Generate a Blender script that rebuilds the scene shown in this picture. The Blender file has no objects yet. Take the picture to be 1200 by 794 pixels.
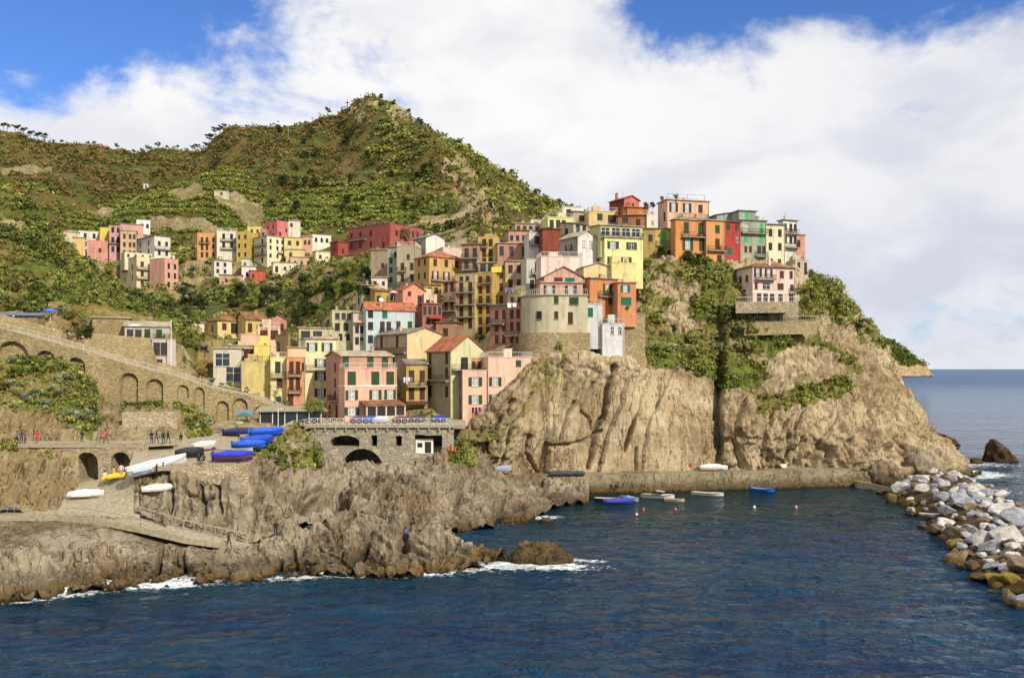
import bpy, math, random
import numpy as np
from mathutils import Vector, Matrix
R=math.radians
F=1000.0; CX=600.0; HY=432.0; CH=22.0
random.seed(7); rng=np.random.default_rng(7)
scene=bpy.context.scene; COL=scene.collection
def Z(py,D): return CH-(py-HY)/F*D
def W(px,py,D): return ((px-CX)/F*D, D, Z(py,D))
def G(px,py,z=0.0):
    D=(CH-z)*F/(py-HY); return ((px-CX)/F*D, D, z)
def hexc(h,k=1.0):
    h=h.lstrip('#'); h=h if len(h)==6 else ''.join(x*2 for x in h); c=[int(h[i:i+2],16)/255 for i in (0,2,4)]
    return tuple(((v/12.92) if v<=.04045 else ((v+.055)/1.055)**2.4)*k for v in c)
# ---------------------------------------------------------------- camera, light, sky
cd=bpy.data.cameras.new('camera'); cam=bpy.data.objects.new('camera',cd); COL.objects.link(cam)
cam.location=(0,0,CH); cam.rotation_euler=(R(90),0,0)
cd.sensor_width=36; cd.lens=30; cd.shift_y=35/1200; cd.clip_start=.5; cd.clip_end=60000
scene.camera=cam
SUN_AZ=R(140); SUN_EL=R(35)      # compass azimuth from +Y towards +X: sun stands behind the camera, to the right
sd=Vector((math.sin(SUN_AZ)*math.cos(SUN_EL),math.cos(SUN_AZ)*math.cos(SUN_EL),math.sin(SUN_EL)))
ld=bpy.data.lights.new('sun','SUN'); ld.energy=4.4; ld.angle=R(.6); ld.color=(1,.915,.775)
sun=bpy.data.objects.new('sun',ld); COL.objects.link(sun); sun.rotation_euler=(-sd).to_track_quat('-Z','Y').to_euler(); sun.location=sd*300
wd=bpy.data.worlds.new('World'); scene.world=wd; wd.use_nodes=True
class NT:
    def __init__(s,t): s.t=t; s.n=t.nodes; s.l=t.links
    def new(s,ty,**k):
        n=s.n.new(ty)
        for a,v in k.items(): setattr(n,a,v)
        return n
    def link(s,a,b): s.l.new(a,b)
    def inp(s,sock,v):
        if hasattr(v,'is_output') or isinstance(v,bpy.types.NodeSocket): s.l.new(v,sock)
        else: sock.default_value=v
    def m(s,op,a,b=None,c=None,clamp=False):
        n=s.new('ShaderNodeMath',operation=op,use_clamp=clamp); s.inp(n.inputs[0],a)
        if b is not None: s.inp(n.inputs[1],b)
        if c is not None: s.inp(n.inputs[2],c)
        return n.outputs[0]
    def vm(s,op,a,b=None):
        n=s.new('ShaderNodeVectorMath',operation=op); s.inp(n.inputs[0],a)
        if b is not None: s.inp(n.inputs[1],b)
        return n.outputs[0]
    def mix(s,f,a,b,bl='MIX'):
        n=s.new('ShaderNodeMix',data_type='RGBA',blend_type=bl,clamp_factor=True); s.inp(n.inputs[0],f)
        for i,v in ((6,a),(7,b)):
            if isinstance(v,tuple) and len(v)==3: v=(*v,1)
            s.inp(n.inputs[i],v)
        return n.outputs[2]
    def noise(s,vec,scale,det=4,rough=.55,dist=0):
        n=s.new('ShaderNodeTexNoise'); s.inp(n.inputs['Vector'],vec); n.inputs['Scale'].default_value=scale
        n.inputs['Detail'].default_value=det; n.inputs['Roughness'].default_value=rough; n.inputs['Distortion'].default_value=dist
        return n.outputs['Fac']
    def ss(s,v,a,b,o0=0.0,o1=1.0,kind='SMOOTHSTEP'):
        n=s.new('ShaderNodeMapRange',interpolation_type=kind); s.inp(n.inputs[0],v)
        for i,x in enumerate((a,b,o0,o1)): s.inp(n.inputs[i+1],x)
        return n.outputs[0]
w=NT(wd.node_tree); w.n.clear()
out=w.new('ShaderNodeOutputWorld'); bg=w.new('ShaderNodeBackground'); w.link(bg.outputs[0],out.inputs[0])
sky=w.new('ShaderNodeTexSky',sky_type='NISHITA'); sky.sun_disc=False; sky.sun_elevation=SUN_EL; sky.sun_rotation=SUN_AZ
sky.air_density=1.0; sky.dust_density=.3; sky.ozone_density=2.5
SKS=.10; bg.inputs[1].default_value=SKS
tc=w.new('ShaderNodeTexCoord'); vec=tc.outputs['Generated']
sx=w.new('ShaderNodeSeparateXYZ'); w.link(vec,sx.inputs[0])
az=w.m('MULTIPLY',w.m('ARCTAN2',sx.outputs[0],sx.outputs[1]),57.2958)
el=w.m('MULTIPLY',w.m('ARCSINE',sx.outputs[2]),57.2958)
def gauss(a0,e0,sa,se):
    a=w.m('POWER',w.m('DIVIDE',w.m('SUBTRACT',az,a0),sa),2.0); e=w.m('POWER',w.m('DIVIDE',w.m('SUBTRACT',el,e0),se),2.0)
    return w.m('EXPONENT',w.m('MULTIPLY',w.m('ADD',a,e),-1.0))
cb=w.new('ShaderNodeCombineXYZ'); w.link(w.m('MULTIPLY',az,.03),cb.inputs[0]); w.link(w.m('MULTIPLY',el,.055),cb.inputs[1]); cb.inputs[2].default_value=3.7
cv=cb.outputs[0]
n1=w.noise(cv,2.6,8,.62,.35); n2=w.noise(cv,9,6,.6,.2)
f=w.m('ADD',w.m('MULTIPLY',n1,.75),w.m('MULTIPLY',n2,.25))
hole=w.m('MULTIPLY',gauss(-31,23.5,13.5,6.8),1.25)
hole=w.m('ADD',hole,w.m('MULTIPLY',gauss(28,24.9,15.5,5.3),1.3))
hole=w.m('ADD',hole,w.m('MULTIPLY',gauss(31,3,6,3.0),.15))
hole=w.m('ADD',hole,w.m('MULTIPLY',gauss(9,22,5,4.5),.30))
msk=w.ss(w.m('SUBTRACT',w.m('ADD',f,.17),w.m('MULTIPLY',hole,.62)),.36,.56)
shade=w.noise(w.vm('ADD',cv,(5.0,2.0,1.0)),3.2,5,.55,.3)
right=w.ss(az,0,32)
low=w.ss(el,14,2)
gr=w.m('ADD',w.m('MULTIPLY',w.ss(shade,.40,.66),.5),w.m('MULTIPLY',w.m('ADD',w.m('MULTIPLY',right,.7),w.m('MULTIPLY',low,.3)),.5),clamp=True)
K=1/SKS
cc=w.mix(gr,(.90*K,.89*K,.885*K),(.58*K,.61*K,.70*K))
blue=w.mix(1.0,sky.outputs[0],(.62,.90,1.42),'MULTIPLY')
cfin=w.mix(msk,blue,cc)
w.link(cfin,bg.inputs[0])
scene.view_settings.view_transform='Standard'; scene.view_settings.look='None'; scene.view_settings.gamma=1; scene.view_settings.exposure=.14
scene.render.engine='CYCLES'; scene.cycles.max_bounces=5; scene.cycles.diffuse_bounces=2; scene.cycles.glossy_bounces=3
scene.cycles.use_denoising=True
# ---------------------------------------------------------------- numpy noise
_g=rng.normal(size=(1024,3)); _g/=np.linalg.norm(_g,axis=1)[:,None]
def perlin(P,seed=0):
    Pi=np.floor(P).astype(np.int64); f=P-Pi; u=f*f*f*(f*(f*6-15)+10); r=np.zeros(P.shape[:-1])
    for a in (0,1):
        for b in (0,1):
            for c in (0,1):
                h=((Pi[...,0]+a)*73856093)^((Pi[...,1]+b)*19349663)^((Pi[...,2]+c)*83492791)^(seed*2654435)
                h=(h^(h>>13))*1274126177; g=_g[(h^(h>>16))&1023]
                d=g[...,0]*(f[...,0]-a)+g[...,1]*(f[...,1]-b)+g[...,2]*(f[...,2]-c)
                r+=(u[...,0] if a else 1-u[...,0])*(u[...,1] if b else 1-u[...,1])*(u[...,2] if c else 1-u[...,2])*d
    return r
def fbm(P,sc,octv=4,seed=0,gain=.5,ridged=False):
    r=0; a=1; s=1.0/sc
    for i in range(octv):
        n=perlin(P*s,seed+i*17)
        if ridged: n=.5-2*np.abs(n)*1.1
        r=r+a*n; a*=gain; s*=2.03
    return r
# ---------------------------------------------------------------- object helpers
def tag(o,label=None,cat=None,group=None,kind=None):
    if label: o['label']=label
    if cat: o['category']=cat
    if group: o['group']=group
    if kind: o['kind']=kind
    return o
def empty(name,loc=(0,0,0),rz=0,label=None,cat=None,group=None):
    o=bpy.data.objects.new(name,None); COL.objects.link(o); o.location=loc; o.rotation_euler=(0,0,rz); o.empty_display_size=.3
    return tag(o,label,cat,group)
def link(name,me,parent=None,loc=None,rz=0):
    o=bpy.data.objects.new(name,me); COL.objects.link(o)
    if parent is not None: o.parent=parent
    if loc is not None: o.location=loc
    if rz: o.rotation_euler=(0,0,rz)
    return o
def copy_tree(o,parent=None):
    c=o.copy(); COL.objects.link(c); c.parent=parent
    for ch in list(o.children): copy_tree(ch,c)
    return c
def npmesh(name,V,Fq,mat,smooth=True,attrs=None,n=4):
    me=bpy.data.meshes.new(name); V=np.asarray(V,np.float32).reshape(-1,3); Fq=np.asarray(Fq,np.int32).reshape(-1,n)
    me.vertices.add(len(V)); me.vertices.foreach_set('co',V.ravel())
    me.loops.add(Fq.size); me.loops.foreach_set('vertex_index',Fq.ravel())
    me.polygons.add(len(Fq)); me.polygons.foreach_set('loop_start',np.arange(0,Fq.size,n,dtype=np.int32))
    try: me.polygons.foreach_set('loop_total',np.full(len(Fq),n,dtype=np.int32))
    except Exception: pass
    me.polygons.foreach_set('use_smooth',np.full(len(Fq),smooth,dtype=bool))
    me.update(calc_edges=True)
    for k,(ty,A) in (attrs or {}).items():
        at=me.attributes.new(k,ty,'POINT')
        at.data.foreach_set('value' if ty=='FLOAT' else 'color',np.asarray(A,np.float32).ravel())
    for mm in (mat if isinstance(mat,list) else [mat]): me.materials.append(mm)
    return me
class MB:
    def __init__(s): s.v=[]; s.f=[]; s.mi=[]; s.M=None
    def add(s,vs,fs,mi=0):
        b=len(s.v)
        for p in vs:
            p=Vector(p)
            s.v.append(s.M@p if s.M else p)
        for f in fs: s.f.append(tuple(b+i for i in f)); s.mi.append(mi)
    def box(s,a,b,mi=0):
        x0,y0,z0=a; x1,y1,z1=b
        s.add([(x0,y0,z0),(x1,y0,z0),(x1,y1,z0),(x0,y1,z0),(x0,y0,z1),(x1,y0,z1),(x1,y1,z1),(x0,y1,z1)],
              [(0,3,2,1),(4,5,6,7),(0,1,5,4),(1,2,6,5),(2,3,7,6),(3,0,4,7)],mi)
    def bar(s,p,q,t=.04,mi=0,n=4,t2=None):
        p=Vector(p); q=Vector(q); d=q-p
        if d.length<1e-6: return
        d.normalize(); a=d.cross(Vector((0,0,1)) if abs(d.z)<.95 else Vector((1,0,0))).normalized(); b=d.cross(a)
        vs=[]; t2=t if t2 is None else t2
        for c,r in ((p,t),(q,t2)):
            for i in range(n):
                an=2*math.pi*(i+.5)/n; vs.append(c+a*math.cos(an)*r+b*math.sin(an)*r)
        s.add(vs,[(i,(i+1)%n,n+(i+1)%n,n+i) for i in range(n)]+[tuple(range(n-1,-1,-1)),tuple(range(n,2*n))],mi)
    def slab(s,pts,th,mi=0):          # polygon (any plane) extruded down by th
        n=len(pts); lo=[(x,y,z-th) for x,y,z in pts]
        s.add(list(pts)+lo,[tuple(range(n)),tuple(range(2*n-1,n-1,-1))]+[(i,i+n,(i+1)%n+n,(i+1)%n) for i in range(n)],mi)
    def lathe(s,prof,n=10,c=(0,0,0),mi=0):
        vs=[]
        for r,z in prof:
            for i in range(n):
                an=2*math.pi*i/n; vs.append((c[0]+r*math.cos(an),c[1]+r*math.sin(an),c[2]+z))
        m=len(prof); s.add(vs,[(j*n+i,j*n+(i+1)%n,(j+1)*n+(i+1)%n,(j+1)*n+i) for j in range(m-1) for i in range(n)]+[tuple(range((m-1)*n,m*n))],mi)
    def mesh(s,name,mat,smooth=False):
        me=bpy.data.meshes.new(name); me.from_pydata([tuple(p) for p in s.v],[],s.f)
        for mm in (mat if isinstance(mat,(list,tuple)) else [mat]): me.materials.append(mm)
        if any(s.mi): me.polygons.foreach_set('material_index',s.mi)
        if smooth: me.polygons.foreach_set('use_smooth',[True]*len(s.f))
        me.update(); return me
    def build(s,name,mat,parent=None,smooth=False,loc=None,rz=0): return link(name,s.mesh(name,mat,smooth),parent,loc,rz)
# ---------------------------------------------------------------- materials
def mat_new(name):
    m=bpy.data.materials.new(name); m.use_nodes=True; t=NT(m.node_tree); b=t.n['Principled BSDF']; b.inputs['Specular IOR Level'].default_value=.25
    return m,t,b
def obj_co(t,world=False):
    if world: return t.new('ShaderNodeNewGeometry').outputs['Position']
    return t.new('ShaderNodeTexCoord').outputs['Object']
def bump(t,b,h,strength,dist):
    n=t.new('ShaderNodeBump'); n.inputs['Strength'].default_value=strength; n.inputs['Distance'].default_value=dist
    t.link(h,n.inputs['Height']); t.link(n.outputs[0],b.inputs['Normal']); return n
_cache={}
def simple(name,c,rough=.6,metal=0,spec=.3,var=.0):
    k=('s',name,c)
    if k in _cache: return _cache[k]
    m,t,b=mat_new(name); c=hexc(c) if isinstance(c,str) else c
    b.inputs['Roughness'].default_value=rough; b.inputs['Metallic'].default_value=metal; b.inputs['Specular IOR Level'].default_value=spec
    if var:
        n=t.noise(obj_co(t,True),2.5,4); t.link(t.mix(t.ss(n,.35,.7),c,tuple(v*(1-var) for v in c)),b.inputs['Base Color'])
    else: b.inputs['Base Color'].default_value=(*c,1)
    _cache[k]=m; return m
def plaster(c):
    k=('p',c)
    if k in _cache: return _cache[k]
    m,t,b=mat_new('plaster'); cl=hexc(c,.80); lu=.3*cl[0]+.6*cl[1]+.1*cl[2]; cl=tuple(v*.82+lu*.18 for v in cl); P=obj_co(t,True)
    n=t.noise(P,.35,6,.65); s=t.vm('MULTIPLY',P,(1.2,1.2,.16)); n2=t.noise(s,1.0,5,.6); n3=t.noise(P,5,3,.6)
    dark=tuple(v*.62 for v in cl); grey=tuple(v*.6+.09 for v in cl)
    a=t.mix(t.ss(n,.38,.68,0,.55),cl,tuple(v*.8 for v in cl)); a=t.mix(t.ss(n2,.47,.70,0,.85),a,dark); a=t.mix(t.ss(n3,.5,.72,0,.4),a,grey); n5=t.noise(P,.9,3,.5); a=t.mix(t.ss(n5,.58,.63,0,.28),a,tuple(min(1,v*1.25+.05) for v in cl))
    t.link(a,b.inputs['Base Color']); b.inputs['Roughness'].default_value=.9; b.inputs['Specular IOR Level'].default_value=.1
    bump(t,b,n3,.25,.03); _cache[k]=m; return m
def roofmat(kind):
    k=('r',kind)
    if k in _cache: return _cache[k]
    m,t,b=mat_new('roof_tiles'); c1,c2={'grey':('#8f8576','#6d6256'),'terra':('#a06446','#7b4a34'),'brown':('#8a6244','#64462f'),'orange':('#ab6a48','#85503a'),'pale':('#b3a58d','#8e8069'),'slate':('#77726c','#57534f')}[kind]
    P=obj_co(t,True); v=t.new('ShaderNodeTexVoronoi'); v.inputs['Scale'].default_value=2.6; t.link(P,v.inputs['Vector'])
    n=t.noise(P,.7,5,.6); a=t.mix(t.ss(n,.35,.65),hexc(c1),hexc(c2)); a=t.mix(.35,a,v.outputs['Color'],'SOFT_LIGHT')
    n2=t.noise(P,9,3); a=t.mix(t.ss(n2,.55,.7,0,.35),a,hexc('#5b5646'))
    t.link(a,b.inputs['Base Color']); b.inputs['Roughness'].default_value=.85
    bump(t,b,v.outputs['Distance'],.6,.08); _cache[k]=m; return m
def stone(c='#a08f70',sc=2.2,moss=.25):
    k=('st',c,sc)
    if k in _cache: return _cache[k]
    m,t,b=mat_new('stone_masonry'); P=obj_co(t,True); Ps=t.vm('MULTIPLY',P,(1,1,1.7)); cl=hexc(c)
    v=t.new('ShaderNodeTexVoronoi'); v.inputs['Scale'].default_value=sc; t.link(Ps,v.inputs['Vector'])
    e=t.new('ShaderNodeTexVoronoi',feature='DISTANCE_TO_EDGE'); e.inputs['Scale'].default_value=sc; t.link(Ps,e.inputs['Vector'])
    n=t.noise(P,.3,6,.65); sp=t.new('ShaderNodeSeparateColor'); t.link(v.outputs['Color'],sp.inputs[0])
    a=t.mix(t.ss(sp.outputs[0],0,1,0,1,'LINEAR'),tuple(x*.68 for x in cl),tuple(min(1,x*1.25) for x in cl))
    a=t.mix(t.ss(n,.4,.7,0,.6),a,tuple(x*.6 for x in cl)); a=t.mix(t.ss(e.outputs[0],0,.07,.55,0),a,tuple(x*.35 for x in cl))
    n2=t.noise(P,.55,5,.7); a=t.mix(t.ss(n2,.56,.70,0,moss),a,hexc('#55601f'))
    t.link(a,b.inputs['Base Color']); b.inputs['Roughness'].default_value=.95; b.inputs['Specular IOR Level'].default_value=.1
    bump(t,b,t.m('ADD',t.ss(e.outputs[0],0,.12),t.m('MULTIPLY',t.noise(P,6,3),.4)),.7,.12); _cache[k]=m; return m
def rockmat(name,cA,cB,cC,dip=(.5,.0,.87),vegc='#4d5a1e',soil='#6b5a30',wet=True,crack=.7,vs=1.0):
    """layered rock: two tones and rusty stains, beds along a dip, thin cracks, soil and grass where the 'veg' attribute says so, an algae band at the water"""
    m,t,b=mat_new(name); P=obj_co(t,True); A,B,C_=hexc(cA),hexc(cB),hexc(cC)
    rot=t.new('ShaderNodeVectorRotate',rotation_type='EULER_XYZ'); rot.inputs['Rotation'].default_value=dip; t.link(P,rot.inputs['Vector'])
    S=t.vm('MULTIPLY',rot.outputs[0],(1,1,.22)); n1=t.noise(P,.085,6,.62,.4); n2=t.noise(S,.8,7,.68,.4); n3=t.noise(P,1.7,6,.7); n4=t.noise(P,.16,5,.6,.5)
    a=t.mix(t.ss(n1,.38,.62),A,B); a=t.mix(t.ss(n4,.54,.70,0,.6),a,C_); a=t.mix(t.ss(n2,.50,.66,0,.6),a,tuple(x*.42 for x in B)); a=t.mix(t.ss(n3,.52,.70,0,.5),a,tuple(min(1,x*1.5) for x in A))
    e=t.new('ShaderNodeTexVoronoi',feature='DISTANCE_TO_EDGE'); e.inputs['Scale'].default_value=.32
    wv=t.vm('ADD',S,t.vm('MULTIPLY',t.new('ShaderNodeTexNoise').outputs['Color'],(0,0,0)))
    nn=t.new('ShaderNodeTexNoise'); nn.inputs['Scale'].default_value=.7; nn.inputs['Detail'].default_value=5; t.link(P,nn.inputs['Vector'])
    t.link(t.vm('ADD',S,t.vm('MULTIPLY',nn.outputs['Color'],(1.6,1.6,1.6))),e.inputs['Vector'])
    cr=t.ss(e.outputs[0],0,.022,1,0); cm=t.m('MULTIPLY',cr,t.ss(n4,.47,.58)); a=t.mix(t.m('MULTIPLY',cm,crack),a,tuple(x*.2 for x in B))
    n6=t.noise(t.vm('MULTIPLY',rot.outputs[0],(1,1,.10)),.42,4,.55,.25); ln=t.m('MULTIPLY',t.ss(t.m('ABSOLUTE',t.m('SUBTRACT',n6,.5)),.0,.010,1,0),t.ss(n3,.38,.5)); a=t.mix(t.m('MULTIPLY',ln,.8),a,tuple(x*.22 for x in B))
    n7=t.noise(t.vm('MULTIPLY',rot.outputs[0],(.6,.6,.07)),.9,4,.6,.1); a=t.mix(t.ss(n7,.52,.66,0,.35),a,tuple(min(1,x*1.35) for x in A))
    at=t.new('ShaderNodeAttribute',attribute_name='veg'); g=t.m('ADD',at.outputs['Fac'],t.m('MULTIPLY',t.m('SUBTRACT',n3,.5),.9)); gn=t.ss(g,.35,.6)
    v1=t.noise(P,.5*vs,6,.65); v2=t.noise(P,.12*vs,4,.6)
    gc=t.mix(t.ss(v1,.4,.62),hexc(vegc),tuple(x*.5 for x in hexc(vegc))); gc=t.mix(t.ss(v2,.45,.6,0,.8),gc,hexc(soil))
    a=t.mix(gn,a,gc)
    if wet:
        sx=t.new('ShaderNodeSeparateXYZ'); t.link(P,sx.inputs[0]); zz=t.m('ADD',sx.outputs[2],t.m('MULTIPLY',t.m('SUBTRACT',n3,.5),1.6))
        a=t.mix(t.ss(zz,.6,2.4,.6,0),a,hexc('#3a3226')); a=t.mix(t.ss(t.m('ADD',zz,t.m('MULTIPLY',t.m('SUBTRACT',n1,.5),2.5)),.4,.9,.7,0),a,hexc('#6a5226')); a=t.mix(t.ss(zz,.0,.5,.85,0),a,hexc('#221c12'))
    t.link(a,b.inputs['Base Color']); b.inputs['Roughness'].default_value=.9; b.inputs['Specular IOR Level'].default_value=.15
    h=t.m('ADD',t.m('MULTIPLY',n2,1.0),t.m('MULTIPLY',n3,.5)); h=t.m('ADD',h,t.m('MULTIPLY',t.noise(P,6,4,.7),.15)); h=t.m('SUBTRACT',h,t.m('MULTIPLY',t.m('ADD',cm,ln),.6)); h=t.m('ADD',h,t.m('MULTIPLY',n7,1.2))
    bump(t,b,h,.9,.55); return m
def leafmat(name='leaf'):
    k=('leaf',name)
    if k in _cache: return _cache[k]
    m,t,b=mat_new(name); at=t.new('ShaderNodeAttribute',attribute_name='tint'); t.link(at.outputs['Color'],b.inputs['Base Color'])
    b.inputs['Roughness'].default_value=.75; b.inputs['Specular IOR Level'].default_value=.15; _cache[k]=m; return m
LEAF=leafmat()
WHITE=simple('white_paint','#e6e2da',.6,var=.15); GLASS=simple('window_glass',(.025,.03,.035),.12,spec=.6); CURT=simple('curtained_glass',(.42,.45,.47),.35,var=.4); METAL=simple('grey_metal','#8f8f8c',.5,.6)
DARKM=simple('dark_metal','#34342f',.6,.3); CONC=simple('concrete','#a39a86',.9,var=.3); WOOD=simple('brown_wood','#5a3822',.75,var=.3); PALEW=simple('pale_rail','#cfc9bb',.7,var=.2)
SH={'g':simple('green_shutter','#2f4a2a',.7,var=.3),'b':simple('brown_shutter','#54301c',.7,var=.3),'k':simple('dark_shutter','#2b2a28',.7,var=.2),'t':simple('teal_shutter','#156a52',.7,var=.25),'a':simple('pale_green_shutter','#3fae6c',.7,var=.2),'u':simple('blue_grey_shutter','#3d5560',.7,var=.2),'o':simple('orange_door','#b8642a',.7,var=.2)}
# ---------------------------------------------------------------- foliage
PAL={'dark':['#353d1c','#434c24','#2b3318','#4c5228'],'mid':['#646a32','#565f2c','#757a3c','#4b5526'],'lime':['#8b9044','#7b843a','#9a9c4e','#69742f'],'dry':['#8d7a46','#746238','#9c8a55','#665730'],'brown':['#7a6036','#66502c','#86693c','#5a4c2a'],'grey':['#737a58','#838868','#62694a','#90947a'],'yellow':['#9c9548','#88843c','#7d7a38','#a59e54']}
PALV={k:np.array([hexc(c,.98) for c in v]) for k,v in PAL.items()}
def leaf_arrays(C,rad,flat,n,size,pal,up=.3,shell=.55):
    """C (k,3) clump centres, rad (k,), n leaves per clump -> verts, faces, tint (triangles pairs as quads)"""
    k=len(C); d=rng.normal(size=(k,n,3)); d/=np.linalg.norm(d,axis=2)[...,None]
    r=(shell+(1-shell)*rng.random((k,n,1)))*rad[:,None,None]
    lump=1+.35*np.sin(d[...,:1]*3.1+rng.random((k,1,1))*6)*np.cos(d[...,1:2]*2.7+rng.random((k,1,1))*6)
    pos=C[:,None,:]+d*r*lump*np.array([1,1,flat])
    a=rng.normal(size=(k,n,3))+d*np.array([.0,.0,.0]); nrm=d*.9+rng.normal(size=(k,n,3))*.55+np.array([0,0,up]); nrm/=np.linalg.norm(nrm,axis=2)[...,None]
    a=np.cross(nrm,a); a/=np.linalg.norm(a,axis=2)[...,None]; b=np.cross(nrm,a)
    s=size*(.6+.8*rng.random((k,n,1))); s=s*(np.asarray(rad)[:,None,None]/np.mean(rad))**.5
    V=np.stack([pos-a*s-b*s*.35,pos+b*s*.6-a*s*.1,pos+a*s+b*s*.3,pos-b*s*.6+a*s*.15],axis=2)
    Fq=np.arange(k*n*4).reshape(-1,4)
    ci=rng.integers(0,len(pal),size=(k,1)); cj=rng.integers(0,len(pal),size=(k,n)); base=pal[ci]*.75+pal[cj]*.25
    base=base*(.84+.32*rng.random((k,1,1)))
    base=base*(.90+.2*rng.random((k,n,1)))
    T=np.repeat(np.concatenate([base,np.ones((k,n,1))],2)[:,:,None,:],4,axis=2)
    return V.reshape(-1,3),Fq,T.reshape(-1,4)
def leaf_object(name,parts,parent=None,**k):
    V=[];Fs=[];T=[];o=0
    for v,f,t in parts: V.append(v);Fs.append(f+o);T.append(t);o+=len(v)
    me=npmesh(name,np.concatenate(V),np.concatenate(Fs),LEAF,False,{'tint':('FLOAT_COLOR',np.concatenate(T))})
    return link(name,me,parent,**k)
def tree_proto(name,kind):
    """kind: pine (flat layered top on bare trunk), round, cypress, bush, palm -> unlinked-from-scene root moved by first use"""
    root=empty(name)
    rn=random.Random(sum(map(ord,kind)))
    mb=MB(); pal={'pine':'dark','round':'mid','cypress':'dark','bush':'lime','bare':'dry','yucca':'grey','olive':'grey','autumn':'dry','brightbush':'lime','darkbush':'dark'}[kind]
    H={'pine':9,'round':6,'cypress':8,'bush':2.6,'bare':5,'yucca':3,'olive':5,'autumn':6,'brightbush':5,'darkbush':4}[kind]
    blobs=[]
    if kind=='yucca':
        heads=[(0,0,2.2),(.7,.2,2.8),(-.6,.3,2.5),(.2,-.5,1.7)]
        for h in heads:
            mb.bar((0,0,-.8),(h[0]*.4,h[1]*.4,h[2]*.5),.14,n=6,t2=.11); mb.bar((h[0]*.4,h[1]*.4,h[2]*.5),h,.11,n=6,t2=.08)
        mb.build('trunk',simple('bark','#4b3b29',.9,var=.3),root)
        V=[];T=[]
        for h in heads:
            for i in range(46):
                an=rn.random()*6.28; e=rn.uniform(-.5,1.3); L=rn.uniform(.8,1.2); d=Vector((math.cos(an)*math.cos(e),math.sin(an)*math.cos(e),math.sin(e))); s=d.cross(Vector((0,0,1))).normalized()*.06
                p=Vector(h); q=p+d*L*.6; r=p+d*L+Vector((0,0,-.25)); V+= [p-s,p+s,q+s,q-s, q-s,q+s,r+s*.1,r-s*.1]; c=PALV['mid'][rn.randrange(4)]*rn.uniform(.7,1.3); T+=[(*c,1)]*8
        leaf_object('crown',[(np.array([tuple(v) for v in V]),np.arange(len(V)).reshape(-1,4),np.array(T))],root); return root
    top=Vector((rn.uniform(-.3,.3),rn.uniform(-.3,.3),H*.72)); t0=H*.028+.04
    mb.bar((0,0,-1.5),(top.x*.4,top.y*.4,H*.36),t0,n=6,t2=t0*.75); mb.bar((top.x*.4,top.y*.4,H*.36),top,t0*.75,n=6,t2=t0*.35)
    nb={'pine':9,'round':9,'cypress':4,'bush':7,'bare':16,'olive':8,'autumn':9,'brightbush':10,'darkbush':8}[kind]
    for i in range(nb):
        an=i*2.4+rn.random(); hh=rn.uniform(.45,.95)*H if kind!='pine' else rn.uniform(.62,.95)*H; ra={'pine':.34,'round':.34,'cypress':.1,'bush':.38,'bare':.35,'olive':.36,'autumn':.34,'brightbush':.42,'darkbush':.4}[kind]*H*rn.uniform(.5,1)
        if kind=='cypress': hh=(i+.5)/nb*H*.8+.3; ra=.06*H
        if kind in('bush','brightbush','darkbush'): hh=rn.uniform(.15,.8)*H
        e=Vector((math.cos(an)*ra,math.sin(an)*ra,hh)); st=Vector((top.x*.4,top.y*.4,min(hh*.7,H*.6))); mb.bar(st,e,t0*.35,n=4,t2=.02)
        if kind=='bare':
            for q in range(3): mb.bar(e,e+Vector((rn.uniform(-.5,.5),rn.uniform(-.5,.5),rn.uniform(.2,.9))),.025,n=3,t2=.01)
        blobs.append((e.x,e.y,e.z))
    if kind not in('bare',): blobs.append((top.x,top.y,H*.85))
    mb.build('trunk',simple('bark','#4b3b29',.9,var=.3),root)
    C=np.array(blobs); k=len(C); br={'pine':.15,'round':.19,'cypress':.13,'bush':.24,'bare':.1,'olive':.17,'autumn':.18,'brightbush':.22,'darkbush':.24}[kind]*H
    rad=br*(.7+.6*rng.random(k)); fl={'pine':.55,'cypress':1.5}.get(kind,.85)
    nl={'bare':10,'cypress':150}.get(kind,150); sz={'pine':.26,'bush':.13,'bare':.12}.get(kind,.19)
    leaf_object('crown',[leaf_arrays(C,rad,fl,nl,sz,PALV[pal],.3,.35)],root); return root
_protos={}
def tree(kind,loc,s=1.0,rz=None,label='',cat='tree',group=None,name=None):
    nm=name or {'pine':'pine_tree','round':'broadleaf_tree','cypress':'cypress_tree','bush':'shrub','bare':'bare_tree','yucca':'yucca_plant','olive':'olive_tree','autumn':'broadleaf_tree','brightbush':'bushy_tree','darkbush':'bushy_tree'}[kind]
    if kind not in _protos: _protos[kind]=(tree_proto(nm,kind),[0])
    p,c=_protos[kind]; o=p if c[0]==0 else copy_tree(p); c[0]+=1
    o.name=nm
    o.location=loc; o.rotation_euler=(0,0,random.random()*6.28 if rz is None else rz); o.scale=(s,s,s*random.uniform(.9,1.1))
    for k in ('group','label'):
        if k in o: del o[k]
    tag(o,label,cat,group); return o
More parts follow.
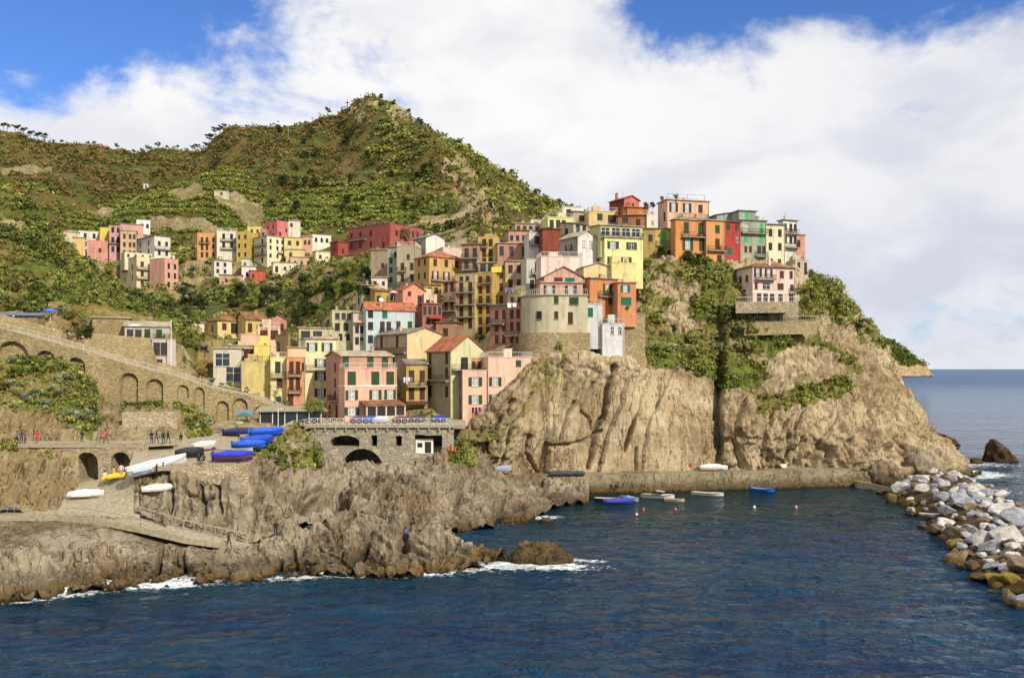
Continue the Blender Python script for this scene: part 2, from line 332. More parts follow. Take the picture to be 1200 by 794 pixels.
# ================================================================ terrain sheets
def _sm(a,k):
    if k<2: return a
    k=int(k)|1; ker=np.hanning(k+2)[1:-1]; ker/=ker.sum(); p=k//2
    return np.convolve(np.pad(a,p,mode='edge'),ker,'valid')
def grid(rows,step=1.0,vstep=None,sm=9,vsm=5,bulges=(),x0=None,x1=None):
    x0=rows[0][0][0] if x0 is None else x0; x1=rows[0][-1][0] if x1 is None else x1
    xs=np.arange(x0,x1+step*.5,step); RP=[];RD=[]
    for r in rows:
        a=np.array(r,float); RP.append(_sm(np.interp(xs,a[:,0],a[:,1]),sm/step)); RD.append(_sm(np.interp(xs,a[:,0],a[:,2]),sm/step))
    RP=np.array(RP);RD=np.array(RD)
    X=(xs-CX)/F*RD; Zz=CH-(RP-HY)/F*RD
    ys=[];ds=[]
    for i in range(len(rows)-1):
        dist=np.sqrt((X[i+1]-X[i])**2+(RD[i+1]-RD[i])**2+(Zz[i+1]-Zz[i])**2).mean(); vs=vstep or step*RD[i].mean()/F
        n=max(2,int(math.ceil(dist/vs)))
        for j in range(n+(1 if i==len(rows)-2 else 0)):
            f=j/n
            # interpolate in world space
            Y=RD[i]*(1-f)+RD[i+1]*f; ZZ=Zz[i]*(1-f)+Zz[i+1]*f
            ds.append(Y); ys.append(ZZ)
    D=np.array(ds); ZZ=np.array(ys)
    if vsm>1:
        for c in range(D.shape[1]):
            D[:,c]=_sm(D[:,c],vsm); ZZ[:,c]=_sm(ZZ[:,c],vsm)
    PX=np.broadcast_to(xs,D.shape).copy(); PY=HY-(ZZ-CH)/D*F
    for line,amt,wd_ in bulges:
        a=np.array(line,float); best=np.full(D.shape,1e9)
        for (xa,ya),(xb,yb) in zip(a[:-1],a[1:]):
            dx,dy=xb-xa,yb-ya; L=dx*dx+dy*dy+1e-9; tt=np.clip(((PX-xa)*dx+(PY-ya)*dy)/L,0,1)
            best=np.minimum(best,np.hypot(PX-xa-tt*dx,PY-ya-tt*dy))
        k=1-amt*np.exp(-(best/wd_)**2)/D
        D=D*k; ZZ=CH+(ZZ-CH)*k
    P=np.stack([(PX-CX)/F*D,D,ZZ],-1)
    return P,PX,PY
def normals(P):
    gu=np.gradient(P,axis=1); gv=np.gradient(P,axis=0); N=np.cross(gu,gv); N/=np.linalg.norm(N,axis=2)[...,None]+1e-9
    if np.nanmean(N[...,2])<0: N=-N
    return N
def gridmesh(name,P,mat,attrs=None,smooth=True):
    nv,nu=P.shape[:2]; idx=np.arange(nv*nu).reshape(nv,nu)
    Fq=np.stack([idx[:-1,:-1],idx[:-1,1:],idx[1:,1:],idx[1:,:-1]],-1).reshape(-1,4)
    Pf=P.reshape(-1,3); bad=np.isnan(Pf).any(1)
    if bad.any(): Fq=Fq[~bad[Fq].any(1)]; Pf=np.where(bad[:,None],[0,0,-50],Pf); Pf[bad]=Pf[~bad][0]
    return npmesh(name,Pf,Fq,mat,smooth,attrs)
def inpoly(PX,PY,poly):
    r=np.zeros(PX.shape,bool); n=len(poly)
    for i in range(n):
        (xa,ya),(xb,yb)=poly[i],poly[(i+1)%n]
        if ya==yb: continue
        c=((ya>PY)!=(yb>PY))&(PX<(xb-xa)*(PY-ya)/(yb-ya)+xa); r^=c
    return r
SHEETS={}
def sheet(name,rows,mat,step=1.0,disp=None,veg=None,sm=9,vsm=5,vstep=None,bulges=(),kind='structure',label=None,cat=None,key=None,back=None):
    P,PX,PY=grid(rows,step,vstep,sm,vsm,bulges)
    if disp is not None:
        N=normals(P); P=P+N*disp(P,PX,PY)[...,None]
    N=normals(P); V=np.zeros(PX.shape) if veg is None else veg(P,PX,PY,N)
    o=link(name,gridmesh(name,P,mat,{'veg':('FLOAT',V)})); tag(o,label,cat,None,kind)
    SHEETS[key or name]=(P,N,PX,PY,V); return o
def rockdisp(big=1.6,mid=.7,fine=.22,dip=(.5,0,.87),seed=1,strat=.5):
    M=np.array(Matrix.Rotation(dip[0],3,'X') @ Matrix.Rotation(dip[2],3,'Y'))
    def f(P,PX,PY):
        d=big*fbm(P,14,3,seed)+mid*fbm(P,4.5,4,seed+5,.55,True)+fine*fbm(P,1.3,3,seed+9,.6)
        Q=P@M.T*np.array([1,1,.2]); s=fbm(Q,1.5,4,seed+20,.55,True)
        return d+strat*s
    return f
def blocks(P,size,seed,M):
    Q=P@M.T/np.array(size)+.45*np.stack([fbm(P,5,3,seed),fbm(P,5,3,seed+1),fbm(P,5,3,seed+2)],-1); c=np.floor(Q); f=Q-c; e=np.minimum(f,1-f).min(-1)
    h=np.sin(c[...,0]*12.9898+c[...,1]*78.233+c[...,2]*37.719+seed)*43758.5453; h=h-np.floor(h)
    return (h-.5)*np.clip(e/.10,0,1)-.45*np.exp(-(e/.06)**2)
def polydist(PX,PY,line):
    best=np.full(PX.shape,1e9)
    for (xa,ya),(xb,yb) in zip(line[:-1],line[1:]):
        dx,dy=xb-xa,yb-ya; L=dx*dx+dy*dy+1e-9; tt=np.clip(((PX-xa)*dx+(PY-ya)*dy)/L,0,1)
        best=np.minimum(best,np.hypot(PX-xa-tt*dx,PY-ya-tt*dy))
    return best
# ---- materials
ROCK=rockmat('cliff_rock','#b5a485','#8f7d5f','#9c8257',vegc='#6c7434',soil='#8a7848',crack=.45,dip=(.1,0,-.42))
ROCKL=rockmat('shore_rock','#9a8d78','#6c5e4a','#80694c',dip=(.2,0,.6),vegc='#6c7434',soil='#8a7848',crack=.35)
ROCKW=rockmat('bank_rock','#9a8b6d','#7c6a49','#8f7340',vegc='#6c7434',soil='#8a7848',crack=.4,wet=False)
HILL=rockmat('hill_ground','#a39474','#7d6e4c','#8c7a50',vegc='#555a2b',soil='#66542f',crack=.3,wet=False,vs=.35)
HILLN=rockmat('slope_ground','#9a8a62','#7a6a42','#8c7a50',vegc='#666c30',soil='#7a6638',crack=.3,wet=False,vs=.8)
# ---- the mountain behind
mr=[[(-260,420,300),(0,420,275),(80,430,262),(210,460,235),(300,480,213),(400,470,213),(440,430,222),(480,420,232),(600,420,250),(780,420,262)],
    [(-260,330,300),(0,345,275),(80,352,262),(210,385,235),(300,397,213),(400,385,213),(440,345,222),(480,330,232),(600,330,250),(700,300,262),(780,330,262)],
    [(-260,300,345),(80,318,318),(210,337,303),(300,322,318),(400,300,318),(440,292,300),(500,282,290),(600,275,300),(700,262,320),(780,300,300)],
    [(-260,275,385),(80,284,375),(210,286,372),(300,268,368),(400,260,365),(450,250,350),(520,262,330),(600,262,330),(680,250,350),(780,290,330)],
    [(-260,230,450),(0,240,450),(100,238,440),(300,205,440),(400,205,440),(500,215,420),(560,222,400),(600,228,400),(660,244,400),(700,262,400),(780,290,400)],
    [(-260,170,560),(0,190,540),(150,190,540),(300,165,530),(400,160,500),(480,165,480),(560,196,460),(620,226,450),(680,250,440),(780,300,430)],
    [(-260,60,660),(-100,110,640),(0,152,620),(20,153,620),(60,165,620),(110,167,620),(160,165,620),(215,154,610),(270,143,600),(330,146,590),(365,133,570),(385,123,565),(400,116,560),(412,115,557),(425,106,555),(438,109,552),(450,118,550),(465,124,545),(480,139,540),(500,152,530),(530,170,520),(560,184,510),(600,207,500),(640,231,490),(670,246,480),(700,258,470),(780,300,450)],
    [(-260,90,740),(0,170,700),(110,190,700),(270,165,680),(425,140,635),(500,180,610),(600,230,580),(700,280,550),(780,330,530)],
    [(-260,240,900),(0,290,850),(270,290,830),(425,290,780),(600,320,730),(780,380,680)]]
rib=[(470,142),(490,158),(520,182),(548,200),(572,235),(580,285)]
terr=[(55,238),(130,200),(225,182),(330,205),(470,210),(490,250),(400,262),(300,258),(215,268),(150,258)]
def mdisp(P,PX,PY):
    edge=np.clip((P[...,1]-300)/80,0.15,1)
    d=edge*(4.5*fbm(P,60,3,3)+3.2*fbm(P,22,3,8,.5,True)+1.2*fbm(P,7,3,12))
    d-=14*np.exp(-(polydist(PX,PY,[(255,300),(262,260),(300,215),(350,185),(395,150)])/22)**2)*edge
    d-=16*np.exp(-(polydist(PX,PY,[(90,300),(70,255),(130,205),(230,165)])/26)**2)*edge
    rk=np.exp(-(polydist(PX,PY,rib)/26)**2); d+=rk*(5*fbm(P,10,4,31,.55,True)+2*fbm(P,3.5,3,37))
    d[PY>300]*=.6; d-=3.0
    return d
bare_polys=[[(520,190),(545,184),(558,205),(545,222),(552,250),(548,282),(532,288),(490,262),(470,258),(500,248),(515,225)],[(558,222),(572,226),(583,262),(585,290),(572,290),(566,262)],[(452,118),(478,124),(478,150),(462,148),(455,135)],[(412,118),(425,116),(425,138),(413,136)],[(530,245),(545,240),(560,290),(545,292)]]
field_polys=[[(95,216),(160,196),(210,198),(212,214),(140,226)],[(200,206),(228,202),(240,220),(225,232),(195,224)],[(250,214),(300,208),(312,226),(282,232),(250,226)],[(150,262),(210,248),(300,242),(300,254),(200,266),(155,270)],[(0,196),(60,190),(62,198),(0,204)]]
def mveg(P,PX,PY,N):
    J=7*fbm(P,16,4,55); X=PX+J; Y=PY+5*fbm(P,14,4,66)
    v=np.ones(PX.shape)
    for p in bare_polys: v[inpoly(X,Y,p)&(fbm(P,11,4,76)>.0)]=0.0
    rk=np.exp(-(polydist(X,Y,[(540,200),(562,240),(575,285)])/18)**2); v-=rk*.8*(fbm(P,7,4,71)>.05)
    top=np.exp(-(polydist(X,Y,[(405,113),(440,115),(480,140)])/12)**2); v-=top*.9*(fbm(P,6,4,74)>.05)
    for p in field_polys: v[inpoly(X,Y,p)]=.44
    tz=(P[...,2]+1.5*fbm(P,40,2,813))%4.2; v[inpoly(X,Y,terr)&(tz>1.5)&(tz<2.5)&(fbm(P,20,2,77)>-.1)]=.40
    return np.clip(v,0,1)
sheet('mountain',mr,HILL,step=2.2,vstep=1.6,disp=mdisp,veg=mveg,sm=12,vsm=9,bulges=[(rib,26,32)])
# ---- near slope on the left
lr=[[(-260,480,143),(0,460,146),(110,460,155),(180,470,160),(262,500,168)],
    [(-260,430,143),(0,404,146),(40,395,152),(60,378,155),(110,372,159),(180,388,163),(215,405,168),(262,440,170)],
    [(-260,340,160),(0,338,163),(60,350,164),(110,358,164),(180,378,166),(215,393,170),(262,420,172)],
    [(-260,240,190),(0,262,190),(40,290,186),(80,320,180),(120,345,174),(180,368,170),(215,384,172),(262,408,174)],
    [(-260,90,245),(0,213,215),(20,226,212),(40,243,208),(60,264,204),(80,286,199),(110,318,192),(150,345,185),(190,362,178),(215,377,176),(240,393,175),(262,403,176)],
    [(-260,110,275),(0,235,240),(60,300,230),(110,350,215),(215,410,200),(262,440,200)],
    [(-260,380,340),(0,400,300),(110,440,260),(262,470,230)]]
def ldisp(P,PX,PY): return 1.6*fbm(P,12,3,91)+.8*fbm(P,4,3,95,.5,True)+.25*fbm(P,1.4,2,99)
def lveg(P,PX,PY,N):
    v=np.clip(.9+.9*fbm(P,9,4,101)-.9*np.exp(-(polydist(PX,PY,[(0,262),(25,268)])/6)**2),.0,1)
    v[PY>352]-=.35; return np.clip(v,0,1)
sheet('near_hillside',lr,HILLN,step=1.6,disp=ldisp,veg=lveg,sm=9,vsm=7)
# ---- the promontory cliff
cA=[(520,552,150),(560,556,150.5),(600,556,151.5),(640,557,155.5),(700,558,157),(760,556,158.5),(830,552,160),(838,551,161.5),(846,551,160.5),(900,551,162),(1000,551,165),(1030,560,168),(1060,566,171),(1100,562,175),(1135,559,178),(1150,560,180)]
c0=[(520,590,147),(560,600,149),(700,585,155),(830,580,158),(1000,575,162),(1060,580,165),(1100,575,170),(1150,563,174)]
cM=[(520,540,150),(560,528,149.5),(600,505,149),(640,500,153),(700,500,158.5),(760,500,160),(828,500,161.5),(836,500,166),(842,500,167),(848,500,158.5),(880,500,160),(950,505,164),(1000,510,167),(1045,515,171),(1075,525,175),(1105,533,178),(1130,553,180),(1150,562,182)]
cB=[(520,530,152),(545,512,150),(560,500,149),(580,480,148.8),(600,455,149),(615,432,149.8),(628,420,152),(640,418,155),(690,419,157),(735,426,160),(760,430,165),(800,435,168),(828,446,168),(842,452,174),(852,457,166),(870,466,167),(920,468,171),(960,464,174),(1000,458,177),(1040,455,180),(1060,470,180),(1078,508,181),(1105,525,182),(1130,552,183),(1150,562,184)]
cC=[(520,529,156),(560,498,158),(600,448,162),(625,416,160),(735,416,166),(748,378,171),(765,350,173),(800,328,174.5),(835,318,176),(848,330,176.5),(868,350,176),(885,357,176),(935,355,178),(955,352,183),(985,362,187),(1010,382,190),(1030,404,190),(1050,432,190),(1062,462,188),(1078,505,187),(1105,522,187),(1130,550,186),(1150,562,186)]
cD=[(520,528,162),(560,497,166),(600,446,176),(625,412,178),(735,400,178),(748,330,178),(765,305,180),(790,302.5,178.5),(830,306,178.5),(870,309,180.5),(900,309,184),(935,322,187),(950,321,192),(970,331,195),(990,352,197),(1010,377,198),(1030,400,198),(1050,429,197),(1062,460,194),(1078,504,191),(1105,521,190),(1130,549,189),(1150,561,188)]
cE=[(520,535,180),(560,510,190),(625,400,200),(735,340,205),(790,296,215),(860,294,218),(935,318,210),(950,332,212),(990,372,212),(1030,425,212),(1062,490,205),(1105,545,198),(1150,570,192)]
cF=[(520,560,200),(735,420,250),(860,420,270),(950,440,260),(1030,490,235),(1105,540,212),(1150,575,196)]
cracks=[([(668,470),(655,500),(652,515)],1.6,1.6),([(695,448),(680,480),(690,490),(694,505)],1.2,1.3),([(719,430),(712,455),(708,485),(700,500),(690,548)],2.6,2.2),([(760,435),(748,470),(738,505),(731,527)],2.6,2.0),([(745,525),(745,550)],1.2,1.5),([(620,510),(616,530),(630,555)],1.4,1.6),([(640,520),(632,555)],1.6,1.5),([(705,505),(680,518),(640,520)],1.5,1.8),([(755,430),(750,445)],1.5,1.5),
   ([(870,470),(862,500),(866,545)],2.2,2.6),([(905,480),(896,520),(892,548)],1.6,2.4),([(940,480),(925,515),(918,545)],1.8,2.6),([(985,480),(960,520),(950,548)],1.2,2.6),([(1015,470),(1022,510),(1012,545)],2.5,3),([(1050,515),(1062,540),(1048,560)],2.5,3),([(600,470),(575,505),(560,540)],1.8,3),([(625,462),(598,500),(585,545)],1.2,2.2),([(772,452),(770,478)],.8,1.4),([(958,520),(970,530),(962,545)],1.8,3.5)]
def cdisp(P,PX,PY):
    J=2.2*fbm(P,2.5,3,140); X=PX+J; Y=PY+J
    slab=np.clip(1-np.abs(PX-735)/95,0,1)**.4*(PY>435); slab=np.where((PX>640)&(PX<832)&(PY>430),1,np.clip(slab,0,1)*.8)
    left=np.clip((640-PX)/50,0,1); right=np.clip((PX-845)/10,0,1); up=np.clip((452-PY)/14,0,1)
    rough=np.maximum(np.maximum(left*.7,right),up*.7); rough=.22+.78*rough
    M=np.array(Matrix.Rotation(.1,3,'X')@Matrix.Rotation(-.62,3,'Y')); Q=P@M.T*np.array([1,1,.13])
    Q2=P@np.array(Matrix.Rotation(.25,3,'Y')).T*np.array([1,1,.3])
    d=rough*(1.6*fbm(P,15,3,111)+1.0*fbm(P,5,4,116,.55,True)+.35*fbm(P,1.3,3,121))
    d+=left*1.1*fbm(Q,1.8,4,130,.6,True)*(PY>430)+right*(PY>455)*1.3*fbm(Q2,3.2,4,133,.55,True)+.22*fbm(Q,1.2,4,131,.6,True)
    d+=right*(PY>440)*(.9*blocks(P,(4,6,7),140,M)+.4*blocks(P,(1.6,3,3),143,M))+left*.5*blocks(P,(1.5,4,6),145,M)+up*(.8*blocks(P,(3,5,2),147,M))
    d+=1.2*fbm(P,6,3,151)*right*(PX>1000)*1.5
    for l,a,w_ in cracks: d-=a*np.exp(-(polydist(X,Y,l)/w_)**2)
    # slab plates: steps between bedding planes
    st=(X-700)*.9+(Y-480)*.28; pl=np.floor(st/21+.8*fbm(P,12,2,160)); d+=slab*1.7*((np.sin(pl*12.9898)*43758.5453)%1.0)*(PY>432)
    d*=np.clip((PX-520)/25,0,1)*.9+.1
    return d
pv=[[(752,330),(765,312),(800,302),(850,306),(870,330),(876,357),(935,357),(950,318),(975,332),(1005,368),(1030,398),(1045,430),(1010,440),(975,415),(930,400),(905,420),(850,412),(800,402),(760,400),(752,380)],
    [(756,400),(800,405),(870,408),(900,440),(880,462),(850,455),(800,434),(760,428)],[(880,470),(920,458),(990,440),(1000,452),(985,470),(920,480),(885,490)],[(590,455),(625,420),(700,425),(640,470),(600,500),(575,520),(560,520)]]
def cveg(P,PX,PY,N):
    J=6*fbm(P,5,4,170); X=PX+J; Y=PY+.7*J; v=np.zeros(PX.shape)
    for i,p in enumerate(pv): v=np.maximum(v,inpoly(X,Y,p)*[.78,.9,.85,.45][i])
    v=v+.8*fbm(P,5,4,175)*(v>0)+(np.clip(N[...,2]-.35,0,1)*.9)*(PY<470)*(PX>740)
    v=np.where((PX<1050)&(PX>740),v,v*.6)
    rk=np.exp(-(polydist(X,Y,[(770,330),(800,345),(795,380)])/14)**2)+np.exp(-(polydist(X,Y,[(960,385),(1000,400),(1030,430)])/16)**2)+np.exp(-(polydist(X,Y,[(930,425),(960,430)])/10)**2)
    return np.clip(v-rk*.9,0,1)
sheet('cliff',[c0,cA,cM,cB,cC,cD,cE,cF],ROCK,step=1.0,disp=cdisp,veg=cveg,sm=5,vsm=5,vstep=.2)
# small wooded hill right behind the headland, then the far cape
def hd(a,b,s):
    return lambda P,PX,PY: a*fbm(P,s,4,210)+b*fbm(P,s*.3,3,215,.5,True)
def flatveg(v): return lambda P,PX,PY,N: np.clip(v+.5*fbm(P,12,3,220),0,1)
cape=[[(800,446,1800),(1000,441.5,2250),(1060,441,2350),(1085,441,2380),(1091,441,2390),(1094,441,2400)],
      [(800,430,1900),(1000,425,2300),(1040,428,2380),(1060,430,2400),(1080,434,2410),(1091,439.5,2410),(1094,441,2410)],
      [(800,350,2000),(985,372,2380),(1010,386,2400),(1030,393,2440),(1045,400,2450),(1060,409,2450),(1075,420,2450),(1086,430,2450),(1091,439,2440),(1094,441,2440)],
      [(800,400,2600),(1000,400,2700),(1045,420,2700),(1094,441.5,2500)]]
def capeveg(P,PX,PY,N): return np.clip(1.0-np.clip((PY-424)/9,0,1)+.5*fbm(P,60,3,5),0,1)
CAPE=rockmat('cape_ground','#b09a72','#8d7750','#957550',vegc='#4a5a24',soil='#5d5a30',crack=0,wet=False,vs=.06)
sheet('far_cape',cape,CAPE,step=.8,vstep=6,disp=lambda P,PX,PY:14*fbm(P,90,4,230)+5*fbm(P,25,3,231,.5,True),veg=capeveg,sm=3,vsm=5)
# ---- shore rocks in front on the left
r1=[[(-260,720,74),(0,712,79),(60,705,81),(110,695,83.6),(150,690,85.3),(225,686,86.6),(300,682,88),(380,676,90),(470,678,89.4),(540,674,90.9),(560,668,93),(578,660,96.5),(592,657,98)],
    [(-260,704,80.9),(0,700,82.1),(60,693,84.3),(110,686,86.6),(150,680,88.7),(225,676,90.2),(300,673,91.3),(380,667,93.6),(470,668,93.2),(540,664,94.8),(562,658,97.3),(580,654,99),(592,655,99)],
    [(-260,660,88),(0,655,88),(60,650,89),(110,648,90),(160,655,90),(225,655,91),(300,660,92.5),(345,650,94),(400,645,95),(450,640,95.5),(500,632,96),(540,635,97),(565,652,99),(580,653,100),(592,654,101)],
    [(-260,604,99),(0,602,99),(70,602,99),(110,610,97),(160,624,95.6),(210,639,94.6),(300,650,94.4),(330,632,97),(360,618,98),(400,605,99),(450,598,100),(500,600,100),(530,611,100.5),(545,630,101),(560,642,101.5),(580,652,102),(592,654,102)],
    [(-260,600,103),(0,598,103),(110,603,101),(210,628,99),(300,636,99.5),(330,640,101),(400,640,103),(450,635,104),(500,645,104),(560,655,104),(592,657,104)]]
def sdisp(seed,b=1.5,m=1.0,f=.3):
    g=rockdisp(b,m*1.15,f*1.3,dip=(.2,0,.6),seed=seed,strat=.3); MB_=np.array(Matrix.Rotation(.35,3,'X')@Matrix.Rotation(-.5,3,'Y')@Matrix.Rotation(.5,3,'Z'))
    def h(P,PX,PY):
        d=g(P,PX,PY); return d+1.0*blocks(P,(3.6,5,2.2),seed+40,MB_)+.35*blocks(P,(1.3,2.2,.9),seed+50,MB_)
    return h
def r1d(P,PX,PY):
    d=sdisp(301)(P,PX,PY)
    for l,a,w_ in [([(62,620),(78,650)],1.6,3),([(190,640),(185,672)],1.5,2.5),([(215,650),(217,675)],1.2,2),([(330,660),(328,676)],1.2,2),([(343,640),(350,672)],1.3,2.5),([(430,640),(410,670)],1.4,3),([(480,610),(470,640),(500,650)],1.4,4)]: d-=a*np.exp(-(polydist(PX,PY,l)/w_)**2)
    d=np.where((PX<305)&(PY<652),d*np.clip((PY-628)/24,0.12,1)-.35,d); return d
sheet('shore_rocks',r1,ROCKL,step=1.0,disp=r1d,sm=9,vsm=9,vstep=.16)
# ---- rocks between slip, boat yard and viaduct
r5=[[(276,646,97),(300,636,99),(330,622,103),(360,612,106),(400,602,109),(450,608,110),(500,614,111.5),(540,624,114.5),(580,620,117),(600,617,119),(625,609,124.5),(645,600,131),(660,592,137),(690,590,139)],
    [(276,640,98),(300,628,100),(330,610,104),(360,600,107),(400,590,112),(450,597,113),(500,603,114),(540,614,117),(580,612,119.5),(600,610,122),(625,603,127),(645,594,134),(660,586,140),(690,584,142)],
    [(276,600,101),(300,590,104),(330,570,109),(350,572,112),(380,590,115),(395,588,118),(415,575,120),(450,565,121),(500,562,122),(540,570,126),(580,583,130),(600,582,134),(625,583,138),(645,582,141),(660,577,144),(690,575,146)],
    [(276,560,102.5),(300,545,108),(330,528,117),(350,528,124),(380,545,127),(400,552,129),(430,552,131),(470,548,131),(500,540,132),(530,528,136),(545,526,139),(560,538,141),(600,562,142),(625,569,144),(645,570,146),(660,570,147),(690,570,149)],
    [(276,545,103),(290,536,107),(310,518,120),(330,509,131),(350,503,137.5),(370,512,139),(400,549,142),(430,549,142),(450,545,142),(500,535,142),(530,508,143),(545,505,146.5),(560,515,148.3),(575,545,149.5),(600,560,148),(625,566,149),(645,568,150),(690,568,152)],
    [(276,546,108),(310,520,128),(350,510,144),(400,560,150),(500,560,150),(530,535,150),(560,552,152),(600,565,153),(690,575,156)]]
def r5d(P,PX,PY):
    d=sdisp(331,1.4,.9,.28)(P,PX,PY)
    for l,a,w_ in [([(352,592),(380,582),(405,590)],3.0,7),([(400,600),(396,585)],2.2,5),([(340,560),(365,575),(380,570)],1.2,3),([(545,560),(535,600)],1.1,2.5),([(590,575),(585,610)],.8,2),([(300,560),(310,600)],1.2,3),([(465,560),(450,590)],1,3)]: d-=a*np.exp(-(polydist(PX,PY,l)/w_)**2)
    d*=np.clip((PX-276)/10,0,1); return d
def r5v(P,PX,PY,N): return np.clip(((PX<375)&(PY<548))*(.55+.9*fbm(P,3,4,340))+((PX>402)&(PX<425)&(PY<548))*.7+((PX>525)&(PX<560)&(PY<545))*.7,0,1)
sheet('harbour_rocks',r5,ROCKL,step=1.0,disp=r5d,veg=r5v,sm=7,vsm=9,vstep=.2)
# ---- rock face right of the slip (below the boat yard) and the terraced bank on the left
r3=[[(158,603,97.6),(200,618,96.5),(240,628,97),(280,638,97.6),(300,642,100)],[(158,585,100.2),(200,598,99.6),(240,604,99.6),(280,610,99.8),(300,612,102.5)],[(158,566,101.6),(180,560,101.8),(205,560,101.1),(280,570,100.8),(300,572,103.5)],[(158,560,104),(182,546,104.5),(205,542.5,104),(280,541,104),(300,541,106)],[(158,580,108),(205,560,108),(300,560,108)]]
def r3d(P,PX,PY):
    d=rockdisp(1.0,1.0,.25,dip=(.1,0,.2),seed=361,strat=.4)(P,PX,PY)
    for l,a,w_ in [([(196,560),(200,600)],1.5,2.5),([(235,570),(240,605)],1.2,2.5),([(255,565),(258,600)],1.4,2),([(222,580),(240,588),(256,582)],1,2),([(165,590),(175,598)],.8,4)]: d-=a*np.exp(-(polydist(PX,PY,l)/w_)**2)
    return d*np.clip((PY-540)/14,0,1)
sheet('slip_rock_face',r3,ROCKL,step=1.0,disp=r3d,sm=5,vsm=7,vstep=.18)
r4=[[(-260,604,98),(0,601,98.5),(50,600,99),(75,592,102),(92,582,106)],[(-260,570,103),(0,568,104),(50,568,104.5),(75,560,107),(92,557,108.5)],[(-260,521,110.6),(0,521,110.6),(60,521,110.8),(92,521,111)],[(-260,525,114),(92,525,114)]]
def r4d(P,PX,PY): return rockdisp(1.4,1.0,.3,dip=(.1,0,.2),seed=371,strat=.5)(P,PX,PY)*np.clip((PY-520)/16,0,1)*np.where(PX>70,.3,1)
sheet('left_rock_face',r4,ROCKW,step=1.0,disp=r4d,veg=lambda P,PX,PY,N: np.clip((PY<560)*(.25+.9*fbm(P,4,4,375)),0,.8),sm=5,vsm=5,vstep=.18)
bank=[[(-260,540,114.5),(0,540,114.5),(110,540,115),(200,535,117),(240,528,122),(290,520,131),(345,512,138),(372,508,145)],
      [(-260,518,116),(0,517,116),(110,516,116.5),(200,516,120),(240,507,126),(290,499,136),(345,494,143),(372,492,150)],
      [(-260,490,119),(0,488,119),(60,485,120),(110,492,121),(143,505,122),(208,505,124.5),(240,498,131),(290,492,140),(345,490,147),(372,490,152)],
      [(-260,450,126),(0,432,127),(60,428,127.5),(95,442,129),(120,474,131),(143,480,131),(208,480,134),(250,495,139.5),(300,496,145),(345,488,149),(372,488,154)],
      [(-260,445,134),(0,425,134),(60,424,134),(110,440,136),(130,474,138),(208,476,141),(250,490,145),(300,492,150),(372,486,158)]]
def bd(P,PX,PY): return rockdisp(1.0,.7,.2,dip=(.1,0,.2),seed=381,strat=.3)(P,PX,PY)*np.clip((516-PY)/8,0,1)*np.where(PX>235,.35,1)
def bv(P,PX,PY,N):
    J=4*fbm(P,4,4,390); v=inpoly(PX+J,PY+J,[(-260,420),(60,415),(105,440),(118,500),(105,515),(60,488),(0,478),(-260,480)])*.9+inpoly(PX+J,PY+J,[(135,468),(240,468),(250,520),(225,518),(205,478),(140,484)])*.7
    return np.clip(v+.35*fbm(P,2,3,391),0,1)
sheet('terraced_bank',bank,ROCKW,step=1.0,disp=bd,veg=bv,sm=7,vsm=5,vstep=.25)
# ---- paths, yard, slip, quay, piazza (concrete sheets and blocks)
CON=stone('#ab9c80',.35,.12); PAVE=simple('worn_concrete','#a4977f',.92,var=.35)
def pave(name,pts_front,pts_back,th=.35,mat=None):
    """a paved strip between two edges, one continuous sheet with its side skirts"""
    A=np.array(pts_front,float); B=np.array(pts_back,float); n=len(A); m=7
    rows=[A-np.array([0,0,th])]+[A*(1-k/(m-1))+B*k/(m-1) for k in range(m)]+[B-np.array([0,0,th])]
    P=np.array(rows); L=P[:,:1].copy(); R_=P[:,-1:].copy(); L[...,2]-=th; R_[...,2]-=th; P=np.concatenate([L,P,R_],1)
    o=link(name,gridmesh(name,P,mat or PAVE,None,False)); tag(o,kind='structure'); return o
def dense(pts,n=8):
    r=[]
    for a,b in zip(pts[:-1],pts[1:]):
        for i in range(n): f=i/n; r.append(tuple(a[k]*(1-f)+b[k]*f for k in range(3)))
    r.append(pts[-1]); return r
fr=[W(-260,521,110),W(60,521,110),W(160,521,110.2),W(205,520,113.5)]; bk=[W(-260,516.6,116),W(60,516.6,116),W(160,516.4,117),W(205,515,121)]
fr=[(x,y,12.2) for x,y,z in fr]; bk=[(x,y,12.2) for x,y,z in bk]
pave('upper_path',fr,bk)
# boat yard: a sloping apron from the slip head up to the piazza
YF=[W(150,549,101.5),W(185,546.5,101.5),W(290,545,102.2),W(318,517,122),W(343,502,138)]
YB=[W(160,521,113.5),W(205,516,120.5),W(240,508,127),W(290,500,138),W(345,494.5,146)]
pave('boat_yard',dense(YF,4),dense(YB,4),.5)
SL_F=[W(66,602,98),W(110,604,97.4),W(164,606,97.2)]; SL_B=[W(84,566,108.5),W(118,561,110),W(160,549.5,104)]
pave('slipway',dense(SL_F,3),dense(SL_B,3),.4)
LP_F=[W(-260,604,98),W(66,604,98),W(110,608,97),W(164,618,95.6),W(215,630,95),W(298,641,95.6)]; LP_B=[W(-260,598,100),W(66,597,100),W(110,600,99),W(164,604,98.2),W(215,619,97.4),W(290,635,97.8)]
pave('lower_path',dense(LP_F,3),dense(LP_B,3),.6)
